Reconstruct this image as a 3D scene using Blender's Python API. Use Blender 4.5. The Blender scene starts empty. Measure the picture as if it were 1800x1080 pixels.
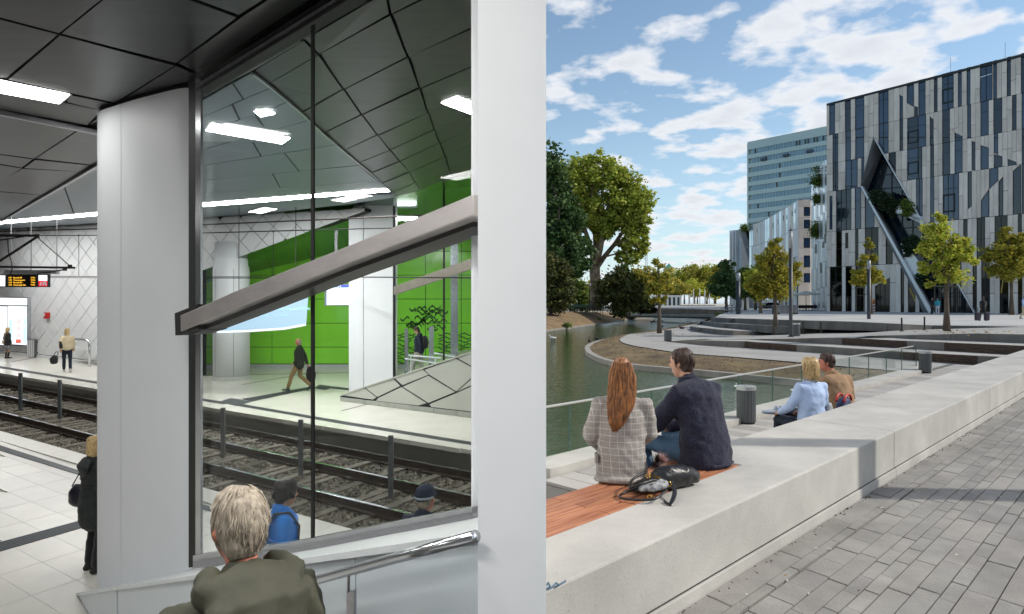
import bpy, bmesh, math, random
import numpy as np
from mathutils import Vector, Matrix

V = Vector
R = math.radians
rng = random.Random(11)
scene = bpy.context.scene
COL = scene.collection

# ------------------------------------------------------------ camera, sky, sun, exposure
F, CX, HR, EYE = 1150.0, 900.0, 533.0, 1.65
cam_d = bpy.data.cameras.new('camera')
cam_d.sensor_width = 36.0
cam_d.lens = 36.0 * F / 1800.0
cam_d.shift_y = -7.0 / 1800.0
cam_d.clip_start = 0.05
cam_d.clip_end = 6000
cam = bpy.data.objects.new('camera', cam_d)
cam.location = (0, 0, EYE)
cam.rotation_euler = (R(90), 0, 0)
COL.objects.link(cam)
scene.camera = cam

SUN_AZ = R(94)        # clockwise from +Y, towards +X
SUN_EL = R(37)
SKY_STRENGTH = 0.15
world = bpy.data.worlds.new('World')
scene.world = world
world.use_nodes = True
wn, wl = world.node_tree.nodes, world.node_tree.links
wn.clear()


def wnode(t, **k):
    n = wn.new(t)
    for a, b in k.items():
        setattr(n, a, b)
    return n


def wmath(op, a, b=None):
    n = wnode('ShaderNodeMath', operation=op)
    for i, x in enumerate((a, b)):
        if x is None:
            continue
        if isinstance(x, (int, float)):
            n.inputs[i].default_value = x
        else:
            wl.new(x, n.inputs[i])
    return n.outputs[0]


wo = wnode('ShaderNodeOutputWorld')
bgn = wnode('ShaderNodeBackground')
bgn.inputs['Strength'].default_value = SKY_STRENGTH
sky = wnode('ShaderNodeTexSky', sky_type='NISHITA')
sky.sun_disc = False
sky.sun_elevation = SUN_EL
sky.sun_rotation = SUN_AZ
sky.altitude = 50
sky.air_density = 1.0
sky.dust_density = 0.2
sky.ozone_density = 2.2
tc = wnode('ShaderNodeTexCoord')
sep = wnode('ShaderNodeSeparateXYZ')
wl.new(tc.outputs['Generated'], sep.inputs[0])
zz = wmath('ADD', wmath('MAXIMUM', sep.outputs[2], 0.0), 0.16)
cmb = wnode('ShaderNodeCombineXYZ')
wl.new(wmath('DIVIDE', sep.outputs[0], zz), cmb.inputs[0])
wl.new(wmath('DIVIDE', sep.outputs[1], zz), cmb.inputs[1])
mp = wnode('ShaderNodeMapping')
mp.inputs['Location'].default_value = (3.1, 1.35, 0)
mp.inputs['Scale'].default_value = (1, 1, 1)
wl.new(cmb.outputs[0], mp.inputs[0])
n1 = wnode('ShaderNodeTexNoise')
n1.inputs['Scale'].default_value = 5.4
n1.inputs['Detail'].default_value = 7
n1.inputs['Roughness'].default_value = 0.50
n1.inputs['Distortion'].default_value = 0.0
wl.new(mp.outputs[0], n1.inputs['Vector'])
n2 = wnode('ShaderNodeTexNoise')
n2.inputs['Scale'].default_value = 0.9
n2.inputs['Detail'].default_value = 2
wl.new(mp.outputs[0], n2.inputs['Vector'])
cov = wmath('ADD', wmath('MULTIPLY', n1.outputs[0], 0.86), wmath('MULTIPLY', n2.outputs[0], 0.26))
# cloud cover thickens towards the sun side of the sky
cov = wmath('ADD', cov, wmath('SUBTRACT', wmath('MULTIPLY', sep.outputs[0], 0.19), 0.035))
ramp = wnode('ShaderNodeValToRGB')
ramp.color_ramp.elements[0].position = 0.555
ramp.color_ramp.elements[1].position = 0.645
wl.new(cov, ramp.inputs[0])
shade = wnode('ShaderNodeValToRGB')
shade.color_ramp.elements[0].position = 0.60
shade.color_ramp.elements[0].color = (4.15, 4.2, 4.35, 1)
shade.color_ramp.elements[1].position = 0.86
shade.color_ramp.elements[1].color = (3.0, 3.1, 3.35, 1)
wl.new(cov, shade.inputs[0])
mixw = wnode('ShaderNodeMix', data_type='RGBA')
fac = wmath('MULTIPLY', ramp.outputs[0], 0.9)
wl.new(fac, mixw.inputs[0])
hz = wnode('ShaderNodeMix', data_type='RGBA')
wl.new(wmath('MULTIPLY', wmath('POWER', wmath('SUBTRACT', 1.0, wmath('ABSOLUTE', sep.outputs[2])), 9.0), 0.85), hz.inputs[0])
tint = wnode('ShaderNodeMix', data_type='RGBA', blend_type='MULTIPLY')
tint.inputs[0].default_value = 1.0
wl.new(sky.outputs[0], tint.inputs[6])
tint.inputs[7].default_value = (.79, .77, .69, 1)
wl.new(tint.outputs[2], hz.inputs[6])
hz.inputs[7].default_value = (2.5, 3.3, 4.1, 1)
wl.new(hz.outputs[2], mixw.inputs[6])
wl.new(shade.outputs[0], mixw.inputs[7])
wl.new(mixw.outputs[2], bgn.inputs['Color'])
wl.new(bgn.outputs[0], wo.inputs['Surface'])

sun_d = bpy.data.lights.new('sun', 'SUN')
sun_d.energy = 2.4
sun_d.angle = R(0.53)
sun_d.color = (1.0, 0.95, 0.87)
sun = bpy.data.objects.new('sun', sun_d)
to_sun = V((math.sin(SUN_AZ) * math.cos(SUN_EL), math.cos(SUN_AZ) * math.cos(SUN_EL), math.sin(SUN_EL)))
sun.rotation_euler = (-to_sun).to_track_quat('-Z', 'Y').to_euler()
sun.location = (30, 0, 40)
COL.objects.link(sun)

scene.view_settings.view_transform = 'Standard'
scene.view_settings.look = 'None'
scene.view_settings.gamma = 1.0
scene.view_settings.exposure = 0.6
scene.view_settings.use_curve_mapping = False
scene.render.engine = 'CYCLES'
cy = scene.cycles
cy.use_denoising = True
cy.max_bounces = 8
cy.diffuse_bounces = 3
cy.glossy_bounces = 4
cy.transparent_max_bounces = 24
cy.transmission_bounces = 4
cy.caustics_reflective = False
cy.caustics_refractive = False
cy.sample_clamp_indirect = 8.0

# ------------------------------------------------------------ helpers


def C(h, a=1.0):
    h = h.lstrip('#')
    out = []
    for i in (0, 2, 4):
        c = int(h[i:i + 2], 16) / 255
        out.append(c / 12.92 if c <= .04045 else ((c + .055) / 1.055) ** 2.4)
    return (*out, a)


def at(px, py, Y):
    return V(((px - CX) / F * Y, Y, EYE + (HR - py) / F * Y))


def gz(px, py, L):
    """point on the level L metres below the eye (open air)"""
    return at(px, py, L * F / (py - HR))


# the station floor rises gently away from us
HL, HC = 497.0, 3.55
SL = (HR - HL) / F


def LP(X, Y, h):
    return V((X, Y, EYE - HC + h + SL * Y))


def fl(px, py, h=0.0):
    return at(px, py, F * (HC - h) / (py - HL))


def ceil(px, py):
    return at(px, py, 2104.0 / (468.0 - py))


def ceil_z(Y):
    return EYE + 1.83 + (.025 + SL) * Y


class Plane:
    def __init__(s, a, b, c=None):
        s.o = V(a)
        s.n = (V(b) - s.o).cross((V(c) if c is not None else s.o + V((0, 0, 1))) - s.o).normalized()
        if s.n.dot(V((0, 0, EYE)) - s.o) < 0:
            s.n = -s.n           # towards the viewer

    def hit(s, px, py, off=0.0):
        d = V(((px - CX) / F, 1, (HR - py) / F))
        e = V((0, 0, EYE))
        t = (s.o + s.n * off - e).dot(s.n) / d.dot(s.n)
        return e + d * t


WL = {}          # world location of every object made


class MB:
    def __init__(s):
        s.v, s.f = [], []

    def add(s, vs, fs):
        b = len(s.v)
        s.v += [V(x) for x in vs]
        s.f += [tuple(b + i for i in q) for q in fs]
        return s

    def box(s, x0, x1, y0, y1, z0, z1):
        return s.add([(x, y, z) for z in (z0, z1) for x, y in ((x0, y0), (x1, y0), (x1, y1), (x0, y1))],
                     [(3, 2, 1, 0), (4, 5, 6, 7), (0, 1, 5, 4), (1, 2, 6, 5), (2, 3, 7, 6), (3, 0, 4, 7)])

    def obox(s, c, ax, ay, az):
        """box from a centre and three half axes"""
        c, ax, ay, az = map(V, (c, ax, ay, az))
        return s.add([c + ax * i + ay * j + az * k for k in (-1, 1) for i, j in ((-1, -1), (1, -1), (1, 1), (-1, 1))],
                     [(3, 2, 1, 0), (4, 5, 6, 7), (0, 1, 5, 4), (1, 2, 6, 5), (2, 3, 7, 6), (3, 0, 4, 7)])

    def prism(s, pts, ext):
        """polygon pts swept by the vector ext"""
        pts = [V(p) for p in pts]
        n = len(pts)
        ext = V(ext)
        return s.add(pts + [p + ext for p in pts],
                     [tuple(range(n - 1, -1, -1)), tuple(range(n, 2 * n))] +
                     [(i, (i + 1) % n, n + (i + 1) % n, n + i) for i in range(n)])

    def poly(s, pts):
        return s.add(pts, [tuple(range(len(pts)))])

    def tube(s, path, r, n=8, side=None, caps=True):
        """round (or elliptic) tube; r: number, list or list of (rx, ry)"""
        path = [V(p) for p in path]
        m = len(path)
        rs = r if isinstance(r, (list, tuple)) else [r] * m
        vs = []
        a = None
        for i, p in enumerate(path):
            t = (path[min(i + 1, m - 1)] - path[max(i - 1, 0)])
            t = t.normalized() if t.length > 1e-9 else V((0, 0, 1))
            ref = V(side) if side is not None else a
            if ref is None:
                ref = V((1, 0, 0)) if abs(t.x) < .8 else V((0, 1, 0))
            a = ref - t * ref.dot(t)
            if a.length < 1e-6:
                a = V((0, 1, 0)) - t * t.y
            a.normalize()
            b = t.cross(a)
            rx, ry = rs[i] if isinstance(rs[i], (list, tuple)) else (rs[i], rs[i])
            for k in range(n):
                w = 2 * math.pi * k / n
                vs.append(p + a * (rx * math.cos(w)) + b * (ry * math.sin(w)))
        fs = [(i * n + k, i * n + (k + 1) % n, (i + 1) * n + (k + 1) % n, (i + 1) * n + k)
              for i in range(m - 1) for k in range(n)]
        if caps:
            fs += [tuple(range(n - 1, -1, -1)), tuple(range((m - 1) * n, m * n))]
        return s.add(vs, fs)

    def lathe(s, c, prof, n=20):
        c = V(c)
        vs = [c + V((r * math.cos(2 * math.pi * k / n), r * math.sin(2 * math.pi * k / n), z)) for r, z in prof for k in range(n)]
        m = len(prof)
        fs = [(i * n + k, i * n + (k + 1) % n, (i + 1) * n + (k + 1) % n, (i + 1) * n + k)
              for i in range(m - 1) for k in range(n)]
        fs += [tuple(range(n - 1, -1, -1)), tuple(range((m - 1) * n, m * n))]
        return s.add(vs, fs)

    def ball(s, c, r, n=10, m=7):
        c = V(c)
        rx, ry, rz = r if isinstance(r, (list, tuple)) else (r, r, r)
        vs, fs = [], []
        for i in range(m + 1):
            th = math.pi * (i / m * .96 + .02)
            for k in range(n):
                w = 2 * math.pi * k / n
                vs.append(c + V((rx * math.sin(th) * math.cos(w), ry * math.sin(th) * math.sin(w), -rz * math.cos(th))))
        for i in range(m):
            for k in range(n):
                fs.append((i * n + k, i * n + (k + 1) % n, (i + 1) * n + (k + 1) % n, (i + 1) * n + k))
        fs += [tuple(range(n - 1, -1, -1)), tuple(range(m * n, (m + 1) * n))]
        return s.add(vs, fs)

    def build(s, name, mat, parent=None, origin=None, smooth=False, bevel=0.0, weld=False):
        if origin is None:
            if parent is not None:
                origin = WL[parent.name]
            else:
                xs = [p.x for p in s.v]
                ys = [p.y for p in s.v]
                zs = [p.z for p in s.v]
                origin = V(((min(xs) + max(xs)) / 2, (min(ys) + max(ys)) / 2, min(zs)))
        origin = V(origin)
        me = bpy.data.meshes.new(name)
        me.from_pydata([tuple(p - origin) for p in s.v], [], s.f)
        if weld or bevel or True:
            bm = bmesh.new()
            bm.from_mesh(me)
            bmesh.ops.recalc_face_normals(bm, faces=bm.faces)
            bm.to_mesh(me)
            bm.free()
        return link(name, me, mat, parent, origin, smooth, bevel)


def link(name, me, mat, parent=None, origin=(0, 0, 0), smooth=False, bevel=0.0):
    for m in (mat if isinstance(mat, (list, tuple)) else [mat]):
        me.materials.append(m)
    o = bpy.data.objects.new(name, me)
    COL.objects.link(o)
    origin = V(origin)
    if parent is not None:
        o.parent = parent
        o.location = origin - WL[parent.name]
    else:
        o.location = origin
    WL[o.name] = origin
    if smooth:
        me.polygons.foreach_set('use_smooth', [True] * len(me.polygons))
    if bevel:
        b = o.modifiers.new('edge', 'BEVEL')
        b.width = bevel
        b.segments = 2
        b.limit_method = 'ANGLE'
    return o


def tag(o, label=None, cat=None, group=None, kind=None):
    if label:
        o['label'] = label
    if cat:
        o['category'] = cat
    if group:
        o['group'] = group
    if kind:
        o['kind'] = kind
    return o


def root(name, loc, label, cat, group=None):
    o = bpy.data.objects.new(name, None)
    o.empty_display_size = .2
    COL.objects.link(o)
    o.location = loc
    WL[o.name] = V(loc)
    return tag(o, label, cat, group)


def struct(o):
    o['kind'] = 'structure'
    return o


def stuff(o):
    o['kind'] = 'stuff'
    return o


def copy_tree(o, parent=None, loc=None, rz=None, sc=None, label=None):
    c = o.copy()
    COL.objects.link(c)
    if parent is not None:
        c.parent = parent
    if loc is not None:
        c.location = loc
    if rz is not None:
        c.rotation_euler = (0, 0, rz)
    if sc is not None:
        c.scale = (sc, sc, sc) if isinstance(sc, (int, float)) else sc
    if label:
        c['label'] = label
    WL[c.name] = V(c.location)
    for ch in o.children:
        copy_tree(ch, c)
    return c


# ------------------------------------------------------------ materials
MATS = {}


def M(name, col, rough=.6, metal=0.0, var=.12, scale=4.0, bump=0.0, bscale=None, spec=.5, col2=None,
      emit=None, estr=0.0, coat=0.0, streak=None, sheen=0.0, detail=5, speck=None, stain=None):
    """procedural surface: two tones mixed by noise (world position), optional bump"""
    if name in MATS:
        return MATS[name]
    m = bpy.data.materials.new(name)
    m.use_nodes = True
    nt = m.node_tree
    N, L = nt.nodes, nt.links
    b = N['Principled BSDF']
    c = C(col) if isinstance(col, str) else col
    b.inputs['Roughness'].default_value = rough
    b.inputs['Metallic'].default_value = metal
    b.inputs['Specular IOR Level'].default_value = spec
    if coat:
        b.inputs['Coat Weight'].default_value = coat
        b.inputs['Coat Roughness'].default_value = .08
    if sheen:
        b.inputs['Sheen Weight'].default_value = sheen
    if emit:
        b.inputs['Emission Color'].default_value = C(emit) if isinstance(emit, str) else emit
        b.inputs['Emission Strength'].default_value = estr
    g = N.new('ShaderNodeNewGeometry')
    vec = g.outputs['Position']
    if streak:
        mpn = N.new('ShaderNodeMapping')
        mpn.inputs['Scale'].default_value = streak
        L.new(vec, mpn.inputs[0])
        vec = mpn.outputs[0]
    if var or col2:
        n = N.new('ShaderNodeTexNoise')
        n.inputs['Scale'].default_value = scale
        n.inputs['Detail'].default_value = detail
        n.inputs['Roughness'].default_value = .6
        L.new(vec, n.inputs['Vector'])
        r = N.new('ShaderNodeValToRGB')
        r.color_ramp.elements[0].position = .32
        r.color_ramp.elements[1].position = .68
        if col2:
            c2 = C(col2) if isinstance(col2, str) else col2
        else:
            c2 = (*[min(1, x * (1 + var)) for x in c[:3]], 1)
        r.color_ramp.elements[0].color = (*[x * (1 - var) for x in c[:3]], 1)
        r.color_ramp.elements[1].color = c2
        L.new(n.outputs[0], r.inputs[0])
        out = r.outputs[0]
        for spec_, lo_, hi_ in (((speck, speck[1], speck[1] + .05) if speck else (None, 0, 0)), ((stain, .42, .62) if stain else (None, 0, 0))):
            if not spec_:
                continue
            n2_ = N.new('ShaderNodeTexNoise')
            n2_.inputs['Scale'].default_value = spec_[0]
            n2_.inputs['Detail'].default_value = 2 if spec_ is speck else 6
            n2_.inputs['Roughness'].default_value = .6
            L.new(g.outputs['Position'], n2_.inputs['Vector'])
            r2_ = N.new('ShaderNodeValToRGB')
            r2_.color_ramp.elements[0].position = lo_
            r2_.color_ramp.elements[1].position = hi_
            r2_.color_ramp.elements[1].color = (*[spec_[-1]] * 3, 1)
            r2_.color_ramp.elements[0].color = (1, 1, 1, 1)
            L.new(n2_.outputs[0], r2_.inputs[0])
            mm = N.new('ShaderNodeMix')
            mm.data_type = 'RGBA'
            mm.blend_type = 'MULTIPLY'
            mm.inputs[0].default_value = 1
            L.new(out, mm.inputs[6])
            L.new(r2_.outputs[0], mm.inputs[7])
            out = mm.outputs[2]
        L.new(out, b.inputs['Base Color'])
    else:
        b.inputs['Base Color'].default_value = c
    if bump:
        n = N.new('ShaderNodeTexNoise')
        n.inputs['Scale'].default_value = bscale or scale * 6
        n.inputs['Detail'].default_value = 4
        L.new(vec, n.inputs['Vector'])
        bp = N.new('ShaderNodeBump')
        bp.inputs['Strength'].default_value = bump
        bp.inputs['Distance'].default_value = .02
        L.new(n.outputs[0], bp.inputs['Height'])
        L.new(bp.outputs[0], b.inputs['Normal'])
    MATS[name] = m
    return m


def glass_mat(name, tint=(.86, .93, .91), refl=1.0, rough=.0, ior=1.45):
    """thin architectural glass: clear with a Fresnel reflection"""
    if name in MATS:
        return MATS[name]
    m = bpy.data.materials.new(name)
    m.use_nodes = True
    N, L = m.node_tree.nodes, m.node_tree.links
    N.clear()
    o = N.new('ShaderNodeOutputMaterial')
    tr = N.new('ShaderNodeBsdfTransparent')
    tr.inputs[0].default_value = (*tint, 1)
    gl = N.new('ShaderNodeBsdfGlossy')
    gl.inputs['Roughness'].default_value = rough
    gl.inputs[0].default_value = (refl, refl, refl, 1)
    lw = N.new('ShaderNodeLayerWeight')
    lw.inputs[0].default_value = .5
    pw = N.new('ShaderNodeMath')
    pw.operation = 'POWER'
    L.new(lw.outputs['Facing'], pw.inputs[0])
    pw.inputs[1].default_value = 4.5
    fr = N.new('ShaderNodeMath')
    fr.operation = 'MULTIPLY_ADD'
    L.new(pw.outputs[0], fr.inputs[0])
    fr.inputs[1].default_value = .55
    fr.inputs[2].default_value = .009
    mx = N.new('ShaderNodeMixShader')
    L.new(fr.outputs[0], mx.inputs[0])
    L.new(tr.outputs[0], mx.inputs[1])
    L.new(gl.outputs[0], mx.inputs[2])
    L.new(mx.outputs[0], o.inputs[0])
    MATS[name] = m
    return m


def text_mesh(name, txt, mat, parent, pos, right, up, size, align='LEFT'):
    """flat lettering as mesh; size = letter height in metres"""
    cu = bpy.data.curves.new(name, 'FONT')
    cu.body = txt
    cu.size = size * 1.4
    cu.align_x = align
    cu.resolution_u = 2
    ob = bpy.data.objects.new('lettering_source', cu)
    COL.objects.link(ob)
    dg = bpy.context.evaluated_depsgraph_get()
    me = bpy.data.meshes.new_from_object(ob.evaluated_get(dg))
    bpy.data.objects.remove(ob)
    r_, u_ = V(right).normalized(), V(up).normalized()
    n_ = r_.cross(u_)
    M4 = Matrix((r_, u_, n_)).transposed().to_4x4()
    me.transform(M4)
    me.name = name
    o_ = link(name, me, mat, parent, pos)
    o_['kind'] = 'stuff'
    return o_


# ============================================================ materials used in several places
m_white = M('white_plaster', (.92, .92, .92, 1), rough=.6, var=.015, scale=3)
m_ceil = M('dark_metal_ceiling', '#2b2c2f', rough=.33, metal=.5, var=.2, scale=1.2, streak=(1, 5, 1), bump=.12, bscale=1.1)
m_ceil2 = M('black_metal_ceiling', '#17181a', rough=.36, metal=.25, var=.25, scale=.9, streak=(1, 3, 1), bump=.3, bscale=.8)
m_gap = M('joint_black', '#0b0b0c', rough=.7, var=0)
m_blue = M('grey_ceiling_paint', '#75808a', rough=.4, metal=.15, var=.05, scale=.6)
m_enamel = M('white_enamel', '#d9dce0', rough=.5, var=.03, scale=.8, spec=.35)
m_enamel2 = M('white_enamel_wall', '#d6d8da', rough=.35, var=.03, scale=.7)
m_joint = M('grey_joint', '#303236', rough=.8, var=0)
m_steel = M('brushed_steel', '#a9a9ad', rough=.3, metal=.9, var=.08, scale=6, streak=(1, 1, 12))
m_steel2 = M('bright_steel', '#c9ccd0', rough=.2, metal=.9, var=.05, scale=4)
m_blackm = M('black_metal', '#0b0c0d', rough=.6, var=.05)
m_floor = M('cream_terrazzo', '#cfcdc6', rough=.28, var=.05, scale=3, bump=.02, bscale=60)
m_floor2 = M('cream_terrazzo_far', '#d5d3ca', rough=.22, var=.05, scale=1.4)
m_tact = M('dark_tactile', '#33373a', rough=.6, var=.1, scale=9)
m_grn = M('green_glass_wall', '#86d640', rough=.14, var=.1, scale=.35, coat=.3)
m_grnsoff = M('dark_reflective_soffit', '#2f5a46', rough=.18, metal=.75, var=.1, scale=.5)
m_mural = M('mural_paint', '#1c4a1c', rough=.3, var=.2, scale=2)
m_lamp = M('lamp_diffuser', '#ffffff', var=0, emit=(1, .99, .96, 1), estr=28)
m_lampnear = M('lamp_diffuser_soft', '#ffffff', var=0, emit=(1, .99, .96, 1), estr=9)
m_lampleft = M('lamp_strip_soft', '#ffffff', var=0, emit=(1, .99, .96, 1), estr=15)
m_lampfar = M('lamp_strip', '#ffffff', var=0, emit=(1, .99, .96, 1), estr=40)
m_screen = M('white_screen', '#606468', var=0, emit=(.82, .92, 1, 1), estr=1.25)
m_poster = M('poster_backlight', '#606468', var=0, emit=(.92, .97, 1, 1), estr=.85)
m_bluehdr = M('screen_header', '#3b4fa0', var=0, emit=C('#4a5cc0'), estr=.6)
m_amber = M('amber_text', '#ffb030', var=0, emit=C('#ffc038'), estr=1.6)
m_red = M('red_paint', '#b01c1c', rough=.4, var=.1)
m_ballast = M('ballast', '#5c5952', rough=.95, var=.45, scale=14, bump=.5, bscale=40)
m_rail_rust = M('rail_rust', '#3a2f28', rough=.7, var=.3, scale=5)
m_rail_top = M('rail_top', '#b9bcc2', rough=.18, metal=1, var=.05)
m_sleeper = M('concrete_sleeper', '#6a655b', rough=.9, var=.3, scale=6, bump=.3)
m_post = M('grey_post', '#5f6466', rough=.5, metal=.4, var=.1)
m_pgl = glass_mat('window_glass', (.965, .985, .98), refl=.55)


def pprism(mb, pl, pts, th=.03, off=0.0):
    """pixel polygon laid on a plane, thickness th going away from the viewer"""
    return mb.prism([pl.hit(x, y, off) for x, y in pts], -pl.n * th)


# ============================================================ added partition filling the blank strip between hall and promenade
w = MB()
w.box(-.1148, .1148, 2.2, 42, -3.6, 7.0)
o = tag(w.build('added_partition', m_white), 'tall white partition wall added to fill the blank strip between the station hall and the promenade', 'wall')
w = MB()
w.box(-.1148, .1148, -8, -.45, -3.6, 7.0)
w.box(-.1148, .1148, -.45, 2.2, 4.2, 7.0)
struct(w.build('hall_wall', m_white))

# ============================================================ station shell
w = MB()
w.box(-46.3, -46, -8, 44, -4, 7)
w.box(-46, -.12, -8.3, -8, -4, 7)
w.box(-46, -.12, 42, 42.3, -4, 7)
struct(w.build('station_wall', m_enamel2))
w = MB()
w.box(-46.3, .12, -8.3, 42.3, 7.0, 7.3)
struct(w.build('roof_slab', m_joint))

WP0, WP1 = fl(0, 621), fl(171, 641)
WPL = Plane(WP0, WP1)
wdir = (WP1 - WP0)
wdir.z = 0
wdir.normalize()


def wall_at(x):
    return V((x, WP0.y + (x - WP0.x) * wdir.y / wdir.x))


# ceiling slab (black void behind the panels)
sl = [(-45.9, -7.9), (-.13, -7.9), (-.13, 12.6), (-3.07, 17.3), (-5.2, 20.8)]
a = wall_at(-45.9)
sl.append((-45.9, min(a.y, 41.9)))
w = MB()
w.prism([V((x, y, ceil_z(y) + .10)) for x, y in sl], (0, 0, .2))
ceiling = struct(w.build('ceiling', m_gap))


class CeilPlane:
    n = V((0, -(.025 + SL), 1)).normalized() * -1

    def hit(s, px, py, off=0.0):
        return ceil(px, py) + s.n * off


CP = CeilPlane()


def cpanel(pts, mat, shrink=.0, name='ceiling_panel', jit=.004):
    mb = MB()
    P = [CP.hit(x, y, rng.uniform(-jit, jit)) for x, y in pts]
    c = sum(P, V((0, 0, 0))) / len(P)
    P = [c + (p - c) * (1 - .018 / max(.3, (p - c).length)) for p in P]
    mb.prism(P, -CP.n * .035)
    return mb.build(name, mat, ceiling)


for pts in ([(-60, 16), (-60, -60), (253, -60), (105, 60)],
            [(105, 60), (225, -38), (335, -1), (420, 31), (310, 112)],
            [(230, -42), (300, -100), (560, -60), (422, 29), (338, -2)],
            [(12, 140), (105, 62), (309, 115), (203, 181), (123, 164)],
            [(-60, 18), (104, 61), (11, 139), (-60, 127)],
            [(-60, 152), (0, 163), (104, 181), (115, 181), (180, 195), (154, 221), (0, 192), (-60, 180)],
            [(122, 167), (202, 183), (181, 195), (116, 180)],
            [(-60, 184), (0, 197), (139, 227), (60, 279), (0, 271), (-60, 263)],
            [(62, 279), (141, 228), (180, 236), (180, 285), (159, 290)],
            [(-60, 266), (0, 272), (59, 280), (39, 295), (0, 289), (-60, 281)],
            [(61, 281), (158, 291), (144, 302), (41, 296)],
            [(-60, 285), (0, 290), (38, 296), (0, 321), (-60, 360)],
            [(40, 297), (145, 302), (73, 343), (0, 337), (-30, 334)],
            [(-60, 338), (0, 338), (71, 343), (0, 388), (-60, 424)],
            [(312, 112), (422, 32), (560, -60), (640, -60), (345, 128)],
            [(155, 222), (204, 183), (310, 116), (344, 130), (340, 140), (240, 167), (190, 197), (173, 212)]):
    cpanel(pts, m_ceil)
D = [(445, 126), (472, 147), (531, 197), (570, 234), (605, 264), (631, 286), (653, 304), (672, 322), (690, 338), (697, 346)]
E1 = [(535, 72), (560, 95), (604, 158), (636, 202), (664, 238), (686, 264), (703, 284), (720, 303), (730, 322), (739, 334)]
E2 = [(678, -15), (687, 25), (718, 100), (738, 155), (753, 199), (764, 229), (773, 252), (783, 275), (790, 298), (795, 312)]
RR = [(842, -110), (842, -50), (842, 45), (842, 112), (842, 163), (842, 196), (842, 222), (842, 249), (842, 272), (842, 296)]
for A, B in ((D, E1), (E1, E2), (E2, RR)):
    for i in range(9):
        cpanel([A[i], B[i], B[i + 1], A[i + 1]], m_ceil2, jit=.008)
cpanel([(356, 156), (424, 104), (492, 58), (533, 72), (445, 125), (400, 147), (358, 172)], m_ceil2)
cpanel([(494, 56), (560, 12), (650, -60), (720, -60), (536, 70)], m_ceil2)
# grey painted ceiling further in
Lx = [(353, 178), (353, 207), (353, 236), (353, 264), (353, 292), (353, 318), (353, 340), (353, 356)]
Dx = [(443, 127), (475, 155), (505, 180), (543, 212), (590, 255), (632, 291), (664, 319), (684, 335)]
for i in range(7):
    a, b, c, d = Lx[i], Dx[i], Dx[i + 1], Lx[i + 1]
    t = .45 if i % 2 else .62
    m1 = (a[0] + (b[0] - a[0]) * t, a[1] + (b[1] - a[1]) * t)
    m2 = (d[0] + (c[0] - d[0]) * t, d[1] + (c[1] - d[1]) * t)
    cpanel([a, m1, m2, d], m_blue, jit=.002)
    cpanel([m1, b, c, m2], m_blue, jit=.002)
for pts in ([(353, 363), (520, 352), (692, 342), (697, 347), (620, 358), (520, 370), (353, 388)],
            [(0, 391), (71, 345), (110, 323), (130, 378), (0, 388)],
            [(112, 322), (185, 280), (185, 373), (132, 378)],
            [(-60, 398), (0, 394), (185, 379), (185, 392), (0, 403), (-60, 408)]):
    cpanel(pts, m_blue, jit=.002)
# coffer edge and trims
for a, b, r_ in (((-40, 413), (180, 283), .035), ((0, 194), (174, 230), .03), ((-60, 182), (0, 194), .03)):
    mb = MB()
    p, q = CP.hit(*a, .03), CP.hit(*b, .03)
    d = (q - p).normalized()
    sd = d.cross(CP.n).normalized()
    mb.obox((p + q) / 2, d * ((q - p).length / 2), sd * r_, CP.n * .03)
    mb.build('ceiling_trim', m_steel, ceiling)
mb = MB()
for i in range(9):
    p, q = CP.hit(*D[i], .02), CP.hit(*D[i + 1], .02)
    d = (q - p).normalized()
    mb.obox((p + q) / 2, d * ((q - p).length / 2), d.cross(CP.n).normalized() * .012, CP.n * .012)
mb.build('ceiling_trim', m_steel, ceiling)


# luminaires
def lamp(pts, label, mat=m_lamp, group='ceiling lights of the station hall', plane=CP, off=.012):
    P = [plane.hit(x, y, off) for x, y in pts]
    c = sum(P, V((0, 0, 0))) / len(P)
    r_ = root('ceiling_light', c - plane.n * .03, label, 'ceiling light', group)
    mb = MB()
    Q = [c + (p - c) * 1.06 for p in P]
    mb.prism([q - plane.n * .006 for q in Q], -plane.n * .05)
    mb.build('housing', m_steel2, r_)
    mb = MB()
    mb.prism(P, -plane.n * .004)
    mb.build('diffuser', mat, r_)
    return r_


lamp([(-30, 134), (0, 140), (122, 165), (104, 181), (0, 162), (-30, 157)], 'long lit ceiling light at the left edge, in front of the white column', m_lampnear)
lamp([(803, 169), (848, 186), (848, 207), (776, 180)], 'lit louvred ceiling light on the black panels, right of the mullion')
lamp([(372, 216), (510, 242), (496, 252), (362, 229)], 'long lit ceiling light on the grey ceiling behind the glass')
lamp([(447, 195), (474, 193), (483, 199), (458, 204)], 'small square lit ceiling light on the grey ceiling behind the glass', m_lampfar)
lamp([(353, 357.5), (470, 348), (592, 338.5), (682, 331), (686, 336), (592, 343.5), (470, 354), (353, 363)],
     'long thin light strip along the grey ceiling behind the glass', m_lampfar)
lamp([(-60, 393), (0, 388.5), (87, 381), (185, 372), (185, 377.5), (87, 386), (0, 393.5), (-60, 398)],
     'long thin light strip above the diamond panelled wall', m_lampleft)
# perforated plates beside the lamp behind the glass
cpanel([(355, 234), (362, 230), (494, 253), (440, 250), (355, 249)], M('perforated_plate', '#aab2b8', rough=.5, var=.1, scale=40), name='perforated_plate')
cpanel([(362, 214), (440, 221), (510, 230), (508, 240), (374, 215)], MATS['perforated_plate'], name='perforated_plate')


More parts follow.
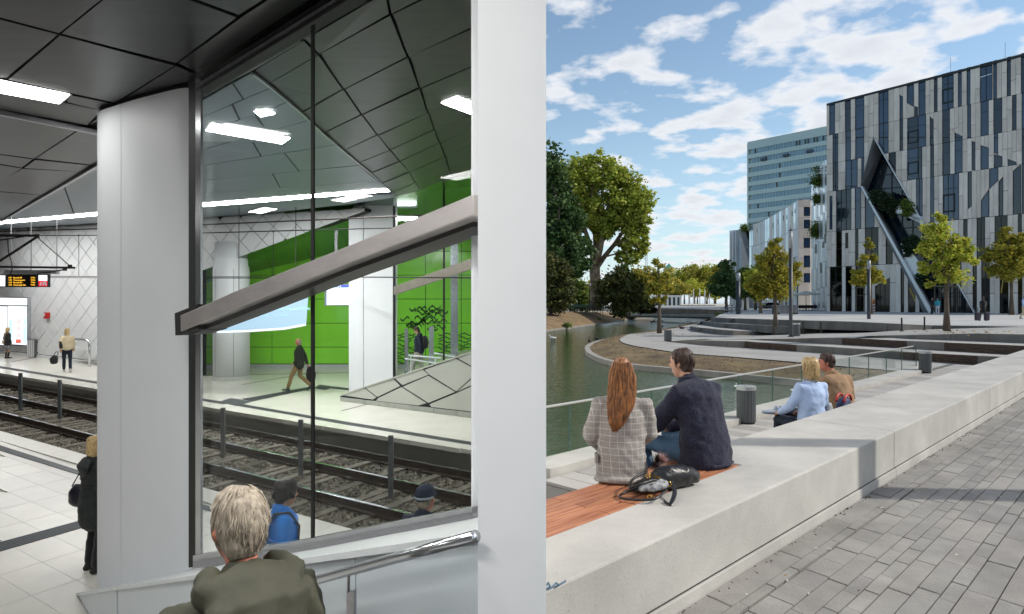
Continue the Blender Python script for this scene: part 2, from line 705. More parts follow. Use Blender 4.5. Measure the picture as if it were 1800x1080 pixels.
def lamp_xy(x, y, L=1.5, W=.32, rz=0.0, label='unseen ceiling light added outside the picture to light the hall'):
    c = V((x, y, ceil_z(y) - .012))
    r_ = root('ceiling_light', c + V((0, 0, .03)), label, 'ceiling light', 'ceiling lights of the station hall')
    ax = V((math.cos(rz), math.sin(rz), 0))
    ax.z = (.025 + SL) * ax.y
    ay = V((-math.sin(rz), math.cos(rz), 0))
    ay.z = (.025 + SL) * ay.y
    mb = MB()
    mb.obox(c + V((0, 0, .03)), ax * (L / 2 + .03), ay * (W / 2 + .03), (0, 0, .025))
    mb.build('housing', m_steel2, r_)
    mb = MB()
    mb.obox(c, ax * L / 2, ay * W / 2, (0, 0, .004))
    mb.build('diffuser', m_lamp, r_)


# unseen lights continue the rows; the nearest one is added to brighten the partition
for kk, (x, y) in enumerate(((-1.6, 2.0), (-3.6, 2.6), (-7.2, 4.2), (-10.5, 7.2), (-13.5, 10.5), (-16, 15.5), (-20, 21), (-1.15, -.25), (-5.5, -1))):
    lamp_xy(x, y, rz=R(-40))

# ============================================================ station floor
d1 = V((-1.53, 1, 0)).normalized()
d2 = V((.66, 1, 0)).normalized()
BED = -.42
# near platform slab and far platform slab (concrete bodies under the tiles)
e0, e1 = fl(-160, 713), fl(760, 970)


def along(p, q, x):
    t = (x - p.x) / (q.x - p.x)
    return p + (q - p) * t


def floor_prism(pts, h0, h1, name, mat):
    mb = MB()
    n = len(pts)
    mb.add([LP(x, y, h0) for x, y in pts] + [LP(x, y, h1) for x, y in pts],
           [tuple(range(n - 1, -1, -1)), tuple(range(n, 2 * n))] + [(i, (i + 1) % n, n + (i + 1) % n, n + i) for i in range(n)])
    return struct(mb.build(name, mat))


ea, eb = along(e0, e1, -40), along(e0, e1, -.2)
plat = floor_prism([(-45.9, ea.y - 3), (ea.x, ea.y), (eb.x, eb.y), (-.2, 1.2), (-45.9, -7.5)], -1.6, -.034, 'platform', m_joint)
f0, f1 = fl(0, 655.5), fl(827, 791)
fa, fb = along(f0, f1, -44), along(f0, f1, -.2)
# tiles of the near platform
t0 = V((-5.966, 8.306, 0))
tiles = []
edge_n = V((-(e1 - e0).y, (e1 - e0).x, 0)).normalized()
for i in range(-16, 16):
    for j in range(-26, 26):
        p = t0 + d1 * (.92 * i) + d2 * (.46 * j)
        q = [p, p + d1 * .92, p + d1 * .92 + d2 * .46, p + d2 * .46]
        c = (q[0] + q[2]) / 2
        if c.x > -.35 or c.y < 5.4 or c.y > 22:
            continue
        if any((V((k.x - e0.x, k.y - e0.y, 0))).dot(edge_n) > -.16 for k in q):
            continue
        px = CX + F * c.x / c.y
        if px < -25 or px > 700:
            continue
        tiles.append(q)
tiles.sort(key=lambda q: -1 / q[0].length)
lst = MB()
tile_col = [M('tile_tone_%d' % k, t_, rough=.28, var=.05, scale=3) for k, t_ in enumerate(('#cfcdc6', '#d2d0c9', '#cbc9c3'))]
for k, q in enumerate(tiles):
    c = (q[0] + q[2]) / 2
    P = []
    for v in q:
        v = c + (v - c) * .991
        P.append(LP(v.x, v.y, 0))
    if k < 290:
        MB().prism(P, (0, 0, -.03)).build('floor_tile', rng.choice(tile_col), plat)
    else:
        lst.prism(P, (0, 0, -.03))
if lst.v:
    stuff(lst.build('floor_tiles', tile_col[0], plat))
# edge slabs along the near platform edge
L_ = (e1 - e0)
L_.z = 0
dE = L_.normalized()
n_sl = int(L_.length / 1.25)
for k in range(n_sl):
    a = e0 + dE * (1.25 * k + .008)
    b = e0 + dE * (1.25 * (k + 1))
    i_ = edge_n * -.42
    if a.x > -.3:
        break
    MB().prism([LP(*v.xy, .002) for v in (a, b, b + i_, a + i_)], (0, 0, -.09)).build('edge_slab', m_floor, plat)
# base sheet for floor parts the tiles leave uncovered
mb = MB()
cvr = [(-45.8, ea.y - 3.5), (ea.x, ea.y - .3), (eb.x, eb.y - .3), (-.25, 1.3), (-45.8, -7.4)]
mb.poly([LP(x, y, -.026) for x, y in cvr])
mb.build('floor_sheet', m_floor, plat)

far = floor_prism([(fa.x, fa.y), (fb.x, fb.y), (-.2, 41.9), (-45.9, 41.9)], -1.6, 0, 'far_platform', m_floor2)
mb = MB()
g0, g1 = V((fa.x, fa.y)), V((fb.x, fb.y))
nn = V((-(g1 - g0).y, (g1 - g0).x)).normalized()
dd = (g1 - g0).normalized()
for k in range(0, 40):
    a = g0 + dd * (1.4 * k + .01)
    b = g0 + dd * (1.4 * (k + 1) - .01)
    if b.x > -.2:
        break
    MB().prism([LP(*v, .004) for v in (a - nn * .05, b - nn * .05, b + nn * .45, a + nn * .45)], (0, 0, -.10)).build('edge_slab', m_floor2, far)


def strip(pts, parent, mat=m_tact, h=.006, name='tactile_strip', ribs=0):
    P = [fl(*p, h) for p in pts]
    o_ = MB().prism(P, (0, 0, -.004)).build(name, mat, parent)
    if ribs:
        # ribs run along the long side
        a, b, c, d = P
        mb_ = MB()
        for k in range(ribs):
            t = (k + .5) / ribs
            p, q = a + (d - a) * t, b + (c - b) * t
            u = (d - a).normalized() * ((d - a).length * .28 / ribs)
            mb_.prism([p - u, q - u, q + u, p + u], (0, 0, .005))
        stuff(mb_.build('tactile_ribs', M('tactile_rib', '#50565a', rough=.5, var=.1, scale=8), o_))
    return o_


strip([(-30, 773), (142, 828.5), (138, 834.5), (-30, 783)], plat, ribs=5)
strip([(142, 829), (367, 889.5), (372, 900), (138, 835)], plat, ribs=5)
strip([(-30, 961), (154, 911.5), (154, 925), (-30, 978)], plat, ribs=6)
for pts in ([(-30, 639), (175, 671.5), (175, 675.5), (-30, 642.5)], [(353, 700), (395, 706.5), (395, 711), (353, 704.5)],
            [(417, 709), (600, 740), (600, 745.5), (415, 713)], [(600, 740), (842, 779), (842, 785), (600, 745.5)],
            [(425, 701.5), (545, 680), (553, 682.5), (443, 706)], [(588, 679.5), (640, 686), (640, 689), (582, 683)]):
    strip(pts, far)
strip([(385, 706.5), (405, 700), (443, 706), (416, 714)], far, name='tactile_pad', ribs=8)
strip([(553, 682.6), (561, 676), (588, 680), (571.5, 686)], far, name='tactile_pad', ribs=8)
for pts in ([(425, 676), (560, 653), (560, 653.6), (425, 676.6)], [(600, 722), (700, 697), (700, 697.6), (600, 722.7)],
            [(345, 660), (613, 655), (613, 655.5), (345, 660.6)], [(20, 636), (100, 622), (100, 622.5), (20, 636.6)]):
    strip(pts, far, mat=m_joint, h=.004, name='floor_joint')

# ============================================================ track bed
bed = floor_prism([(-45, ea.y + 40), (-45, ea.y - 2), (ea.x, ea.y - .02), (eb.x, eb.y - .02), (-.2, 4), (-.2, fb.y + .25), (fb.x, fb.y + .25), (fa.x, fa.y + .25)],
                  -1.5, BED - .045, 'track_bed', m_ballast)


def rail_line(y0, s, x0=-60, x1=845):
    return fl(x0, y0 + s * x0, BED + .17), fl(x1, y0 + s * x1, BED + .17)


R1, R2, R3 = rail_line(672, .191), rail_line(694, .2145), rail_line(724, .249)
gauge = R1[1] - R2[1]
R4 = (R3[0] - (R1[0] - R2[0]), R3[1] - (R1[1] - R2[1]))


def rail(a, b, parent):
    d = (b - a).normalized()
    s_ = V((-d.y, d.x, 0)).normalized()
    u = V((0, 0, 1))
    mb_ = MB()
    pr = [(-.075, -.17), (.075, -.17), (.075, -.145), (.014, -.125), (.014, -.045), (.036, -.03), (.036, -.001), (-.036, -.001), (-.036, -.03), (-.014, -.045), (-.014, -.125), (-.075, -.145)]
    mb_.prism([a + s_ * x + u * z for x, z in pr], b - a)
    o_ = mb_.build('rail', m_rail_rust, parent)
    mb_ = MB()
    mb_.prism([a + s_ * x + u * z for x, z in ((-.034, 0), (.034, 0), (.03, .006), (-.03, .006))], b - a)
    mb_.build('running_surface', m_rail_top, o_)


def track(ra, rb, label, i0, n):
    r_ = root('railway_track', (ra[0] + rb[1]) / 2, label, 'railway track', 'railway tracks between the platforms')
    rail(*ra, r_)
    rail(*rb, r_)
    L0 = (ra[1] - ra[0])
    for k in range(n):
        t = i0 + k * .040
        if t > 1.0:
            break
        a, b = ra[0] + (ra[1] - ra[0]) * t, rb[0] + (rb[1] - rb[0]) * t
        w_ = (b - a)
        wl_ = w_.length
        # sleepers square-ish to the platform's cross direction
        dv = d2.copy()
        dv.z = SL * dv.y
        dl = (ra[1] - ra[0]).normalized()
        c = (a + b) / 2 - V((0, 0, .222))
        mb_ = MB()
        mb_.obox(c, dv * (wl_ * .95), dl * .085, V((0, 0, .06)))
        s_ = mb_.build('sleeper', m_sleeper, r_)
        mb_ = MB()
        for q in (a, b):
            for e_ in (-1, 1):
                mb_.obox(q - V((0, 0, .135)) + dv * (.1 * e_), dv * .03, dl * .05, V((0, 0, .02)))
        stuff(mb_.build('rail_clips', m_rail_rust, s_))


track(R1, R2, 'far railway track beside the opposite platform', .02, 40)
track(R3, R4, 'near railway track below the edge of the near platform', .012, 40)
# ballast stones
dgn = V((-(R1[1] - R1[0]).y, (R1[1] - R1[0]).x, 0)).normalized()
vs, fs = [], []
ico = [V(p).normalized() for p in ((1, 1, 1), (-1, -1, 1), (-1, 1, -1), (1, -1, -1), (0, 0, 1.2), (1.1, 0, 0), (0, 1.1, 0), (-1.1, 0, 0), (0, -1.1, 0), (0, 0, -1))]
bmx = bmesh.new()
for p in ico:
    bmx.verts.new(p)
bmesh.ops.convex_hull(bmx, input=bmx.verts)
bmx.verts.index_update()
hull_v = np.array([tuple(v.co) for v in bmx.verts])
hull_f = [tuple(v.index for v in f.verts) for f in bmx.faces]
bmx.free()
cnt = 0
rr = np.random.RandomState(5)
pts_ = []
while len(pts_) < 19000:
    px = rr.uniform(-20, 842)
    fr = rr.uniform(0, 1)
    ytop = 656 + .166 * px + 20
    ybot = 758 + .2785 * px + 14
    py = ytop + (ybot - ytop) * fr ** .8
    p = fl(px, py, BED - .035)
    pts_.append(p)
P = np.array([tuple(p) for p in pts_])
n = len(P)
sc = rr.uniform(.025, .058, (n, 1, 1)) * rr.uniform(.6, 1.25, (n, 1, 3))
sc[:, :, 2] *= .8
ang = rr.uniform(0, 6.28, n)
ca, sa = np.cos(ang), np.sin(ang)
hv = hull_v[None] * sc
X = hv[:, :, 0] * ca[:, None] - hv[:, :, 1] * sa[:, None]
Yv = hv[:, :, 0] * sa[:, None] + hv[:, :, 1] * ca[:, None]
VV = np.stack([X, Yv, hv[:, :, 2]], -1) + P[:, None, :]
nv = hull_v.shape[0]
FF = (np.array(hull_f)[None] + (np.arange(n) * nv)[:, None, None]).reshape(-1, 3)


def np_mesh(name, verts, faces):
    verts = np.asarray(verts, np.float32).reshape(-1, 3)
    faces = np.asarray(faces, np.int32)
    k = faces.shape[1]
    me = bpy.data.meshes.new(name)
    me.vertices.add(len(verts))
    me.vertices.foreach_set('co', verts.ravel())
    me.loops.add(faces.size)
    me.loops.foreach_set('vertex_index', faces.ravel())
    me.polygons.add(len(faces))
    me.polygons.foreach_set('loop_start', np.arange(0, faces.size, k, dtype=np.int32))
    me.update(calc_edges=True)
    return me


def island_mat(name, cols, rough=.8, trans=None, spec=.3):
    """colour picked per loose piece from a ramp"""
    if name in MATS:
        return MATS[name]
    m = bpy.data.materials.new(name)
    m.use_nodes = True
    N, L = m.node_tree.nodes, m.node_tree.links
    b = N['Principled BSDF']
    b.inputs['Roughness'].default_value = rough
    b.inputs['Specular IOR Level'].default_value = spec
    g = N.new('ShaderNodeNewGeometry')
    r_ = N.new('ShaderNodeValToRGB')
    els = r_.color_ramp.elements
    while len(els) < len(cols):
        els.new(.5)
    for i, c in enumerate(cols):
        els[i].position = i / max(1, len(cols) - 1)
        k_ = 1.4 if trans else 1
        els[i].color = (*[min(.8, x * k_) for x in C(c)[:3]], 1)
    L.new(g.outputs['Random Per Island'], r_.inputs[0])
    L.new(r_.outputs[0], b.inputs['Base Color'])
    if trans:
        t = N.new('ShaderNodeBsdfTranslucent')
        L.new(r_.outputs[0], t.inputs[0])
        mx = N.new('ShaderNodeMixShader')
        mx.inputs[0].default_value = trans
        L.new(b.outputs[0], mx.inputs[1])
        L.new(t.outputs[0], mx.inputs[2])
        L.new(mx.outputs[0], N['Material Output'].inputs[0])
    MATS[name] = m
    return m


m_stone = island_mat('ballast_stone', ['#3b3934', '#5d5a53', '#6f6a60', '#827c70', '#4a463f', '#948d80'], rough=.95)
stuff(link('ballast_stones', np_mesh('ballast_stones', VV, FF), m_stone))

# platform face below the far edge
mb = MB()
mb.prism([LP(*(g0 - nn * .0), -.10), LP(*(g1 - nn * .0), -.10), LP(*g1, -.52), LP(*g0, -.52)], (0, 0.02, 0))
mb.build('platform_face', M('dark_platform_face', '#15181a', rough=.6, var=.3, scale=3), far)

# fence posts between the tracks
for px, y0, y1 in ((36, 656, 724.5), (105, 668, 740.5), (392, 717, 810), (528.7, 738, 840), (687, 765.5, 881)):
    b = fl(px, y1, BED - .06)
    t = at(px, y0, b.y)
    r_ = root('track_post', b, 'grey steel post on a concrete foot standing between the two tracks', 'post', 'posts between the tracks')
    MB().box(b.x - .045, b.x + .045, b.y - .03, b.y + .03, b.z, t.z).build('post', m_post, r_)
    MB().obox(b - V((0, 0, .02)), d1 * .16, d2 * .34, (0, 0, .03)).build('foot', m_sleeper, r_)
    mb = MB()
    for zf in (.12, .45, .8):
        mb.ball((b.x, b.y - .03, b.z + (t.z - b.z) * (1 - zf)), .014, 6, 4)
    stuff(mb.build('bolts', m_blackm, r_))

for k, lb in zip(range(5), ('leftmost grey post between the tracks, below the departure board', 'second grey post between the tracks, just left of the white column',
                            'grey post between the tracks just right of the column frame', 'grey post between the tracks just left of the black mullion',
                            'grey post between the tracks behind the man in the navy cap')):
    nm = 'track_post' + ('' if k == 0 else '.%03d' % k)
    bpy.data.objects[nm]['label'] = lb
# ============================================================ diamond panelled wall
def clip(poly, nrm, c):
    """keep the side where nrm.p <= c"""
    out = []
    for i in range(len(poly)):
        a, b = poly[i], poly[(i + 1) % len(poly)]
        da, db = nrm[0] * a[0] + nrm[1] * a[1] - c, nrm[0] * b[0] + nrm[1] * b[1] - c
        if da <= 0:
            out.append(a)
        if (da < 0 < db) or (db < 0 < da):
            t = da / (da - db)
            out.append((a[0] + (b[0] - a[0]) * t, a[1] + (b[1] - a[1]) * t))
    return out


def half(p, q, keep):
    """half plane through p and q that holds the point keep, as (nrm, c)"""
    n_ = (-(q[1] - p[1]), q[0] - p[0])
    c_ = n_[0] * p[0] + n_[1] * p[1]
    if n_[0] * keep[0] + n_[1] * keep[1] > c_:
        n_, c_ = (-n_[0], -n_[1]), -c_
    return n_, c_


def wuv(p):
    return ((p - WP0).dot(wdir), p.z - WP0.z)


def wpt(u, v, off=0.0):
    p = WP0 + wdir * u
    return V((p.x, p.y, WP0.z + v)) + WPL.n * off


uA = wuv(WPL.hit(349, 500))[0]
cA, cB = wuv(WPL.hit(353, 476.7)), wuv(WPL.hit(613, 381))
uE = wuv(WPL.hit(640, 400))[0]


def wtop(u):
    return ceil_z(wpt(u, 0).y) - WP0.z - .01


def wbot(u):
    p = wpt(u, 0)
    return EYE - HC + SL * p.y - WP0.z


wall = root('panelled_wall', wpt(0, 0), 'white wall of diamond shaped panels along the far platform, open below its sloping right part', 'wall')
mb = MB()
u0 = -9
mb.prism([wpt(u0, wbot(u0) - .1, -.03), wpt(uA, wbot(uA) - .1, -.03), wpt(uA, wtop(uA), -.03), wpt(u0, wtop(u0), -.03)], -WPL.n * .3)
mb.build('wall_core', m_gap, wall)
mb = MB()
mb.prism([wpt(uA, cA[1] + .01, -.03), wpt(uE, cB[1] + (cB[1] - cA[1]) / (cB[0] - cA[0]) * (uE - cB[0]), -.03), wpt(uE, wtop(uE), -.03), wpt(uA, wtop(uA), -.03)], -WPL.n * .3)
mb.build('wall_core', m_gap, wall)
DU, DV = 1.16, .86
np_ = 0
for i in range(-9, 30):
    for j in range(-1, 14):
        for s_ in (0, 1):
            cu, cv = DU * (i + .5 * s_), DV * (j + .5 * s_)
            if cu < -3.2 or cu > uE:
                continue
            q = [(cu - DU / 2, cv), (cu, cv - DV / 2), (cu + DU / 2, cv), (cu, cv + DV / 2)]
            parts = []
            left = clip(q, (1, 0), uA)
            if left:
                left = clip(left, (0, -1), -(wbot(cu) + .16))
                left = clip(left, (0, 1), wtop(cu)) if left else left
                parts.append(left)
            right = clip(q, (-1, 0), -uA)
            if right:
                right = clip(right, *half(cA, cB, (cA[0], cA[1] + 5)))
                right = clip(right, (0, 1), wtop(cu)) if right else right
                right = clip(right, (1, 0), uE) if right else right
                parts.append(right)
            mb = MB()
            for pl_ in parts:
                if len(pl_) < 3:
                    continue
                a_ = sum(pl_[k][0] * pl_[(k + 1) % len(pl_)][1] - pl_[(k + 1) % len(pl_)][0] * pl_[k][1] for k in range(len(pl_))) / 2
                if abs(a_) < .02:
                    continue
                gx, gy = sum(p[0] for p in pl_) / len(pl_), sum(p[1] for p in pl_) / len(pl_)
                k_ = .956
                mb.prism([wpt(gx + (p[0] - gx) * k_, gy + (p[1] - gy) * k_, rng.uniform(0, .004)) for p in pl_], -WPL.n * .03)
            if mb.v:
                mb.build('wall_panel', m_enamel2, wall)
                np_ += 1
mb = MB()
mb.prism([wpt(-9, wbot(-9), .02), wpt(uA, wbot(uA), .02), wpt(uA, wbot(uA) + .14, .02), wpt(-9, wbot(-9) + .14, .02)], -WPL.n * .08)
mb.build('skirting', m_enamel2, wall)
# slanting soffit behind the sloping edge
GY = 27.0
tr_a, tr_b = WPL.hit(349, 478.4, -.03), WPL.hit(640, 371, -.03)
so_a, so_b = at(330, 508, GY + .4), at(640, 436, GY + .4)
struct(MB().prism([tr_a, tr_b, so_b, so_a], (0, 0, .12)).build('soffit', m_grnsoff))


class SoffPlane(Plane):
    pass


SP = Plane(tr_a, tr_b, so_b)
lamp([(512, 439), (521, 434.5), (565, 434.5), (559, 440)], 'lit ceiling light on the dark green reflective soffit behind the glass', m_lampfar, plane=SP)

# ============================================================ green wall
gw = root('green_wall', at(480, 648, GY), 'bright green glass panelled wall at the back of the station passage', 'wall')
GP = Plane(at(300, 640, GY), at(800, 640, GY))
xs = [300, 345, 409, 478, 547, 616, 685, 748, 811, 880]
ys = [640, 610.5, 568.5, 526, 484, 442, 400, 358, 316, 274]
for i in range(len(xs) - 1):
    for j in range(len(ys) - 1):
        x0, x1, y0, y1 = xs[i] + .5, xs[i + 1] - .5, ys[j] - .5, ys[j + 1] + .5
        if x1 < 640 and y0 < 440:
            continue
        mb = MB()
        pprism(mb, GP, [(x0, y0), (x1, y0), (x1, y1), (x0, y1)], .03, rng.uniform(-.002, .002))
        mb.build('green_panel', m_grn, gw)
mb = MB()
pprism(mb, GP, [(290, 641), (900, 641), (900, 260), (290, 260)], .3, -.032)
mb.build('wall_backing', m_gap, gw)
mb = MB()
pprism(mb, GP, [(290, 649), (900, 649), (900, 641), (290, 641)], .4, .03)
mb.build('plinth', M('pale_stone_plinth', '#aab2ae', rough=.5, var=.1), gw)
# dark brushed cloud and wave strokes printed on the right panels
mb = MB()


def stroke(pts, w0):
    P_ = [GP.hit(x, y, .006) for x, y in pts]
    for i in range(len(P_) - 1):
        a, b = P_[i], P_[i + 1]
        wa = w0 * (.75 + .25 * math.sin(i * 1.7 + pts[0][0]))
        wb = w0 * (.75 + .25 * math.sin((i + 1) * 1.7 + pts[0][0]))
        mb.poly([a + V((0, 0, -wa)), b + V((0, 0, -wb)), b + V((0, 0, wb)), a + V((0, 0, wa))])


r2 = random.Random(3)
for k in range(26):
    x = 706 + (k * 37 % 62) + r2.uniform(-4, 4)
    y = 540 + r2.uniform(0, 38) - (8 if 725 < x < 745 else 0)
    stroke([(x + t * 1.3, y + math.sin(t * .5 + k) * 3.2) for t in range(int(r2.uniform(9, 20)))], .055)
for k in range(10):
    y = 588 + k * 6.2
    for x_ in (697, 770, 800):
        stroke([(x_ + t * 1.5, y + math.sin(t * .45 + k * 1.3) * 2) for t in range(int(r2.uniform(16, 28)))], .035)
stuff(mb.build('painted_waves', m_mural, gw))
struct(MB().prism([V((x, y, EYE + 3.15)) for x, y in ((-9, 16), (-.13, 13.2), (-.13, 27.4), (-9, 27.4))], (0, 0, .2)).build('high_ceiling', m_grnsoff))
lamp_c = at(712, 384, 22.5)
rl = root('ceiling_light', lamp_c, 'lit ceiling light above the glass stair room, right of the far white column', 'ceiling light', 'ceiling lights of the station hall')
MB().obox(lamp_c + V((0, 0, .04)), (.45, 0, 0), (0, .3, 0), (0, 0, .03)).build('housing', m_steel2, rl)
MB().obox(lamp_c, (.42, 0, 0), (0, .28, 0), (0, 0, .012)).build('diffuser', m_lampfar, rl)


# ============================================================ columns
def smooth_loop(pts, n=6):
    out = []
    m = len(pts)
    for i in range(m):
        p0, p1, p2, p3 = (V(pts[(i + k - 1) % m]) for k in range(4))
        for k in range(n):
            t = k / n
            out.append(.5 * ((2 * p1) + (p2 - p0) * t + (2 * p0 - 5 * p1 + 4 * p2 - p3) * t * t + (3 * p1 - p0 - 3 * p2 + p3) * t ** 3))
    return out


loop = smooth_loop([(-4.905, 7.80), (-4.80, 7.60), (-4.416, 7.30), (-3.807, 6.88), (-3.25, 6.58), (-3.42, 7.05), (-3.95, 7.85), (-4.5, 8.35), (-4.84, 8.15)], 6)
col = root('white_column', LP(-4.2, 7.4, 0), 'big rounded white enamelled column beside the glass, its cladding split by one seam', 'column')
# split into cladding panels at the seam
seam = min(range(len(loop)), key=lambda i: abs(CX + F * loop[i].x / loop[i].y - 209) + (50 if loop[i].y > 7.6 else 0))


def wallstrip(pts, zb, zt, th=.03):
    mb_ = MB()
    n_ = len(pts)
    c_ = sum((V(p) for p in pts), V((0, 0))) / n_
    ins = [V(p) + (V((-4.2, 7.5)) - V(p)).normalized() * th for p in pts]
    vs_ = [(p.x, p.y, zb(p)) for p in pts] + [(p.x, p.y, zt(p)) for p in pts] + [(p.x, p.y, zb(p)) for p in ins] + [(p.x, p.y, zt(p)) for p in ins]
    fs_ = []
    for i in range(n_ - 1):
        fs_ += [(i, i + 1, n_ + i + 1, n_ + i), (2 * n_ + i, 3 * n_ + i, 3 * n_ + i + 1, 2 * n_ + i + 1),
                (n_ + i, n_ + i + 1, 3 * n_ + i + 1, 3 * n_ + i), (i, 2 * n_ + i, 2 * n_ + i + 1, i + 1)]
    fs_ += [(0, n_, 3 * n_, 2 * n_), (n_ - 1, 3 * n_ - 1, 4 * n_ - 1, 2 * n_ - 1)]
    return mb_.add(vs_, fs_)


zb = lambda p: EYE - HC + SL * p.y + .02
zt = lambda p: ceil_z(p.y) - .035
right_part = loop[seam:30]
left_part = loop[30:] + loop[:seam]
gap = (right_part[1] - right_part[0]).normalized() * .012
right_part[0] = right_part[0] + gap
left_part = left_part + [loop[seam]]
wallstrip(right_part, zb, zt).build('cladding_panel', m_enamel, col, smooth=False)
wallstrip(left_part, zb, zt).build('cladding_panel', m_enamel, col, smooth=False)
for o_ in col.children:
    o_.data.polygons.foreach_set('use_smooth', [True] * len(o_.data.polygons))
    mdl = o_.modifiers.new('edges', 'EDGE_SPLIT')
    mdl.split_angle = R(35)
mb = MB()
ins = [p + (V((-4.2, 7.5)) - p).normalized() * .05 for p in loop]
mb.add([(p.x, p.y, zb(p) - .03) for p in ins] + [(p.x, p.y, ceil_z(p.y) + .08) for p in ins],
       [tuple(range(len(ins))), tuple(range(len(ins), 2 * len(ins)))] + [(i, (i + 1) % len(ins), len(ins) + (i + 1) % len(ins), len(ins) + i) for i in range(len(ins))])
mb.build('column_core', m_gap, col)

# far round column under the sloping edge
cb = fl(391, 672)
c = V((cb.x, cb.y + .75, cb.z))
rc = root('round_column', c, 'far round white column with a pale stone foot, under the sloping edge of the panelled wall', 'column')
rad = 31 / F * cb.y
ztop = at(391, 463, cb.y).z
MB().lathe(c, [(rad + .03, 0), (rad + .03, .16)], 32).build('foot', M('pale_stone', '#b9bbb6', rough=.5, var=.1), rc)
MB().lathe(c, [(rad, .165), (rad, ztop - c.z - .25), (rad * .98, ztop - c.z - .12), (rad * .9, ztop - c.z), (rad * .9, ztop - c.z + .8)], 32).build('shaft', m_enamel, rc, smooth=True)
mb = MB()
for a_ in (-2.2, -1.05):
    p = c + V((math.cos(a_), math.sin(a_), 0)) * rad
    mb.obox(p + V((0, 0, (ztop - c.z) / 2)), V((-math.sin(a_), math.cos(a_), 0)) * .006, V((math.cos(a_), math.sin(a_), 0)) * .004, (0, 0, (ztop - c.z) / 2 - .2))
mb.build('seam', m_joint, rc)

# far flat column that carries the end of the wall
cl, cr = fl(613, 690), V((0, 0, 0))
Yc = cl.y
x0, x1 = cl.x, (692 - CX) / F * Yc
fc = root('white_column', V(((x0 + x1) / 2, Yc, cl.z)), 'far white column with one seam, between the green wall and the glass stair room', 'column')
xm = (639 - CX) / F * Yc
top = at(650, 356, Yc).z
for a_, b_, z_ in ((x0, xm - .006, at(625, 371, Yc).z), (xm + .006, x1, top)):
    MB().prism([(a_, Yc, cl.z), (b_, Yc, cl.z), (b_, Yc, top + .1), (a_, Yc, z_ + .0)], (0, .7, 0)).build('cladding_panel', m_enamel, fc, bevel=.015)

# white pilaster at the right end of the glass
Yp = 3.22
xp = (828 - CX) / F * Yp
pz = at(828, 916, Yp).z
pr = root('white_pilaster', V((xp + .04, Yp, pz)), 'slim white pilaster at the right end of the tall glass', 'column')
mb = MB()
mb.box(xp, -.118, Yp, Yp + .45, pz, ceil_z(Yp) - .02)
mb.build('shaft', m_enamel, pr, bevel=.012)
MB().box(xp + .005, -.118, Yp + .01, Yp + .4, pz - .05, pz - .001).build('shadow_joint', m_gap, pr)

# ============================================================ tall glass wall, its frame, sill and beam
G0, G1 = V((-3.093, 6.41, 0)), V((-1.432, 4.64, 0))
GL = Plane(G0, G1)
glz = root('glass_wall', GL.hit(345, 990), 'tall glass wall on the stair parapet with a black mullion and steel sill', 'glass wall')
for x0_, x1_, yt0, yt1, yb0, yb1 in ((343, 548, 140, 13, 978, 949), (551, 829, 11, -167, 948.5, 893.5)):
    mb = MB()
    mb.prism([GL.hit(x0_, yb0), GL.hit(x1_, yb1), GL.hit(x1_, yt1), GL.hit(x0_, yt0)], -GL.n * .012)
    mb.build('pane', m_pgl, glz)
mb = MB()
pprism(mb, GL, [(546.2, 14), (551, 10), (551, 947), (546.2, 949)], .012, .02)
mb.build('mullion', m_blackm, glz)
mb = MB()
pprism(mb, GL, [(331.5, 142), (343, 139), (343, 997), (331.5, 998)], .02, .03)
mb.build('frame_post', m_blackm, glz)
mb = MB()
pprism(mb, GL, [(343.5, 140), (352.5, 138), (352.5, 976), (343.5, 978)], .02, .05)
mb.build('frame_profile', m_steel2, glz)
for (a, b, mt) in (((344, 141), (620, -33), m_blackm), ((344, 149), (620, -22), m_steel), ((344, 156), (620, -12), m_blackm)):
    mb = MB()
    pprism(mb, GL, [a, b, (b[0], b[1] + 7), (a[0], a[1] + 6.5)], .1, .05)
    mb.build('head_rail', mt, glz)
for (a, b, c_, d_, of, mt) in (((339, 977), (505, 955), (830, 892), 0, .10, m_steel2), ((339, 988), (515, 962), (830, 903), 0, .14, m_steel)):
    for p, q in ((a, b), (b, c_)):
        mb = MB()
        pprism(mb, GL, [p, q, (q[0], q[1] + 12), (p[0], p[1] + 12)], .12, of)
        mb.build('sill_rail', mt, glz)

# parapet
Q0 = fl(134, 1044)
PPL = Plane(Q0, Q0 + V((1.661, -1.77, 0)))
topl = [(134, 1043), (389, 1004), (531, 982), (848, 934.5)]
ps = root('stair_parapet', Q0, 'white panelled stair parapet rising to the right below the tall glass', 'parapet')
segs = [(134, 205), (207, 624.2), (626.5, 860)]


def topy(x):
    for (xa, ya), (xb, yb) in zip(topl, topl[1:]):
        if xa <= x <= xb or (xb, yb) == topl[-1]:
            return ya + (yb - ya) * (x - xa) / (xb - xa)


m_par = M('parapet_panel', '#c3ccd2', rough=.25, var=.03, scale=.8, coat=.2)
for a, b in segs:
    xsn = [a] + [x for x, _ in topl if a < x < b] + [b]
    mb = MB()
    pprism(mb, PPL, [(x, topy(x) + 3.2) for x in xsn] + [(b, 1400), (a, 1400)] if a > 150 else [(a, topy(a) + 3.2), (b, topy(b) + 3.2), (b, 1090), (157, 1081), (136, 1060)], .04)
    mb.build('parapet_panel', m_par, ps)
mb = MB()
pprism(mb, PPL, [(134, 1044), (157, 1082), (157, 1096), (134, 1056)], .05, .006)
mb.build('parapet_foot', m_steel, ps)
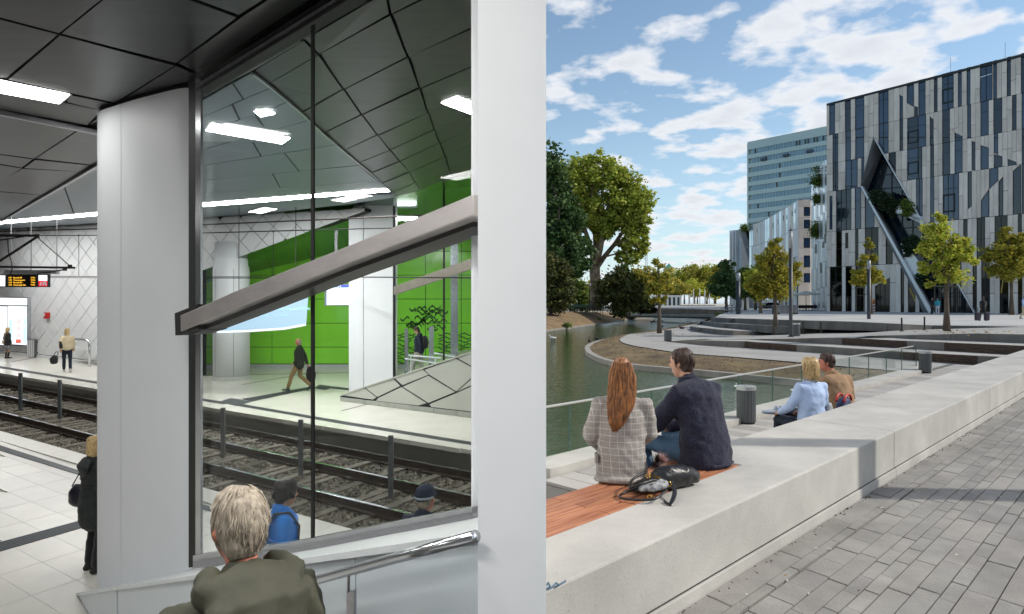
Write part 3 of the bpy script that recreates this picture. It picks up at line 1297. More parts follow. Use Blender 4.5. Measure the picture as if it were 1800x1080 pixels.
# ledge on top
base = [(150, 1036), (335, 1001), (524, 968), (835, 906)]
xsn = [134, 260, 389, 531, 690, 848]
for i in range(len(xsn) - 1):
    xa, xb = xsn[i], xsn[i + 1]

    def by(x):
        x = max(x, 150)
        for (p, q), (r_, s_) in zip(base, base[1:]):
            if p <= x <= r_ or (r_, s_) == base[-1]:
                return q + (s_ - q) * (x - p) / (r_ - p)
    MB().prism([PPL.hit(xa, topy(xa), .02), PPL.hit(xb, topy(xb), .02), GL.hit(xb, by(xb), -.02), GL.hit(max(xa, 150), by(xa), -.02)], (0, 0, -.03)).build('coping', M('white_coping', '#d4d8da', rough=.4, var=.03), ps)
mb = MB()
for (p, q) in zip(topl, topl[1:]):
    pprism(mb, PPL, [(p[0], p[1] + .5), (q[0], q[1] + .5), (q[0], q[1] + 3.6), (p[0], p[1] + 3.6)], .05, .004)
mb.build('shadow_joint', m_gap, ps)
mb = MB()
a, b = PPL.hit(134, 1300, -.05), PPL.hit(848, 1300, -.05)
mb.prism([PPL.hit(140, 1049, -.05), PPL.hit(848, 940, -.05), PPL.hit(848, 1500, -.05), PPL.hit(140, 1300, -.05)], -PPL.n * .3)
mb.build('parapet_core', m_joint, ps)
# handrail
hr = root('handrail', PPL.hit(615, 1080, .12), 'round steel handrail on a flat post in front of the white parapet', 'handrail')
MB().tube([PPL.hit(x, y, .12) for x, y in ((372, 1017), (390, 1018), (440, 1032), (500, 1034), (553, 1021), (700, 980), (836, 943))], .021, 12).build('rail', m_steel2, hr, smooth=True)
mb = MB()
pprism(mb, PPL, [(609, 1040), (622, 1037), (622, 1300), (609, 1300)], .012, .11)
mb.build('post', m_steel, hr)
mb = MB()
mb.tube([PPL.hit(612, 1040, .11), PPL.hit(613, 1006, .12)], .007, 8)
mb.build('bracket', m_steel, hr)
# stairs the man is standing on (below the picture)
st = MB()
sd = V((-1.661, 1.77, 0)).normalized()
sn = V((PPL.n.x, PPL.n.y, 0)).normalized()
for k in range(-2, 9):
    c_ = V((-.80, 2.1, 0)) + sd * (.3 * k)
    z_ = -.66 - .17 * (k if k > 0 else k)
    z_ = max(z_, -1.75)
    st.obox(c_ + V((0, 0, z_ - .5)), sd * .155, sn * .85, (0, 0, .5))
struct(st.build('stairs', M('stair_stone', '#8d8f90', rough=.6, var=.1)))
st = MB()
st.box(-2.4, -.12, -.9, 1.05, -1.2, -.001)
struct(st.build('upper_landing', M('landing_stone', '#9a9a98', rough=.6, var=.1)))

# diagonal stainless beam
bm_ = root('steel_beam', GL.hit(320, 590, .25), 'wide brushed steel beam crossing diagonally in front of the tall glass', 'beam')
BP = Plane(GL.o + GL.n * .26, GL.o + GL.n * .26 + V((1.661, -1.77, 0)))
mb = MB()
pprism(mb, BP, [(317, 554.5), (420, 509), (600, 437), (832, 341), (832, 380), (600, 468), (420, 541), (317, 584)], .22)
mb.build('beam_face', M('beam_steel', '#bdb7b5', rough=.4, metal=.65, var=.12, scale=2.2, streak=(1, 1, 4), bump=.08, bscale=3), bm_, bevel=.008)
mb = MB()
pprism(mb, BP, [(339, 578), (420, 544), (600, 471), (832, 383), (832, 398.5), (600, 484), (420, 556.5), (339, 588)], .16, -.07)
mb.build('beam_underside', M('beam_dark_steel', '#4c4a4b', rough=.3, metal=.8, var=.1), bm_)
mb = MB()
pprism(mb, BP, [(307, 551), (348, 535), (348, 539), (317, 553), (317, 585), (348, 575), (348, 580), (308, 590)], .24, -.004)
mb.build('end_cap', m_blackm, bm_)

# ============================================================ ramp wall with diamond panels, stair room glass
RA, RB = fl(598, 705), fl(827, 735)
RPL = Plane(RA, RB)
rw = root('ramp_wall', RA, 'low sloping wall of pale diamond panels beside the far platform', 'wall')
m_ramp = M('pale_concrete_panel', '#b3b5ae', rough=.45, var=.05, scale=1.5)
edge = [(598, 696.5), (638, 682), (692, 664.5), (842, 615)]
low = [(598, 698), (827, 725), (842, 727)]
rnodes = {}
polys = [[(601, 695), (639, 682), (661, 699), (655, 703)], [(640, 681), (690, 665), (703, 679), (663, 698.5)],
         [(692, 664), (741, 648), (753, 659), (707, 677.5)], [(745, 650), (800, 630), (842, 653), (802, 689), (754, 659)],
         [(707, 680), (752, 660.5), (800, 689.5), (753, 709)], [(664, 700), (705, 680.5), (750, 709.5), (735, 713.5), (660, 705)],
         [(802, 629), (842, 616), (842, 651)], [(804, 690.5), (842, 673), (842, 726), (757, 716), (754, 711)],
         [(803, 689), (842, 655), (842, 671)]]
for q in polys:
    cx_, cy_ = sum(p[0] for p in q) / len(q), sum(p[1] for p in q) / len(q)
    mb = MB()
    pprism(mb, RPL, [(cx_ + (x - cx_) * .975, cy_ + (y - cy_) * .975) for x, y in q], .04, rng.uniform(0, .004))
    mb.build('wall_panel', m_ramp, rw)
mb = MB()
pprism(mb, RPL, edge + [(842, 728), (598, 699)], .3, -.03)
mb.build('wall_core', m_joint, rw)
for k in range(6):
    xa, xb = 598 + k * 41, 598 + k * 41 + 40.4
    f_ = lambda x: (698 + (x - 598) * .118, 705 + (x - 598) * .131)
    mb = MB()
    pprism(mb, RPL, [(xa, f_(xa)[0] + .8), (xb, f_(xb)[0] + .8), (xb, f_(xb)[1]), (xa, f_(xa)[1])], .1, .03)
    mb.build('plinth_stone', M('plinth_stone', '#9c9f99', rough=.6, var=.1), rw)
mb = MB()
pprism(mb, RPL, [(598, 695), (638, 680.4), (692, 663), (842, 613.4), (842, 616), (692, 665.4), (638, 682.6), (598, 697)], .35, .02)
mb.build('coping', m_ramp, rw)

SGP = Plane(RA + V((0, .45, 0)), RB + V((0, .45, 0)))
sg = root('glass_screen', SGP.hit(695, 663), 'glass screen of the far stair with a black frame and a bar imitating the reflected steel beam', 'glass screen')
mb = MB()
pprism(mb, SGP, [(694, 662), (845, 612), (845, 290), (694, 345)], .012)
mb.build('pane', m_pgl, sg)
for x_, w_, yb in ((690.5, 2.8, 664), (778.5, 1.6, 634)):
    mb = MB()
    pprism(mb, SGP, [(x_, yb), (x_ + w_, yb), (x_ + w_, 318 if x_ > 750 else 362), (x_, 318 if x_ > 750 else 362)], .05, .02)
    mb.build('frame_post', m_blackm, sg)
mb = MB()
pprism(mb, SGP, [(692, 504), (842, 450), (842, 468), (692, 519)], .1, .03)
mb.build('beam', M('beam_reflection', '#9a948a', rough=.35, metal=.7, var=.1), sg)  # solid bar standing in for the diagonal beam's reflection in the glass
mb = MB()
pprism(mb, SGP, [(600, 486.3), (845, 487.5), (845, 489), (600, 487.4)], .02, .05)
mb.build('tie_rod', m_blackm, sg)
# posts, rails behind the screen
for x0_, x1_, yt, lb in ((792, 805, 412, 'tall steel post behind the far glass screen'), (711, 717, 578, 'short steel post behind the far glass screen, left of the man'),
                         (754, 762, 574, 'short steel post behind the far glass screen, right of the man')):
    p0 = at(x0_, 680, 19.8)
    p1 = at(x1_, yt, 19.8)
    tag(MB().box(p0.x, p1.x, 19.8, 19.95, p0.z, p1.z).build('steel_post', m_steel2), lb, 'post')
rl = root('stair_rail', at(740, 640, 19.6), 'white tubular rail in front of the man behind the far glass screen', 'handrail')
for pts in ([(712, 631), (780, 641)], [(718, 625), (775, 630)], [(763, 621), (800, 628)]):
    MB().tube([at(x, y, 19.6) for x, y in pts], .025, 8).build('rail', m_enamel, rl)
for x_, y_ in ((722, 626), (765, 630)):
    MB().tube([at(x_, y_, 19.6), at(x_, 690, 19.6)], .02, 6).build('post', m_enamel, rl)
# raised floor of the stair room
struct(MB().prism([at(694, 668, 20), at(842, 640, 20), at(842, 640, 20) + V((0, 6.8, .1)), at(694, 668, 20) + V((0, 6.8, .1))], (0, 0, -.15)).build('stair_floor', m_floor2))

# ============================================================ displays, furniture on the far platform
def board(px0, px1, py0, py1, Y, name, label, cat, body, th=.12):
    a, b = at(px0, py1, Y), at(px1, py0, Y)
    r_ = root(name, V(((a.x + b.x) / 2, Y, a.z)), label, cat)
    MB().box(a.x, b.x, Y, Y + th, a.z, b.z).build('casing', body, r_, bevel=.01)
    return r_, a, b


YS = 24.0
r_, a, b = board(-20, 10, 482.5, 505, YS, 'info_display', 'white lit route map display at the left edge, beside the departure board', 'display', m_blackm)
pa, pb = at(-18, 503.5, YS - .005), at(9, 484.5, YS - .005)
MB().box(pa.x, pb.x, YS - .012, YS - .002, pa.z, pb.z).build('screen', m_poster, r_)
r_, a, b = board(12.5, 64.5, 482, 505, YS, 'departure_board', 'black departure board with amber lettering hanging above the far platform', 'display', m_blackm)
m_led = M('led_black', '#050505', rough=.3, var=0)
pa, pb = at(14, 503.5, YS - .005), at(63, 483.7, YS - .005)
MB().box(pa.x, pb.x, YS - .012, YS - .002, pa.z, pb.z).build('screen', m_led, r_)
for k, (ln, ds, tm) in enumerate((('U71', 'Benrath Bf', '2 Min'), ('U72', 'Volmerswerth', '4 Min'), ('U73', 'Benrath Bf', '7 Min'), ('U73', 'Universität Ost', '9 Min'))):
    y_ = 489.6 + k * 4.25
    for tx, x_, al in ((ln, 15, 'LEFT'), (ds, 23.5, 'LEFT'), (tm, 62, 'RIGHT')):
        text_mesh('lettering', tx, m_amber, r_, at(x_, y_, YS - .02), (1, 0, 0), (0, 0, 1), .052, al)
r_, a, b = board(66, 85, 482, 505, YS, 'info_display', 'small square screen with a red and white picture, right of the departure board', 'display', m_blackm)
for x0_, x1_, y0_, y1_, mt in ((68, 83.3, 484, 494, m_poster), (68, 83.3, 494, 503.3, M('screen_red', '#c82030', var=0, emit=C('#d82038'), estr=.7))):
    pa, pb = at(x0_, y1_, YS), at(x1_, y0_, YS)
    MB().box(pa.x, pb.x, YS - .012, YS - .002, pa.z, pb.z).build('screen', mt, r_)
for pl_ in ([(70, 499), (72, 496), (73, 496), (73, 502), (70, 502)], [(75, 496), (81, 495), (82, 502), (79, 502), (79, 498), (77, 502), (75, 502)]):
    MB().prism([at(x, y, YS - .014) for x, y in pl_], (0, -.004, 0)).build('picture', m_enamel, r_)
# the carrier bar of the boards
cb_ = root('display_carrier', at(50, 478, YS + .2), 'grey steel carrier beam holding the departure displays', 'beam')
pa, pb = at(9, 482, YS + .15), at(101, 475, YS + .15)
MB().box(pa.x, pb.x, YS + .1, YS + .25, pa.z, pb.z).build('beam', m_steel, cb_)
for x_ in (20, 55, 100):
    pa = at(x_, 475, YS + .17)
    MB().box(pa.x - .012, pa.x + .012, YS + .15, YS + .18, pa.z, ceil_z(YS) + .1).build('hanger', m_steel, cb_)

# advertising light box on the wall
ad = root('advertising_lightbox', WPL.hit(20, 625), 'big white backlit advertising case on the diamond wall behind the woman in black', 'light box')
mb = MB()
pprism(mb, WPL, [(-40, 521), (48, 523), (48, 609), (-40, 606)], .2, .16)
mb.build('casing', m_steel2, ad)
for q in ([(-40, 523), (47, 524.5), (47, 537), (-40, 536)],):
    mb = MB()
    pprism(mb, WPL, q, .006, .17)
    mb.build('light_panel', m_poster, ad)
for x0_, x1_ in ((-38, 12.5), (14, 46.5)):
    mb = MB()
    pprism(mb, WPL, [(x0_, 538), (x1_, 539), (x1_, 607), (x0_, 605)], .006, .17)
    mb.build('light_panel', m_poster, ad)
m_post2 = M('poster_pink', '#e8c0c0', var=0, emit=C('#eac8c8'), estr=.75)
m_post3 = M('poster_red', '#d05040', var=0, emit=C('#d86050'), estr=.6)
m_post4 = M('poster_blue', '#b0d0e8', var=0, emit=C('#b4d4ee'), estr=.8)
for q, mt in (([(29, 560), (38, 560), (38, 571), (29, 571)], m_post2), ([(29, 574), (37, 574), (37, 582), (29, 582)], m_post2), ([(28, 585), (37, 585), (37, 594), (28, 594)], m_post2),
              ([(28, 597), (36.5, 597), (36.5, 603.5), (28, 603.5)], m_post3), ([(41, 560), (46, 560), (46, 572), (41, 572)], m_post4), ([(41, 575), (46, 575), (46, 604), (41, 604)], m_post4),
              ([(16, 562), (21, 562), (21, 600), (16, 600)], m_post4)):
    mb = MB()
    pprism(mb, WPL, q, .004, .176)
    mb.build('poster', mt, ad)
# red alarm box
al = root('alarm_box', WPL.hit(79, 560), 'small red alarm box on the diamond wall', 'alarm box')
mb = MB()
pprism(mb, WPL, [(76, 549.5), (82.5, 549.5), (82.5, 560.5), (76, 560.5)], .14, .14)
mb.build('casing', m_red, al, bevel=.02)
mb = MB()
pprism(mb, WPL, [(76.6, 551), (78.6, 551), (78.6, 556), (76.6, 556)], .01, .15)
mb.build('label_plate', m_enamel, al)
# grey cabinet
cbp = fl(56, 629)
cab = root('bin_cabinet', cbp, 'grey ribbed steel waste cabinet on the far platform by the light box', 'bin')
x0_, x1_ = at(47.5, 629, cbp.y).x, at(60, 629, cbp.y).x
zt_ = at(50, 596, cbp.y).z
MB().box(x0_, x1_, cbp.y, cbp.y + .45, cbp.z, zt_).build('body', m_steel, cab, bevel=.02)
mb = MB()
for k in range(4):
    x_ = x0_ + (x1_ - x0_) * (k + .5) / 4
    mb.box(x_ - .018, x_ + .018, cbp.y - .012, cbp.y, cbp.z + .05, zt_ - .05)
mb.build('rib', m_enamel2, cab)
MB().box(x1_ + .001, x1_ + .11, cbp.y + .02, cbp.y + .43, cbp.z + .12, zt_ - .02).build('side_door', m_steel, cab)
mb = MB()
for t in (.25, .8):
    mb.ball((x1_ + .115, cbp.y + .05, cbp.z + (zt_ - cbp.z) * t), .035, 8, 5)
mb.build('lock', m_blackm, cab)
# leaning bench
bp = fl(157, 645)
bn = root('leaning_bench', bp, 'white tubular leaning bench on the far platform against the diamond wall', 'bench')
Yb = bp.y
MB().tube([at(124, 596, Yb + 1.2), at(145, 597, Yb + .4), at(154, 598.5, Yb + .05), at(157.5, 603, Yb), at(157.5, 645, Yb)], .05, 10).build('frame', m_steel2, bn, smooth=True)
MB().tube([at(124, 596, Yb + 1.2), at(124, 640, Yb + 1.2)], .05, 10).build('frame', m_steel2, bn, smooth=True)
MB().prism([at(125, 610, Yb + 1.2), at(156, 613.5, Yb), at(156, 617, Yb), at(125, 613, Yb + 1.2)], (0, .12, 0)).build('seat_slat', m_enamel2, bn)
MB().tube([at(125, 630, Yb + 1.2), at(157, 634, Yb)], .04, 8).build('rail', m_steel2, bn)

# screen seen through the glass and glowing panel imitating a reflection in it
YB = 22.0
r_, a, b = board(570, 622, 499.5, 538, YB, 'hanging_display', 'hanging display with a blue header, left of the far white column', 'display', m_steel)
pa, pb = at(574.5, 536, YB), at(622, 506, YB)
MB().box(pa.x, pb.x, YB - .012, YB - .002, pa.z, pb.z).build('screen', m_screen, r_)
pa, pb = at(574.5, 505.5, YB), at(622, 501, YB)
MB().box(pa.x, pb.x, YB - .012, YB - .002, pa.z, pb.z).build('header', m_bluehdr, r_)
for k in range(6):
    pa, pb = at(577 + k * 4, 504.5, YB), at(579.5 + k * 4, 502, YB)
    MB().box(pa.x, pb.x, YB - .016, YB - .012, pa.z, pb.z).build('header_mark', m_poster, r_)
p = at(591, 500, YB + .06)
MB().tube([p, V((p.x, p.y, at(591, 405, YB).z))], .055, 8).build('hanger_pole', m_steel, r_)
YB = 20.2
lp = root('light_panel', at(465, 588, YB), 'large pale blue glowing panel imitating a reflection in the glass, with faint invented lettering, behind the beam', 'display')
m_lp = M('reflection_glow_blue', '#46525e', var=0, emit=(.55, .80, 1, 1), estr=.62)  # this glow stands in for a bright screen mirrored in the pane
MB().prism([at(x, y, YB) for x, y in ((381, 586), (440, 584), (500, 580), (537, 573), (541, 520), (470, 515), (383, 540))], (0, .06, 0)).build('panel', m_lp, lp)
m_lpd = M('invented_lettering', '#9cc4e0', var=0, emit=C('#7fb0d4'), estr=.45)
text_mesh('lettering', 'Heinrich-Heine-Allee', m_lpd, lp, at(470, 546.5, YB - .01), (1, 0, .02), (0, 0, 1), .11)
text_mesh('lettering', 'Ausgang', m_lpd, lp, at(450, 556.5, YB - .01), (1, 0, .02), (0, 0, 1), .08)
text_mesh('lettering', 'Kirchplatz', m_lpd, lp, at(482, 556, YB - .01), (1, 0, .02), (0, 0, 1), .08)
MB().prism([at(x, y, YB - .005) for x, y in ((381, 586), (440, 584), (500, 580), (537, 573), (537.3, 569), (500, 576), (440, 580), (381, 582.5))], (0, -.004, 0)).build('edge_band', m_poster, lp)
for x_ in (420, 520):
    p = at(x_, 520, YB + .03)
    MB().tube([p, V((p.x, p.y, ceil_z(YB)))], .012, 6).build('hanger_rod', m_blackm, lp)

# ============================================================ overhead line
YW = 19.0
ow = root('overhead_line', at(0, 414, YW), 'black overhead contact wires running above the tracks', 'overhead wire')


def wire(pts, r_, nm='wire', mt=m_blackm):
    MB().tube([at(x, y, Y_) for x, y, Y_ in pts], r_, 6).build(nm, mt, ow)


wire([(-40, 408.5, 22), (171, 402.5, 20), (353, 395.5, 18), (613, 384.5, 16), (845, 374, 14.5)], .018, mt=M('wire_brown', '#3a2422', rough=.6, var=0))
wire([(-40, 414.5, 22), (171, 414, 20), (353, 410, 18), (613, 403, 16), (845, 397, 14.5)], .016)
wire([(85, 486, 21), (171, 486.5, 20), (353, 487, 18), (613, 487.5, 16), (845, 489, 14.5)], .012)
wire([(85, 488.2, 21), (171, 488.7, 20), (353, 489.2, 18), (613, 489.4, 16)], .01)
for x_, y0_, y1_, Y_ in ((138.5, 414, 485, 20.4), (480.5, 407, 487, 17.1)):
    wire([(x_, y0_, Y_), (x_, y1_, Y_)], .008, 'dropper')
    MB().ball(at(x_, y0_, Y_), .03, 6, 4).build('clamp', m_blackm, ow)
ca_ = root('cantilever_arm', at(0, 470, 21), 'black cantilever arm carrying the overhead wires, left edge', 'cantilever')
for pts, r_, nm in (([(-30, 414.3), (66, 414.6)], .042, 'top_tube'), ([(-30, 475), (0, 459), (66, 416)], .04, 'strut'), ([(-30, 469), (131, 471)], .035, 'lower_tube'),
                    ([(66, 418), (122, 467)], .014, 'stay_wire'), ([(0, 422.5), (46, 415.5)], .02, 'brace'), ([(13.5, 421), (15, 445), (21, 463), (21.5, 474), (18, 482)], .014, 'cable'),
                    ([(66, 481), (90, 478), (114, 474), (115, 471)], .022, 'registration_arm')):
    MB().tube([at(x, y, 21) for x, y in pts], r_, 8).build(nm, m_blackm, ca_)
for x_, y_ in ((65.5, 415), (123, 469), (114, 473)):
    MB().obox(at(x_, y_, 20.97), (.045, 0, 0), (0, .04, 0), (0, 0, .06)).build('clamp', m_blackm, ca_)
# real posts that carry the arm, off to the left
p = at(-60, 470, 21)
MB().box(p.x - .1, p.x + .1, 20.9, 21.1, LP(p.x, 21, BED).z, ceil_z(21)).build('mast', m_blackm, ca_)
MB().tube([p, at(-30, 469, 21)], .035, 8).build('lower_tube', m_blackm, ca_)
# ============================================================ open air: water, ground, paving
ZW = EYE - 2.60           # water
ZK = EYE - 2.15           # lower walk
ZP = EYE - 2.20           # promenade
ZPL = EYE - 1.18          # plaza
wv = V((1163 / F, 1, 0)).normalized()       # along the bench wall
cv = V((-790 / F, 1, 0)).normalized()       # across the paving

m_conc = M('pale_concrete', '#b3b0aa', rough=.85, var=.12, scale=1.1, bump=.12, bscale=60, detail=8, speck=(95, .66, .6), stain=(1.7, .86))
m_conc2 = M('grey_concrete', '#8b8883', rough=.85, var=.22, scale=1.1, bump=.2, bscale=30, detail=8)
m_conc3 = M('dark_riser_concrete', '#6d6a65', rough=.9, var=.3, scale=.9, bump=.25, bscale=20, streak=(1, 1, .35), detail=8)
m_woodcl = M('dark_wood_cladding', '#4a3a30', rough=.8, var=.4, scale=2.5, streak=(1, 1, 9))
m_pave = M('grey_pavement', '#a3a09b', rough=.9, var=.14, scale=1.0, bump=.15, bscale=30, detail=8, stain=(.5, .82))
m_soil = M('bare_soil', '#77624a', rough=1, var=.3, scale=.8, col2='#8d7654', bump=.5, bscale=6, detail=8)
m_soil2 = M('grassy_soil', '#6f5c44', rough=1, var=.35, scale=.7, col2='#7d6c4a', bump=.6, bscale=5, detail=8, speck=(9, .56, .62), stain=(.8, .62))
m_joint2 = M('paving_joint', '#2c2a28', rough=1, var=.2)
m_alu = M('pale_rail_metal', '#c9c8c2', rough=.35, metal=.6, var=.03)
m_bgl = glass_mat('balustrade_glass', (.94, .975, .96), refl=.9)

# water
m_w = bpy.data.materials.new('pond_water')
m_w.use_nodes = True
N, L = m_w.node_tree.nodes, m_w.node_tree.links
b = N['Principled BSDF']
b.inputs['Base Color'].default_value = (.034, .055, .012, 1)
b.inputs['Roughness'].default_value = .06
b.inputs['IOR'].default_value = 1.33
g = N.new('ShaderNodeNewGeometry')
hs = None
for sc_, w_, st_ in ((2.2, 1.0, (1, 2.2, 1)), (7.0, .45, (1, 1.7, 1))):
    mpn = N.new('ShaderNodeMapping')
    mpn.inputs['Scale'].default_value = st_
    mpn.inputs['Rotation'].default_value = (0, 0, .5)
    L.new(g.outputs['Position'], mpn.inputs[0])
    n_ = N.new('ShaderNodeTexNoise')
    n_.inputs['Scale'].default_value = sc_
    n_.inputs['Detail'].default_value = 3
    L.new(mpn.outputs[0], n_.inputs['Vector'])
    ml = N.new('ShaderNodeMath')
    ml.operation = 'MULTIPLY_ADD'
    L.new(n_.outputs[0], ml.inputs[0])
    ml.inputs[1].default_value = w_
    if hs is None:
        ml.inputs[2].default_value = 0
    else:
        L.new(hs, ml.inputs[2])
    hs = ml.outputs[0]
bp_ = N.new('ShaderNodeBump')
bp_.inputs['Strength'].default_value = .5
bp_.inputs['Distance'].default_value = .10
L.new(hs, bp_.inputs['Height'])
L.new(bp_.outputs[0], b.inputs['Normal'])


def flat(name, pts, mat, z=None, parent=None, kind='structure', th=None):
    mb_ = MB()
    P_ = [V((p[0], p[1], p[2] if z is None else z)) for p in pts]
    if th:
        mb_.prism(P_, (0, 0, -th))
    else:
        mb_.poly(P_)
    o_ = mb_.build(name, mat, parent)
    if kind and parent is None:
        o_['kind'] = kind
    return o_


flat('water', [(.125, 5.5), (40, 5.5), (60, 60), (90, 262), (-60, 262), (-40, 43), (.125, 43)], m_w, z=ZW)
flat('ground', [(-3000, -300), (3000, -300), (3000, 5000), (-3000, 5000)], M('earth', '#5b5444', rough=1, var=.2, scale=.2), z=-4.2)
# far bank
fb_ = MB()
fb_.add([(-400, 262, ZW - .5), (500, 262, ZW - .5), (500, 262, EYE - 1.15), (-400, 262, EYE - 1.15), (-400, 4500, EYE - 1.15), (500, 4500, EYE - 1.15)],
        [(0, 1, 2, 3), (3, 2, 5, 4)])
struct(fb_.build('far_bank', M('far_bank_gravel', '#b9b3a6', rough=1, var=.12, scale=.1)))
qs = MB()
for k in range(4):
    qs.box(45, 90, 256 - k * 1.6, 257.6 - k * 1.6, ZW - .3, EYE - 1.25 - k * .33)
struct(qs.build('far_steps', m_conc2))

# left bank of bare soil
wl_ = [gz(x, y, 2.58) for x, y in ((930, 586.5), (960, 583), (1005, 577), (1047, 571), (1075, 567), (1100, 563), (1125, 561), (1150, 558.5))]
tp_ = [at(930, 550.5, 74), at(960, 550.5, 76), at(1005, 548.5, 82), at(1047, 549, 92), at(1075, 550.5, 102), at(1100, 553, 112), at(1125, 555.2, 118), at(1152, 557.5, 124)]
mb = MB()
n = len(wl_)
mid_ = [(a * .55 + b * .45) + V((0, 0, .12)) for a, b in zip(wl_, tp_)]
rows = [[p + V((0, 0, -.4)) for p in wl_], [p + V((0, .2, .03)) for p in wl_], [p + V((0, 1.4, .28)) for p in wl_], mid_, tp_]
mb.add([p for r_ in rows for p in r_], [(k * n + i, k * n + i + 1, (k + 1) * n + i + 1, (k + 1) * n + i) for k in range(len(rows) - 1) for i in range(n - 1)])
struct(mb.build('bank', m_soil, smooth=True))
mb = MB()
mb.add([p + V((0, .15, -.35)) for p in wl_] + [p + V((0, .15, .12)) for p in wl_] + [p + V((0, .75, .12)) for p in wl_],
       [(k * n + i, k * n + i + 1, (k + 1) * n + i + 1, (k + 1) * n + i) for k in range(2) for i in range(n - 1)])
struct(mb.build('bank_kerb', m_conc2))
zt_ = tp_[0].z
flat('park_ground', [(-80, 74, tp_[0].z)] + [tuple(p + V((0, -.05, -.01))) for p in tp_] + [(30, 250, .45), (-150, 250, .45)], M('park_path', '#9a8c78', rough=1, var=.2, scale=.4))

# near promenade of the peninsula, soil strip and kerb
kerb = [(1195, 572.5), (1165, 579.5), (1135, 584), (1099, 589.5), (1070, 594.5), (1049, 599), (1036, 603.8), (1028.5, 609), (1029, 615), (1034, 620.5), (1054, 630), (1086, 637.5), (1130, 643), (1199, 648.5), (1290, 657), (1380, 666), (1480, 676), (1610, 690)]
inner = [(1234, 566), (1205, 573), (1180, 578.3), (1150, 583.5), (1111, 587), (1098, 591), (1090, 596), (1091, 600), (1098.5, 603.8), (1113, 607.5), (1136, 611.5), (1165, 616), (1199, 620.3), (1290, 627.5), (1380, 635), (1480, 644), (1594, 653.0)]
LK = 2.40
kp = [gz(x, y, LK) for x, y in kerb]
ip = [gz(x, y, 2.2) for x, y in inner]


def resample(P_, n_):
    d = [0]
    for a, b in zip(P_, P_[1:]):
        d.append(d[-1] + (b - a).length)
    out = []
    for k in range(n_):
        t = d[-1] * k / (n_ - 1)
        for i in range(len(P_) - 1):
            if d[i + 1] >= t - 1e-9:
                f_ = (t - d[i]) / max(1e-9, d[i + 1] - d[i])
                out.append(P_[i] + (P_[i + 1] - P_[i]) * f_)
                break
    return out


def cr(P_, n_=5):
    """Catmull-Rom through an open list"""
    Q = [P_[0] * 2 - P_[1]] + list(P_) + [P_[-1] * 2 - P_[-2]]
    out = []
    for i in range(1, len(Q) - 2):
        p0, p1, p2, p3 = Q[i - 1:i + 3]
        for k in range(n_):
            t = k / n_
            out.append(.5 * ((2 * p1) + (p2 - p0) * t + (2 * p0 - 5 * p1 + 4 * p2 - p3) * t * t + (3 * p1 - p0 - 3 * p2 + p3) * t ** 3))
    out.append(P_[-1])
    return out


kp, ip = cr(kp), cr(ip)
NK = 90
kr, ir = resample(kp, NK), resample(ip, NK)
kin = []
for i in range(NK):
    t = (kr[min(i + 1, NK - 1)] - kr[max(i - 1, 0)])
    t = V((t.x, t.y, 0)).normalized()
    nrm = V((-t.y, t.x, 0))
    if nrm.dot(ir[i] - kr[i]) < 0:
        nrm = -nrm
    kin.append(kr[i] + nrm * .28)
# kerb stones in curved lengths
kb = root('kerb_edging', kr[45], 'curved concrete kerb along the water round the paved peninsula', 'kerb')
for s0 in range(0, NK - 1, 3):
    s1 = min(s0 + 3, NK - 1)
    mb = MB()
    for i in range(s0, s1):
        a, b_, c_, d_ = kr[i], kr[i + 1], kin[i + 1], kin[i]
        f0 = .015 if i == s0 else 0
        a2, d2_ = a + (b_ - a) * f0, d_ + (c_ - d_) * f0
        mb.prism([a2, b_, c_, d2_], (0, 0, -.55))
    mb.build('kerb_stone', m_conc2, kb)
mb = MB()
m4 = 7
grid = []
for j in range(m4):
    t = j / (m4 - 1)
    row = []
    for i in range(NK):
        p = kin[i] * (1 - t) + ir[i] * t
        h_ = math.sin(t * math.pi) * .10 + rng.uniform(-.03, .03) * (0 < j < m4 - 1)
        row.append(p + V((0, 0, -.03 + h_ - (.01 if j == m4 - 1 else 0))))
    grid += row
mb.add(grid, [(j * NK + i, j * NK + i + 1, (j + 1) * NK + i + 1, (j + 1) * NK + i) for j in range(m4 - 1) for i in range(NK - 1)])
struct(mb.build('soil_strip', m_soil2, smooth=True))

# ------------------------------------------------------------ steps and ramps of the square
# (x, y of top, y of foot, level of foot)
low_r = [(1172, 600.7, 601, 2.2), (1244, 599.5, 608, 2.2), (1308, 600.6, 611.8, 2.2), (1400, 607, 618.3, 2.2), (1500, 613.5, 625, 2.2), (1644, 622, 636.7, 2.2), (1716, 626, 642.3, 2.2), (1800, 630.8, 649, 2.2), (1900, 636.5, 657, 2.2)]
sec_r = [(1313, 596.8, 597.2, 1.92), (1383, 596, 601, 1.92), (1440, 594.8, 604.2, 1.92), (1500, 595, 607.6, 1.92), (1594, 600, 613.2, 1.92), (1660, 602.6, 617, 1.92), (1773, 607.3, 624, 1.92), (1900, 613, 631.5, 1.92)]
thi_r = [(1517, 591, 591.4, 1.62), (1563, 590.2, 594, 1.60), (1608, 589.3, 596.7, 1.6), (1716, 587, 600.5, 1.6), (1800, 588.7, 604, 1.6), (1900, 591, 608, 1.6)]
t1_r = [(1220, 573.7, 578.5, 2.2), (1233, 576.5, 584.2, 2.2), (1258, 579.5, 588, 2.2), (1288, 581.7, 590, 2.2), (1325, 583, 589.6, 2.2), (1362, 584, 587.8, 2.2), (1392, 585, 585.6, 2.2)]
t2_r = [(1237.5, 564, 569, 1.9), (1250, 566.3, 572.5, 1.9), (1278, 569, 577, 1.9), (1311, 571, 580, 1.9), (1362, 573.4, 584, 1.9), (1400, 574.8, 584.6, 1.9), (1443, 577.3, 584, 1.9), (1500, 579.8, 582.8, 1.9), (1530, 581.5, 581.9, 1.9)]
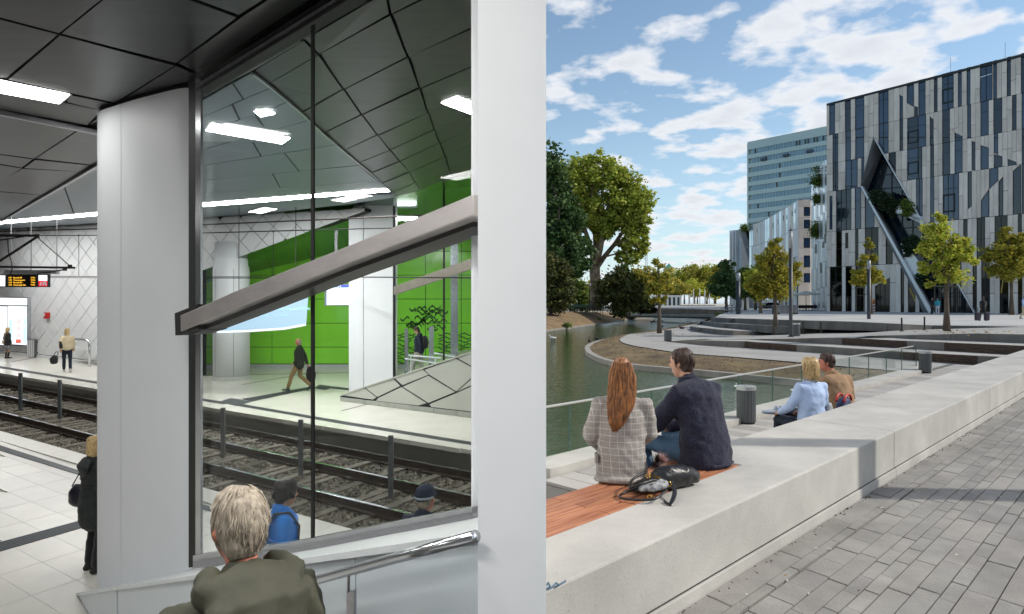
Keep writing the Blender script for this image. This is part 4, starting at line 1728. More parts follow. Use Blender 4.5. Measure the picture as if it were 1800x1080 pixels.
t3_r = [(1256, 558, 564, 1.52), (1290, 560, 567.5, 1.52), (1343, 561.7, 571.4, 1.52), (1388, 563, 573.5, 1.52), (1440, 564.3, 576.5, 1.52), (1500, 566, 578, 1.52), (1583, 570, 580, 1.52), (1640, 572.4, 579, 1.5), (1720, 573.6, 577, 1.4), (1790, 574.6, 575.2, 1.3)]


def riser_pts(rr):
    tops, foots = [], []
    for x, yt, yf, lv in rr:
        p = gz(x, yf, lv)
        foots.append(p)
        tops.append(at(x, yt, p.y))
    return tops, foots


def interp_line(P_, xs_px):
    """sample a polyline of points at given pixel columns"""
    cols = [CX + F * p.x / p.y for p in P_]
    out = []
    for x in xs_px:
        for i in range(len(P_) - 1):
            if (cols[i] <= x <= cols[i + 1]) or i == len(P_) - 2:
                t = (x - cols[i]) / (cols[i + 1] - cols[i])
                # perspective-correct along the straight piece
                ya, yb = P_[i].y, P_[i + 1].y
                k_ = t * ya / (t * ya + (1 - t) * yb) if 0 <= t <= 1 else t
                out.append(P_[i] + (P_[i + 1] - P_[i]) * k_)
                break
    return out


stair = root('seat_steps', gz(1500, 625, 2.2), 'long low concrete seat steps with dark wooden fronts climbing to the square', 'steps')
RS = {}
for nm, rr_ in (('low', low_r), ('sec', sec_r), ('thi', thi_r), ('t1', t1_r), ('t2', t2_r), ('t3', t3_r)):
    RS[nm] = riser_pts(rr_)


def riser(nm, woods, seg_px, parent):
    tops, foots = RS[nm]
    x_lo = CX + F * tops[0].x / tops[0].y
    x_hi = CX + F * tops[-1].x / tops[-1].y
    cuts = [x for x in seg_px if x_lo + 3 < x < x_hi - 3]
    ends = [x_lo] + cuts + [x_hi]
    for a, b in zip(ends, ends[1:]):
        cols = [CX + F * p.x / p.y for p in tops]
        xs_ = [a + .25] + [x for x in cols if a + .5 < x < b - .5] + [b - .25]
        T, B_ = interp_line(tops, xs_), interp_line(foots, xs_)
        wood = any(u <= (a + b) / 2 <= v for u, v in woods)
        mb_ = MB()
        for i in range(len(xs_) - 1):
            dd_ = V((T[i + 1].x - T[i].x, T[i + 1].y - T[i].y, 0)).normalized()
            back = V((-dd_.y, dd_.x, 0))
            if back.y < 0:
                back = -back
            if wood:
                for k in range(4):
                    p, q, r_, s_ = (B_[i].lerp(T[i], k / 4 + .02), B_[i + 1].lerp(T[i + 1], k / 4 + .02), B_[i + 1].lerp(T[i + 1], (k + 1) / 4 - .03), B_[i].lerp(T[i], (k + 1) / 4 - .03))
                    if k < 3:
                        mb_.prism([p, q, r_, s_], back * .06)
                    else:
                        mb_.prism([p, q, T[i + 1] + V((0, 0, .006)), T[i] + V((0, 0, .006))], back * .06)
            else:
                mb_.prism([B_[i] - V((0, 0, .1)), B_[i + 1] - V((0, 0, .1)), T[i + 1] + V((0, 0, .006)), T[i] + V((0, 0, .006))], back * .35)
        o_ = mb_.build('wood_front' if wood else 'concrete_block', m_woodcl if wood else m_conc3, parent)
        if wood:
            o_['kind'] = 'stuff'


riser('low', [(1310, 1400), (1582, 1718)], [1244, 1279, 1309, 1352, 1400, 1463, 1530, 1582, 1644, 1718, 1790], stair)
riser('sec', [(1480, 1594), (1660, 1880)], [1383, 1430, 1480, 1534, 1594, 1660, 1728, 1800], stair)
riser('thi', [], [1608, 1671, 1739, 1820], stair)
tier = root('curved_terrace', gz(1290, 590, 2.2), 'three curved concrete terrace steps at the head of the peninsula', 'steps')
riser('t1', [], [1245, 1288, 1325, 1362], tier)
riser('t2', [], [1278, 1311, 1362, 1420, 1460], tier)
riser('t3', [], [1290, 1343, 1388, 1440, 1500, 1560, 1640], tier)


def sheet(name, edge_a, edge_b, mat, kind='structure'):
    """surface spanned between two polylines sampled at the same parameter"""
    n_ = 40
    a, b = resample(edge_a, n_), resample(edge_b, n_)
    o_ = MB().add(a + b, [(i, i + 1, n_ + i + 1, n_ + i) for i in range(n_ - 1)]).build(name, mat)
    o_['kind'] = kind
    return o_


def drop(P_, d=.004):
    return [p - V((0, 0, d)) for p in P_]


m_tread = M('concrete_tread', '#aaa7a2', rough=.9, var=.12, scale=.8, bump=.1, bscale=20, stain=(.6, .85))
# promenade: inner soil edge -> foot of the low riser, then round behind it to the foot of the curved terrace
low_foot = RS['low'][1]
flat('promenade', [tuple(p) for p in ip] + [tuple(gz(1640, 652, 2.2)), tuple(gz(1700, 700, 2.2)), tuple(gz(1990, 700, 2.2)), tuple(gz(2000, 664, 2.2)), tuple(low_foot[-1] + V((0, .6, 0))),
     *[tuple(p + V((0, .3, 0))) for p in reversed(low_foot)], tuple(gz(1230, 597, 2.2)), tuple(gz(1320, 596, 2.2)), tuple(gz(1420, 588, 2.2)), tuple(gz(1395, 585.2, 2.2)), *[tuple(p + V((0, .3, 0))) for p in reversed(RS['t1'][1])],
     tuple(gz(1228, 570, 2.2)), tuple(gz(1240, 564.5, 2.2))], m_pave, z=ZP)
X2 = [1313, 1383, 1440, 1500, 1594, 1660, 1773, 1890]
sheet('tread', interp_line(RS['low'][0], [1174, 1244, 1308] + X2[1:]), [gz(1174, 600.6, 2.2)] + [gz(1240, 598.6, 2.0)] + interp_line(RS['sec'][1], X2), m_tread)
X3 = [1517, 1563, 1608, 1716, 1800, 1890]
sheet('tread', interp_line(RS['sec'][0], [1315, 1440] + X3), [at(1315, 596.7, 35), at(1440, 593.5, 33.2)] + interp_line(RS['thi'][1], X3), m_tread)
# ramp between the seat steps and the terrace
near_e = [gz(1240, 598.4, 2.19), gz(1315, 596.5, 1.95)] + interp_line(RS['sec'][0], [1383, 1440, 1500]) + interp_line(RS['thi'][0], [1530, 1608, 1716, 1800, 1890])
far_e = [gz(1300, 590.6, 2.19), gz(1362, 587.9, 2.19), gz(1392, 585.4, 2.18), gz(1440, 584.2, 1.93), gz(1500, 582.9, 1.88), gz(1535, 581.8, 1.78), gz(1583, 580.4, 1.56), gz(1640, 579.2, 1.5), gz(1790, 575.1, 1.24), gz(1900, 572, 1.19)]
sheet('ramp', near_e, far_e, m_pave)
XT1 = [1222, 1250, 1288, 1325, 1362, 1390]
sheet('tread', RS['t1'][0], interp_line(RS['t2'][1], [1238, 1250, 1278, 1311, 1362, 1400, 1443]), m_tread)
sheet('tread', RS['t2'][0], interp_line(RS['t3'][1], [1256, 1290, 1343, 1388, 1440, 1500, 1530, 1583]), m_tread)
t3top = RS['t3'][0]
flat('plaza', [tuple(p) for p in t3top] + [tuple(gz(1900, 572, 1.18)), (75, 40, ZPL), (160, 70, ZPL), (160, 250, ZPL), (30, 250, ZPL), tuple(at(1290, 545, 98)), tuple(at(1268, 552, 68))],
     M('plaza_paving', '#b3b1ad', rough=.9, var=.12, scale=.5, bump=.1, bscale=8))
# grassy slope at the left ends of the terrace
mb = MB()
ga = [gz(1222, 578, 2.2), gz(1232, 571, 2.2), gz(1244, 564.5, 2.2), gz(1262, 559, 2.2)]
gb = [RS['t1'][0][0], RS['t2'][0][0], RS['t3'][0][0], at(1285, 553, 72)]
mb.add(ga + gb, [(i, i + 1, 5 + i, 4 + i) for i in range(3)])
struct(mb.build('grass_slope', M('slope_grass', '#5f6a35', rough=1, var=.4, scale=1.5, col2='#8a7a58')))

# footbridge
br = root('footbridge', at(1160, 556, 100), 'flat slab footbridge crossing the water to the peninsula', 'bridge')
a, b = at(1056, 551.8, 112), at(1275, 553.4, 78)
d_ = (b - a)
sd_ = V((-d_.y, d_.x, 0)).normalized() * 1.6
if sd_.y < 0:
    sd_ = -sd_
MB().prism([a, b, b + sd_, a + sd_], (0, 0, -.3)).build('deck', M('bridge_concrete', '#a8a298', rough=.8, var=.1), br)
MB().prism([a + sd_ * .1 - V((0, 0, .303)), b + sd_ * .1 - V((0, 0, .303)), b + sd_ * .9 - V((0, 0, .303)), a + sd_ * .9 - V((0, 0, .303))], (0, 0, -.22)).build('beam', m_conc3, br)
MB().obox(a + sd_ * .5 + V((.2, 0, -.8)), (.8, 0, 0), sd_ * .5, (0, 0, .55)).build('abutment', m_conc3, br)

def clipx(P_, x0=.125):
    out = []
    for a, b in zip(P_, P_[1:] + P_[:1]):
        if a.x >= x0:
            out.append(a)
        if (a.x - x0) * (b.x - x0) < 0:
            out.append(a.lerp(b, (x0 - a.x) / (b.x - a.x)))
    return out


# ------------------------------------------------------------ lower walk, kerb and glass balustrade
BAL0 = V((.454, 8.70, 0))
bd = wv


def balp(s, z, off=0.0):
    p = BAL0 + bd * s
    return V((p.x, p.y, z)) + V((bd.y, -bd.x, 0)) * off       # + = towards the viewer


S_END = (12.86 - .454) / bd.x
walk_n = V((bd.y, -bd.x, 0))
# walk slabs: boards of pale paving running across
mb = MB()
p0, p1 = balp(-12, ZK - .035, .2), balp(S_END + 14, ZK - .035, .2)
mb.prism(clipx([p0, p1, p1 + walk_n * 3.4, p0 + walk_n * 3.4]), (0, 0, -.6))
walk = struct(mb.build('lower_walk', M('walk_base', '#5d5a56', rough=.9, var=.15)))
m_wk = [M('walk_slab_%d' % k, c, rough=.9, var=.10, scale=2, bump=.2, bscale=40) for k, c in enumerate(('#a19d98', '#999590', '#a9a5a0'))]
nslab = 0
for i in range(0, 90):
    s0 = -1.2 + i * .30
    for j in range(4):
        w0, w1 = .48 + j * .62, .48 + (j + 1) * .62
        sh = .15 if j % 2 else 0
        a, b = s0 + sh + .006, s0 + sh + .294
        q = [balp(a, ZK, w0 + .006), balp(b, ZK, w0 + .006), balp(b, ZK, w1 - .006), balp(a, ZK, w1 - .006)]
        c_ = q[0]
        px, py = CX + F * c_.x / c_.y, HR + F * (EYE - ZK) / c_.y
        if px < 930 or c_.y < 6 or nslab >= 290:
            continue
        nslab += 1
        MB().prism([p + V((0, 0, rng.uniform(-.002, .002))) for p in q], (0, 0, -.04)).build('walk_slab', rng.choice(m_wk), walk)
bal = root('glass_balustrade', balp(S_END / 2, ZK), 'long frameless glass balustrade with a pale top rail along the water', 'balustrade')
mb = MB()
for k in range(14):
    a, b = -.43 + k * 1.7 + .004, -.43 + (k + 1) * 1.7 - .004
    if b > S_END + .3:
        b = S_END + .3
    MB().prism([balp(a, ZK - .9, -.02), balp(b, ZK - .9, -.02), balp(b, ZK + .10, -.02), balp(a, ZK + .10, -.02)], walk_n * .48).build('kerb_block', m_conc, bal)
    if b >= S_END + .3:
        break
px_j = [870, 1002, 1146, 1230, 1299.5, 1359, 1410, 1455, 1493.5, 1527.5, 1558.5, 1585.5, 1611]
sj = []
for x in px_j:
    k_ = (x - CX) / F
    sj.append((k_ * BAL0.y - BAL0.x) / (bd.x - k_ * bd.y))
RZ = EYE - 1.385
sj[0] = -.43
for a, b in zip(sj, sj[1:]):
    MB().prism([balp(a + .008, ZK + .101), balp(b - .008, ZK + .101), balp(b - .008, RZ - .012), balp(a + .008, RZ - .012)], walk_n * -.018).build('glass_pane', m_bgl, bal)
mb = MB()
mb.prism([balp(sj[0], RZ - .012, .014), balp(S_END, RZ - .012, .014), balp(S_END, RZ + .014, .014), balp(sj[0], RZ + .014, .014)], walk_n * -.045)
mb.build('top_rail', m_alu, bal, bevel=.004)
for s_ in sj[1:]:
    MB().prism([balp(s_ - .006, ZK + .10, .003), balp(s_ + .006, ZK + .10, .003), balp(s_ + .006, RZ - .013, .003), balp(s_ - .006, RZ - .013, .003)], walk_n * -.022).build('pane_joint', M('pane_edge_green', '#3d5a52', rough=.3, var=0), bal)

# ------------------------------------------------------------ bench wall
ZT = EYE - 1.22
WF = gz(1572, 758, 1.22)          # on the front top edge, at the slab joint
WBk = gz(1302.6, 769, 1.22)       # on the back edge
wn_ = V((wv.y, -wv.x, 0))         # towards the viewer side
width = (WF - WBk).dot(wn_)


def wallp(s, o_, z):
    p = WF + wv * s - wn_ * o_
    return V((p.x, p.y, z))


bw = root('bench_wall', wallp(-3, width / 2, 0), 'broad pale concrete bench wall running from the lower left up to the right', 'wall')
cuts = [-8.2, -4.0 + .0, 0, 4.6, 9.0, 13.5, 18, 24]
cuts = [-9.5, 0, 4.6, 9.2, 14, 19]
s_w = (gz(1302, 817, 1.22) - WF).dot(wv)       # right end of the wooden seat
wood_o = (WF - gz(1302, 817, 1.22)).dot(wn_)   # distance of its front edge from the wall's front edge
for a, b in zip(cuts, cuts[1:]):
    g_ = .003
    mb = MB()
    if a < s_w < b:
        # the seat recess is cut out of the back of this length
        mb.prism(clipx([wallp(a + g_, 0, ZT), wallp(b - g_, 0, ZT), wallp(b - g_, width, ZT), wallp(s_w, width, ZT), wallp(s_w, wood_o, ZT), wallp(a + g_, wood_o, ZT)]), (0, 0, ZK - .2 - ZT))
    else:
        mb.prism(clipx([wallp(a + g_, 0, ZT), wallp(b - g_, 0, ZT), wallp(b - g_, width, ZT), wallp(a + g_, width, ZT)]), (0, 0, ZK - .2 - ZT))
    mb.build('wall_segment', m_conc, bw, bevel=.012)
    MB().prism(clipx([wallp(a + g_, -.003, .083), wallp(b - g_, -.003, .083), wallp(b - g_, .003, .083), wallp(a + g_, .003, .083)]), (0, 0, -.007)).build('groove', M('groove_dark', '#3d3b38', rough=1, var=.1), bw)
    MB().prism(clipx([wallp(a + g_, -.018, .075), wallp(b - g_, -.018, .075), wallp(b - g_, .02, .075), wallp(a + g_, .02, .075)]), (0, 0, -.10)).build('plinth', m_conc, bw, bevel=.004)
mb = MB()
mb.prism(clipx([wallp(cuts[0], wood_o + .003, ZT - .12), wallp(s_w - .003, wood_o + .003, ZT - .12), wallp(s_w - .003, width, ZT - .12), wallp(cuts[0], width, ZT - .12)]), (0, 0, -.5))
mb.build('recess_bed', m_conc2, bw)
# ledge on the water side
mb = MB()
mb.prism(clipx([wallp(cuts[0], width + .004, 0), wallp(19, width + .004, 0), wallp(19, width + .9, 0), wallp(cuts[0], width + .9, 0)]), (0, 0, -.7))
mb.build('seat_ledge', m_conc2, bw)
# wooden seat planks
m_wood = bpy.data.materials.new('seat_wood')
m_wood.use_nodes = True
N, L = m_wood.node_tree.nodes, m_wood.node_tree.links
b = N['Principled BSDF']
b.inputs['Roughness'].default_value = .5
tcn = N.new('ShaderNodeTexCoord')
mpn = N.new('ShaderNodeMapping')
mpn.inputs['Rotation'].default_value = (0, 0, -math.atan2(wv.y, wv.x))
g = N.new('ShaderNodeNewGeometry')
L.new(g.outputs['Position'], mpn.inputs[0])
mp2 = N.new('ShaderNodeMapping')
mp2.inputs['Scale'].default_value = (1.2, 22, 22)
L.new(mpn.outputs[0], mp2.inputs[0])
n_ = N.new('ShaderNodeTexNoise')
n_.inputs['Scale'].default_value = 2.2
n_.inputs['Detail'].default_value = 7
L.new(mp2.outputs[0], n_.inputs['Vector'])
rp = N.new('ShaderNodeValToRGB')
rp.color_ramp.elements[0].position = .3
rp.color_ramp.elements[0].color = C('#85492f')
rp.color_ramp.elements[1].position = .7
rp.color_ramp.elements[1].color = C('#b8805c')
L.new(n_.outputs[0], rp.inputs[0])
oi = N.new('ShaderNodeObjectInfo')
hv_ = N.new('ShaderNodeHueSaturation')
mr = N.new('ShaderNodeMapRange')
mr.inputs[3].default_value = .82
mr.inputs[4].default_value = 1.12
L.new(oi.outputs['Random'], mr.inputs[0])
L.new(mr.outputs[0], hv_.inputs['Value'])
L.new(rp.outputs[0], hv_.inputs['Color'])
L.new(hv_.outputs[0], b.inputs['Base Color'])
bp_ = N.new('ShaderNodeBump')
bp_.inputs['Strength'].default_value = .15
bp_.inputs['Distance'].default_value = .01
L.new(n_.outputs[0], bp_.inputs['Height'])
L.new(bp_.outputs[0], b.inputs['Normal'])
seat = root('wooden_seat', wallp(s_w - 1, (wood_o + width) / 2, ZT - .12), 'reddish wooden plank seat let into the top of the bench wall', 'bench seat')
npl = 5
for k in range(npl):
    o0 = wood_o + .006 + (width - wood_o - .006) * k / npl
    o1 = wood_o + .006 + (width - wood_o - .006) * (k + 1) / npl - .012
    ends_ = [cuts[0]] + ([-4.4 - .25 * (k % 2)] if k % 2 else [-3.9]) + [s_w - .008]
    for a, b in zip(ends_, ends_[1:]):
        if wallp(b, o1, 0).x < .2:
            continue
        MB().prism(clipx([wallp(a + .002, o0, ZT - .004), wallp(b - .002, o0, ZT - .004), wallp(b - .002, o1, ZT - .004), wallp(a + .002, o1, ZT - .004)]), (0, 0, -.04)).build('plank', m_wood, seat, bevel=.004)
mb = MB()
for s_ in [s_w - .4 - .5 * k for k in range(4)]:
    mb.prism([wallp(s_, wood_o + .02, ZT - .045), wallp(s_ + .06, wood_o + .02, ZT - .045), wallp(s_ + .06, width - .01, ZT - .045), wallp(s_, width - .01, ZT - .045)], (0, 0, -.08))
stuff(mb.build('bearers', m_conc3, seat))
# scribble on the wall face
mb = MB()
gr = [(961, 1030), (963, 1024), (967, 1031), (960, 1036), (970, 1033), (977, 1025), (982, 1029), (975, 1033), (985, 1027), (995, 1021)]
FP = Plane(wallp(0, -.001, 0), wallp(1, -.001, 0))
gq = [FP.hit(x, y) for x, y in gr]
for p, q in zip(gq, gq[1:]):
    t = (q - p).normalized().cross(FP.n) * .0045
    mb.prism([p - t, q - t, q + t, p + t], FP.n * .0012)
stuff(mb.build('scribbles', M('blue_ink', '#5d7688', rough=.9, var=.2), bw))

# ------------------------------------------------------------ near paving
m_pv = [M('paver_%d' % k, c, rough=.88, var=.13, scale=3.5, bump=.3, bscale=70, detail=8, speck=(60, .68, .72), stain=(1.3, .80)) for k, c in enumerate(('#908d88', '#8b8883', '#94908b', '#888581', '#8f8b86'))]
pv = struct(MB().prism([(.12, -9, -.02), (30, -9, -.02), wallp(25, -.02, -.02), wallp(-9.5, -.02, -.02), (.12, 1.0, -.02)], (0, 0, -.3)).build('paving', m_joint2))
cand = []
pat = [(.165, .95), (.065, .34), (.012, 0), (.155, .26), (.115, .56), (.085, .30), (.085, .30), (.125, .58), (.118, .56), (.085, .30), (.155, .60), (.118, .56), (.088, .31)]
o_ = -.022
k = 0
rr2 = random.Random(8)
while o_ > -4.6:
    wd, ln = pat[k] if k < len(pat) else pat[4 + (k - 4) % (len(pat) - 4)]
    k += 1
    if ln == 0:
        o_ -= wd
        continue
    # rows run parallel to the wall; joints run along the paving's cross direction
    shear = (cv.dot(wv)) / abs(cv.dot(wn_))
    s = -9.5 + rr2.uniform(0, ln)
    while s < 24:
        s1 = s + ln * (1 if ln < .5 else rr2.choice((1, 1, 1, .98)))
        gp = .0036
        oa, ob = o_ - gp, o_ - wd + gp
        q = [(s + gp, oa), (s1 - gp, oa), (s1 - gp, ob), (s + gp, ob)]
        P_ = []
        for s_, oo in q:
            p = wallp(s_ - shear * (-(oo - o_)), oo, 0)
            P_.append(p)
        c_ = sum(P_, V((0, 0, 0))) / 4
        px = CX + F * c_.x / max(.3, c_.y)
        py = HR + F * EYE / max(.3, c_.y)
        if c_.y > 2.9 and 900 < px < 1850 and py < 1120:
            ar = wd * ln / c_.y ** 3
            cand.append((ar, P_))
        s = s1
    o_ -= wd
cand.sort(key=lambda t: -t[0])
rest = MB()
for k, (ar, P_) in enumerate(cand):
    z_ = rr2.uniform(-.003, .003)
    P_ = [p + V((0, 0, z_ + rr2.uniform(-.001, .001))) for p in P_]
    c_ = sum(P_, V((0, 0, 0))) / 4
    top = [c_ + (p - c_) * .985 + V((0, 0, .003)) for p in P_]
    lowr = [p + V((0, 0, -.03)) for p in P_]
    vs_ = top + P_ + lowr
    fs_ = [(0, 1, 2, 3)] + [(i, (i + 1) % 4, 4 + (i + 1) % 4, 4 + i) for i in range(4)] + [(4 + i, 4 + (i + 1) % 4, 8 + (i + 1) % 4, 8 + i) for i in range(4)]
    if k < 298:
        MB().add(vs_, fs_).build('paving_stone', rr2.choice(m_pv), pv)
    else:
        rest.add(vs_, fs_)
if rest.v:
    stuff(rest.build('paving_stones', m_pv[0], pv))
print('pavers', len(cand))
# grit and small litter along the wall foot
mb = MB()
for k in range(260):
    s_ = rr2.uniform(-5, 9)
    p = wallp(s_, -.03 - abs(rr2.gauss(0, .025)), .004)
    mb.ball(p, rr2.uniform(.003, .008), 5, 3)
stuff(mb.build('grit', M('grit_brown', '#4b4338', rough=1, var=.3, scale=30), pv))
mb = MB()
for k in range(46):
    p = wallp(rr2.uniform(-4, 8), -rr2.uniform(.03, 2.4), .004)
    a_ = rr2.uniform(0, 6.28)
    mb.obox(p, V((math.cos(a_), math.sin(a_), 0)) * rr2.uniform(.004, .016), V((-math.sin(a_), math.cos(a_), 0)) * .004, (0, 0, .003))
stuff(mb.build('litter', M('litter_white', '#c9c5ba', rough=.9, var=.1), pv))
# ============================================================ main building
BP0, BP1 = at(1453, 549, 84.8), at(1800, 553, 67.8)
BPL = Plane(BP0, BP1)
bdir = V((BP1.x - BP0.x, BP1.y - BP0.y, 0)).normalized()
m_trav = [M('travertine_%d' % k, c, rough=.75, var=.12, scale=1.6, streak=(1, 1, .3), bump=.1, bscale=6, detail=8) for k, c in enumerate(('#e6dace', '#dacec2', '#ece1d5', '#e0d4c8'))]
m_pane = M('dark_window_pane', '#1a2735', rough=.03, var=.25, scale=.25, spec=.6, coat=.15)
m_pane2 = M('blue_window_pane', '#2c435d', rough=.03, var=.25, scale=.2, spec=.6, coat=.2)
m_paned = M('ground_window_pane', '#08090a', rough=.04, var=.5, scale=.5, spec=.45)
m_frm = M('window_frame_black', '#121417', rough=.4, var=.05)
m_gmet = M('grey_metal_band', '#8b8e92', rough=.4, metal=.5, var=.1, scale=.5)
m_gmet2 = M('light_metal_band', '#d0d3d6', rough=.35, metal=.4, var=.05, scale=.5)
hrow = [350, 294, 244, 195, 125, 63, -16]


def ry(k, x):
    return HR - hrow[k] * (x - 102) / 1351.0


bld = root('office_building', BP0, 'big angular office building with pale stone strips, dark windows and a diamond shaped cut', 'building')


def bq(mb_, pts, th, off=0.0):
    if len(pts) >= 3:
        pprism(mb_, BPL, pts, th, off)


# the cut: apex, left corner, feet
AP, LC, FL_, FR_ = (1535, 242), (1512.5, 328), (1634, 551), (1714, 555)


def outside_cut(poly):
    """pieces of a convex pixel polygon that lie outside the diamond cut"""
    out = []
    up = clip(poly, (0, 1), 242)
    if up:
        out.append(up)
    dn = clip(poly, (0, -1), -242)
    if not dn:
        return out
    a = clip(dn, (0, 1), 328)
    b = clip(dn, (0, -1), -328)
    if a:
        p = clip(a, *half(AP, LC, (1400, 300)))
        if p:
            out.append(p)
    if b:
        p = clip(b, *half(LC, FL_, (1400, 500)))
        if p:
            out.append(p)
    p = clip(dn, *half(AP, FR_, (1800, 300)))
    if p:
        out.append(p)
    good = []
    for q in out:
        ar = abs(sum(q[k][0] * q[(k + 1) % len(q)][1] - q[(k + 1) % len(q)][0] * q[k][1] for k in range(len(q)))) / 2
        if ar > 3:
            good.append(q)
    return good


# windows: row, x0, x1, top fractions (left, right), foot fractions, kind
W = [
    (0, 1457.3, 1467.6), (0, 1485, 1495.3), (0, 1502.7, 1519), (0, 1543.8, 1561.6, 's'), (0, 1581, 1587, .28, .36, 1, 1), (0, 1593.8, 1606.2, 0, 0, .56, .72), (0, 1607, 1613.8, .70, .76, 1, 1), (0, 1613.9, 1626.7),
    (0, 1641.6, 1647.8), (0, 1655.6, 1676.2, 'f'), (0, 1683.8, 1690.4), (0, 1699, 1705.6), (0, 1722.2, 1744.4, 'l'), (0, 1745.6, 1752.2), (0, 1769.6, 1776.7), (0, 1794.4, 1806),
    (1, 1463.3, 1473.3, 's'), (1, 1485.6, 1495.6), (1, 1503, 1519), (1, 1544, 1561.8, 's'), (1, 1581, 1587.3), (1, 1594.4, 1613.7, 'f'), (1, 1613.9, 1627.8), (1, 1634.4, 1641, .1, .22, 1, 1), (1, 1656, 1669.6),
    (1, 1677.8, 1691.8, .74, .9, 1, 1), (1, 1700, 1706.7), (1, 1723.3, 1737.8), (1, 1746, 1761.6), (1, 1778.9, 1786.7), (1, 1795.6, 1806),
    (2, 1463.3, 1473.3, 's'), (2, 1485.6, 1507.3, 's'), (2, 1514, 1519), (2, 1561.8, 1574.7, 'd'), (2, 1594.4, 1613.9, 'f'), (2, 1614, 1621), (2, 1635, 1641.6), (2, 1656.2, 1670), (2, 1677.8, 1691.8), (2, 1707.8, 1714.4, .1, .14, .96, 1),
    (2, 1723.3, 1737.8, .26, .38, 1, 1), (2, 1746.7, 1754.4, 0, 0, .55, .63), (2, 1747, 1762, .6, .7, 1, 1), (2, 1771, 1787, .8, .93, 1, 1), (2, 1796, 1806),
    (3, 1458, 1463, .12, .12, .95, .95), (3, 1469.4, 1496.3, 's'), (3, 1502.5, 1513.6), (3, 1520.3, 1537, 0, 0, 1, 1), (3, 1610, 1621.6, 's'), (3, 1635, 1642), (3, 1657, 1685.7, 'f'), (3, 1700.7, 1708, 0, 0, .80, .74),
    (3, 1724, 1738.5, .64, .42, 1, 1), (3, 1739, 1754.7, 0, 0, .43, .27), (3, 1755, 1763.5, .30, .2, 1, 1), (3, 1780, 1795, .12, 0, 1, 1), (3, 1796, 1808),
    (4, 1469.4, 1479.8, 'd'), (4, 1485.6, 1491, .08, .08, .5, .5, 'd'), (4, 1503, 1508.7, 'd'), (4, 1520.3, 1544, 'd'), (4, 1557, 1569, 'd'), (4, 1693, 1700.7, 'd'), (4, 1716.5, 1731.5, 's'), (4, 1748, 1771, 'd'), (4, 1789, 1796, 'd'),
    (5, 1458.5, 1480, 's'), (5, 1486, 1497, 'd'), (5, 1503.7, 1520, 'g'), (5, 1538, 1564, .45, .28, 1, 1, 'd'), (5, 1583, 1589, .1, .02, 1, 1, 'd'), (5, 1596, 1609, 'd'), (5, 1616, 1630, 'd'), (5, 1640, 1690, 'g'),
    (5, 1709.5, 1717, 'd'), (5, 1724.6, 1740, 's'), (5, 1757, 1772.7, 'd'), (5, 1789, 1797, 'd'),
]
nw = 0
rows_w = {k: [] for k in range(6)}
for t in W:
    rows_w[t[0]].append(t)
lit_k = 0
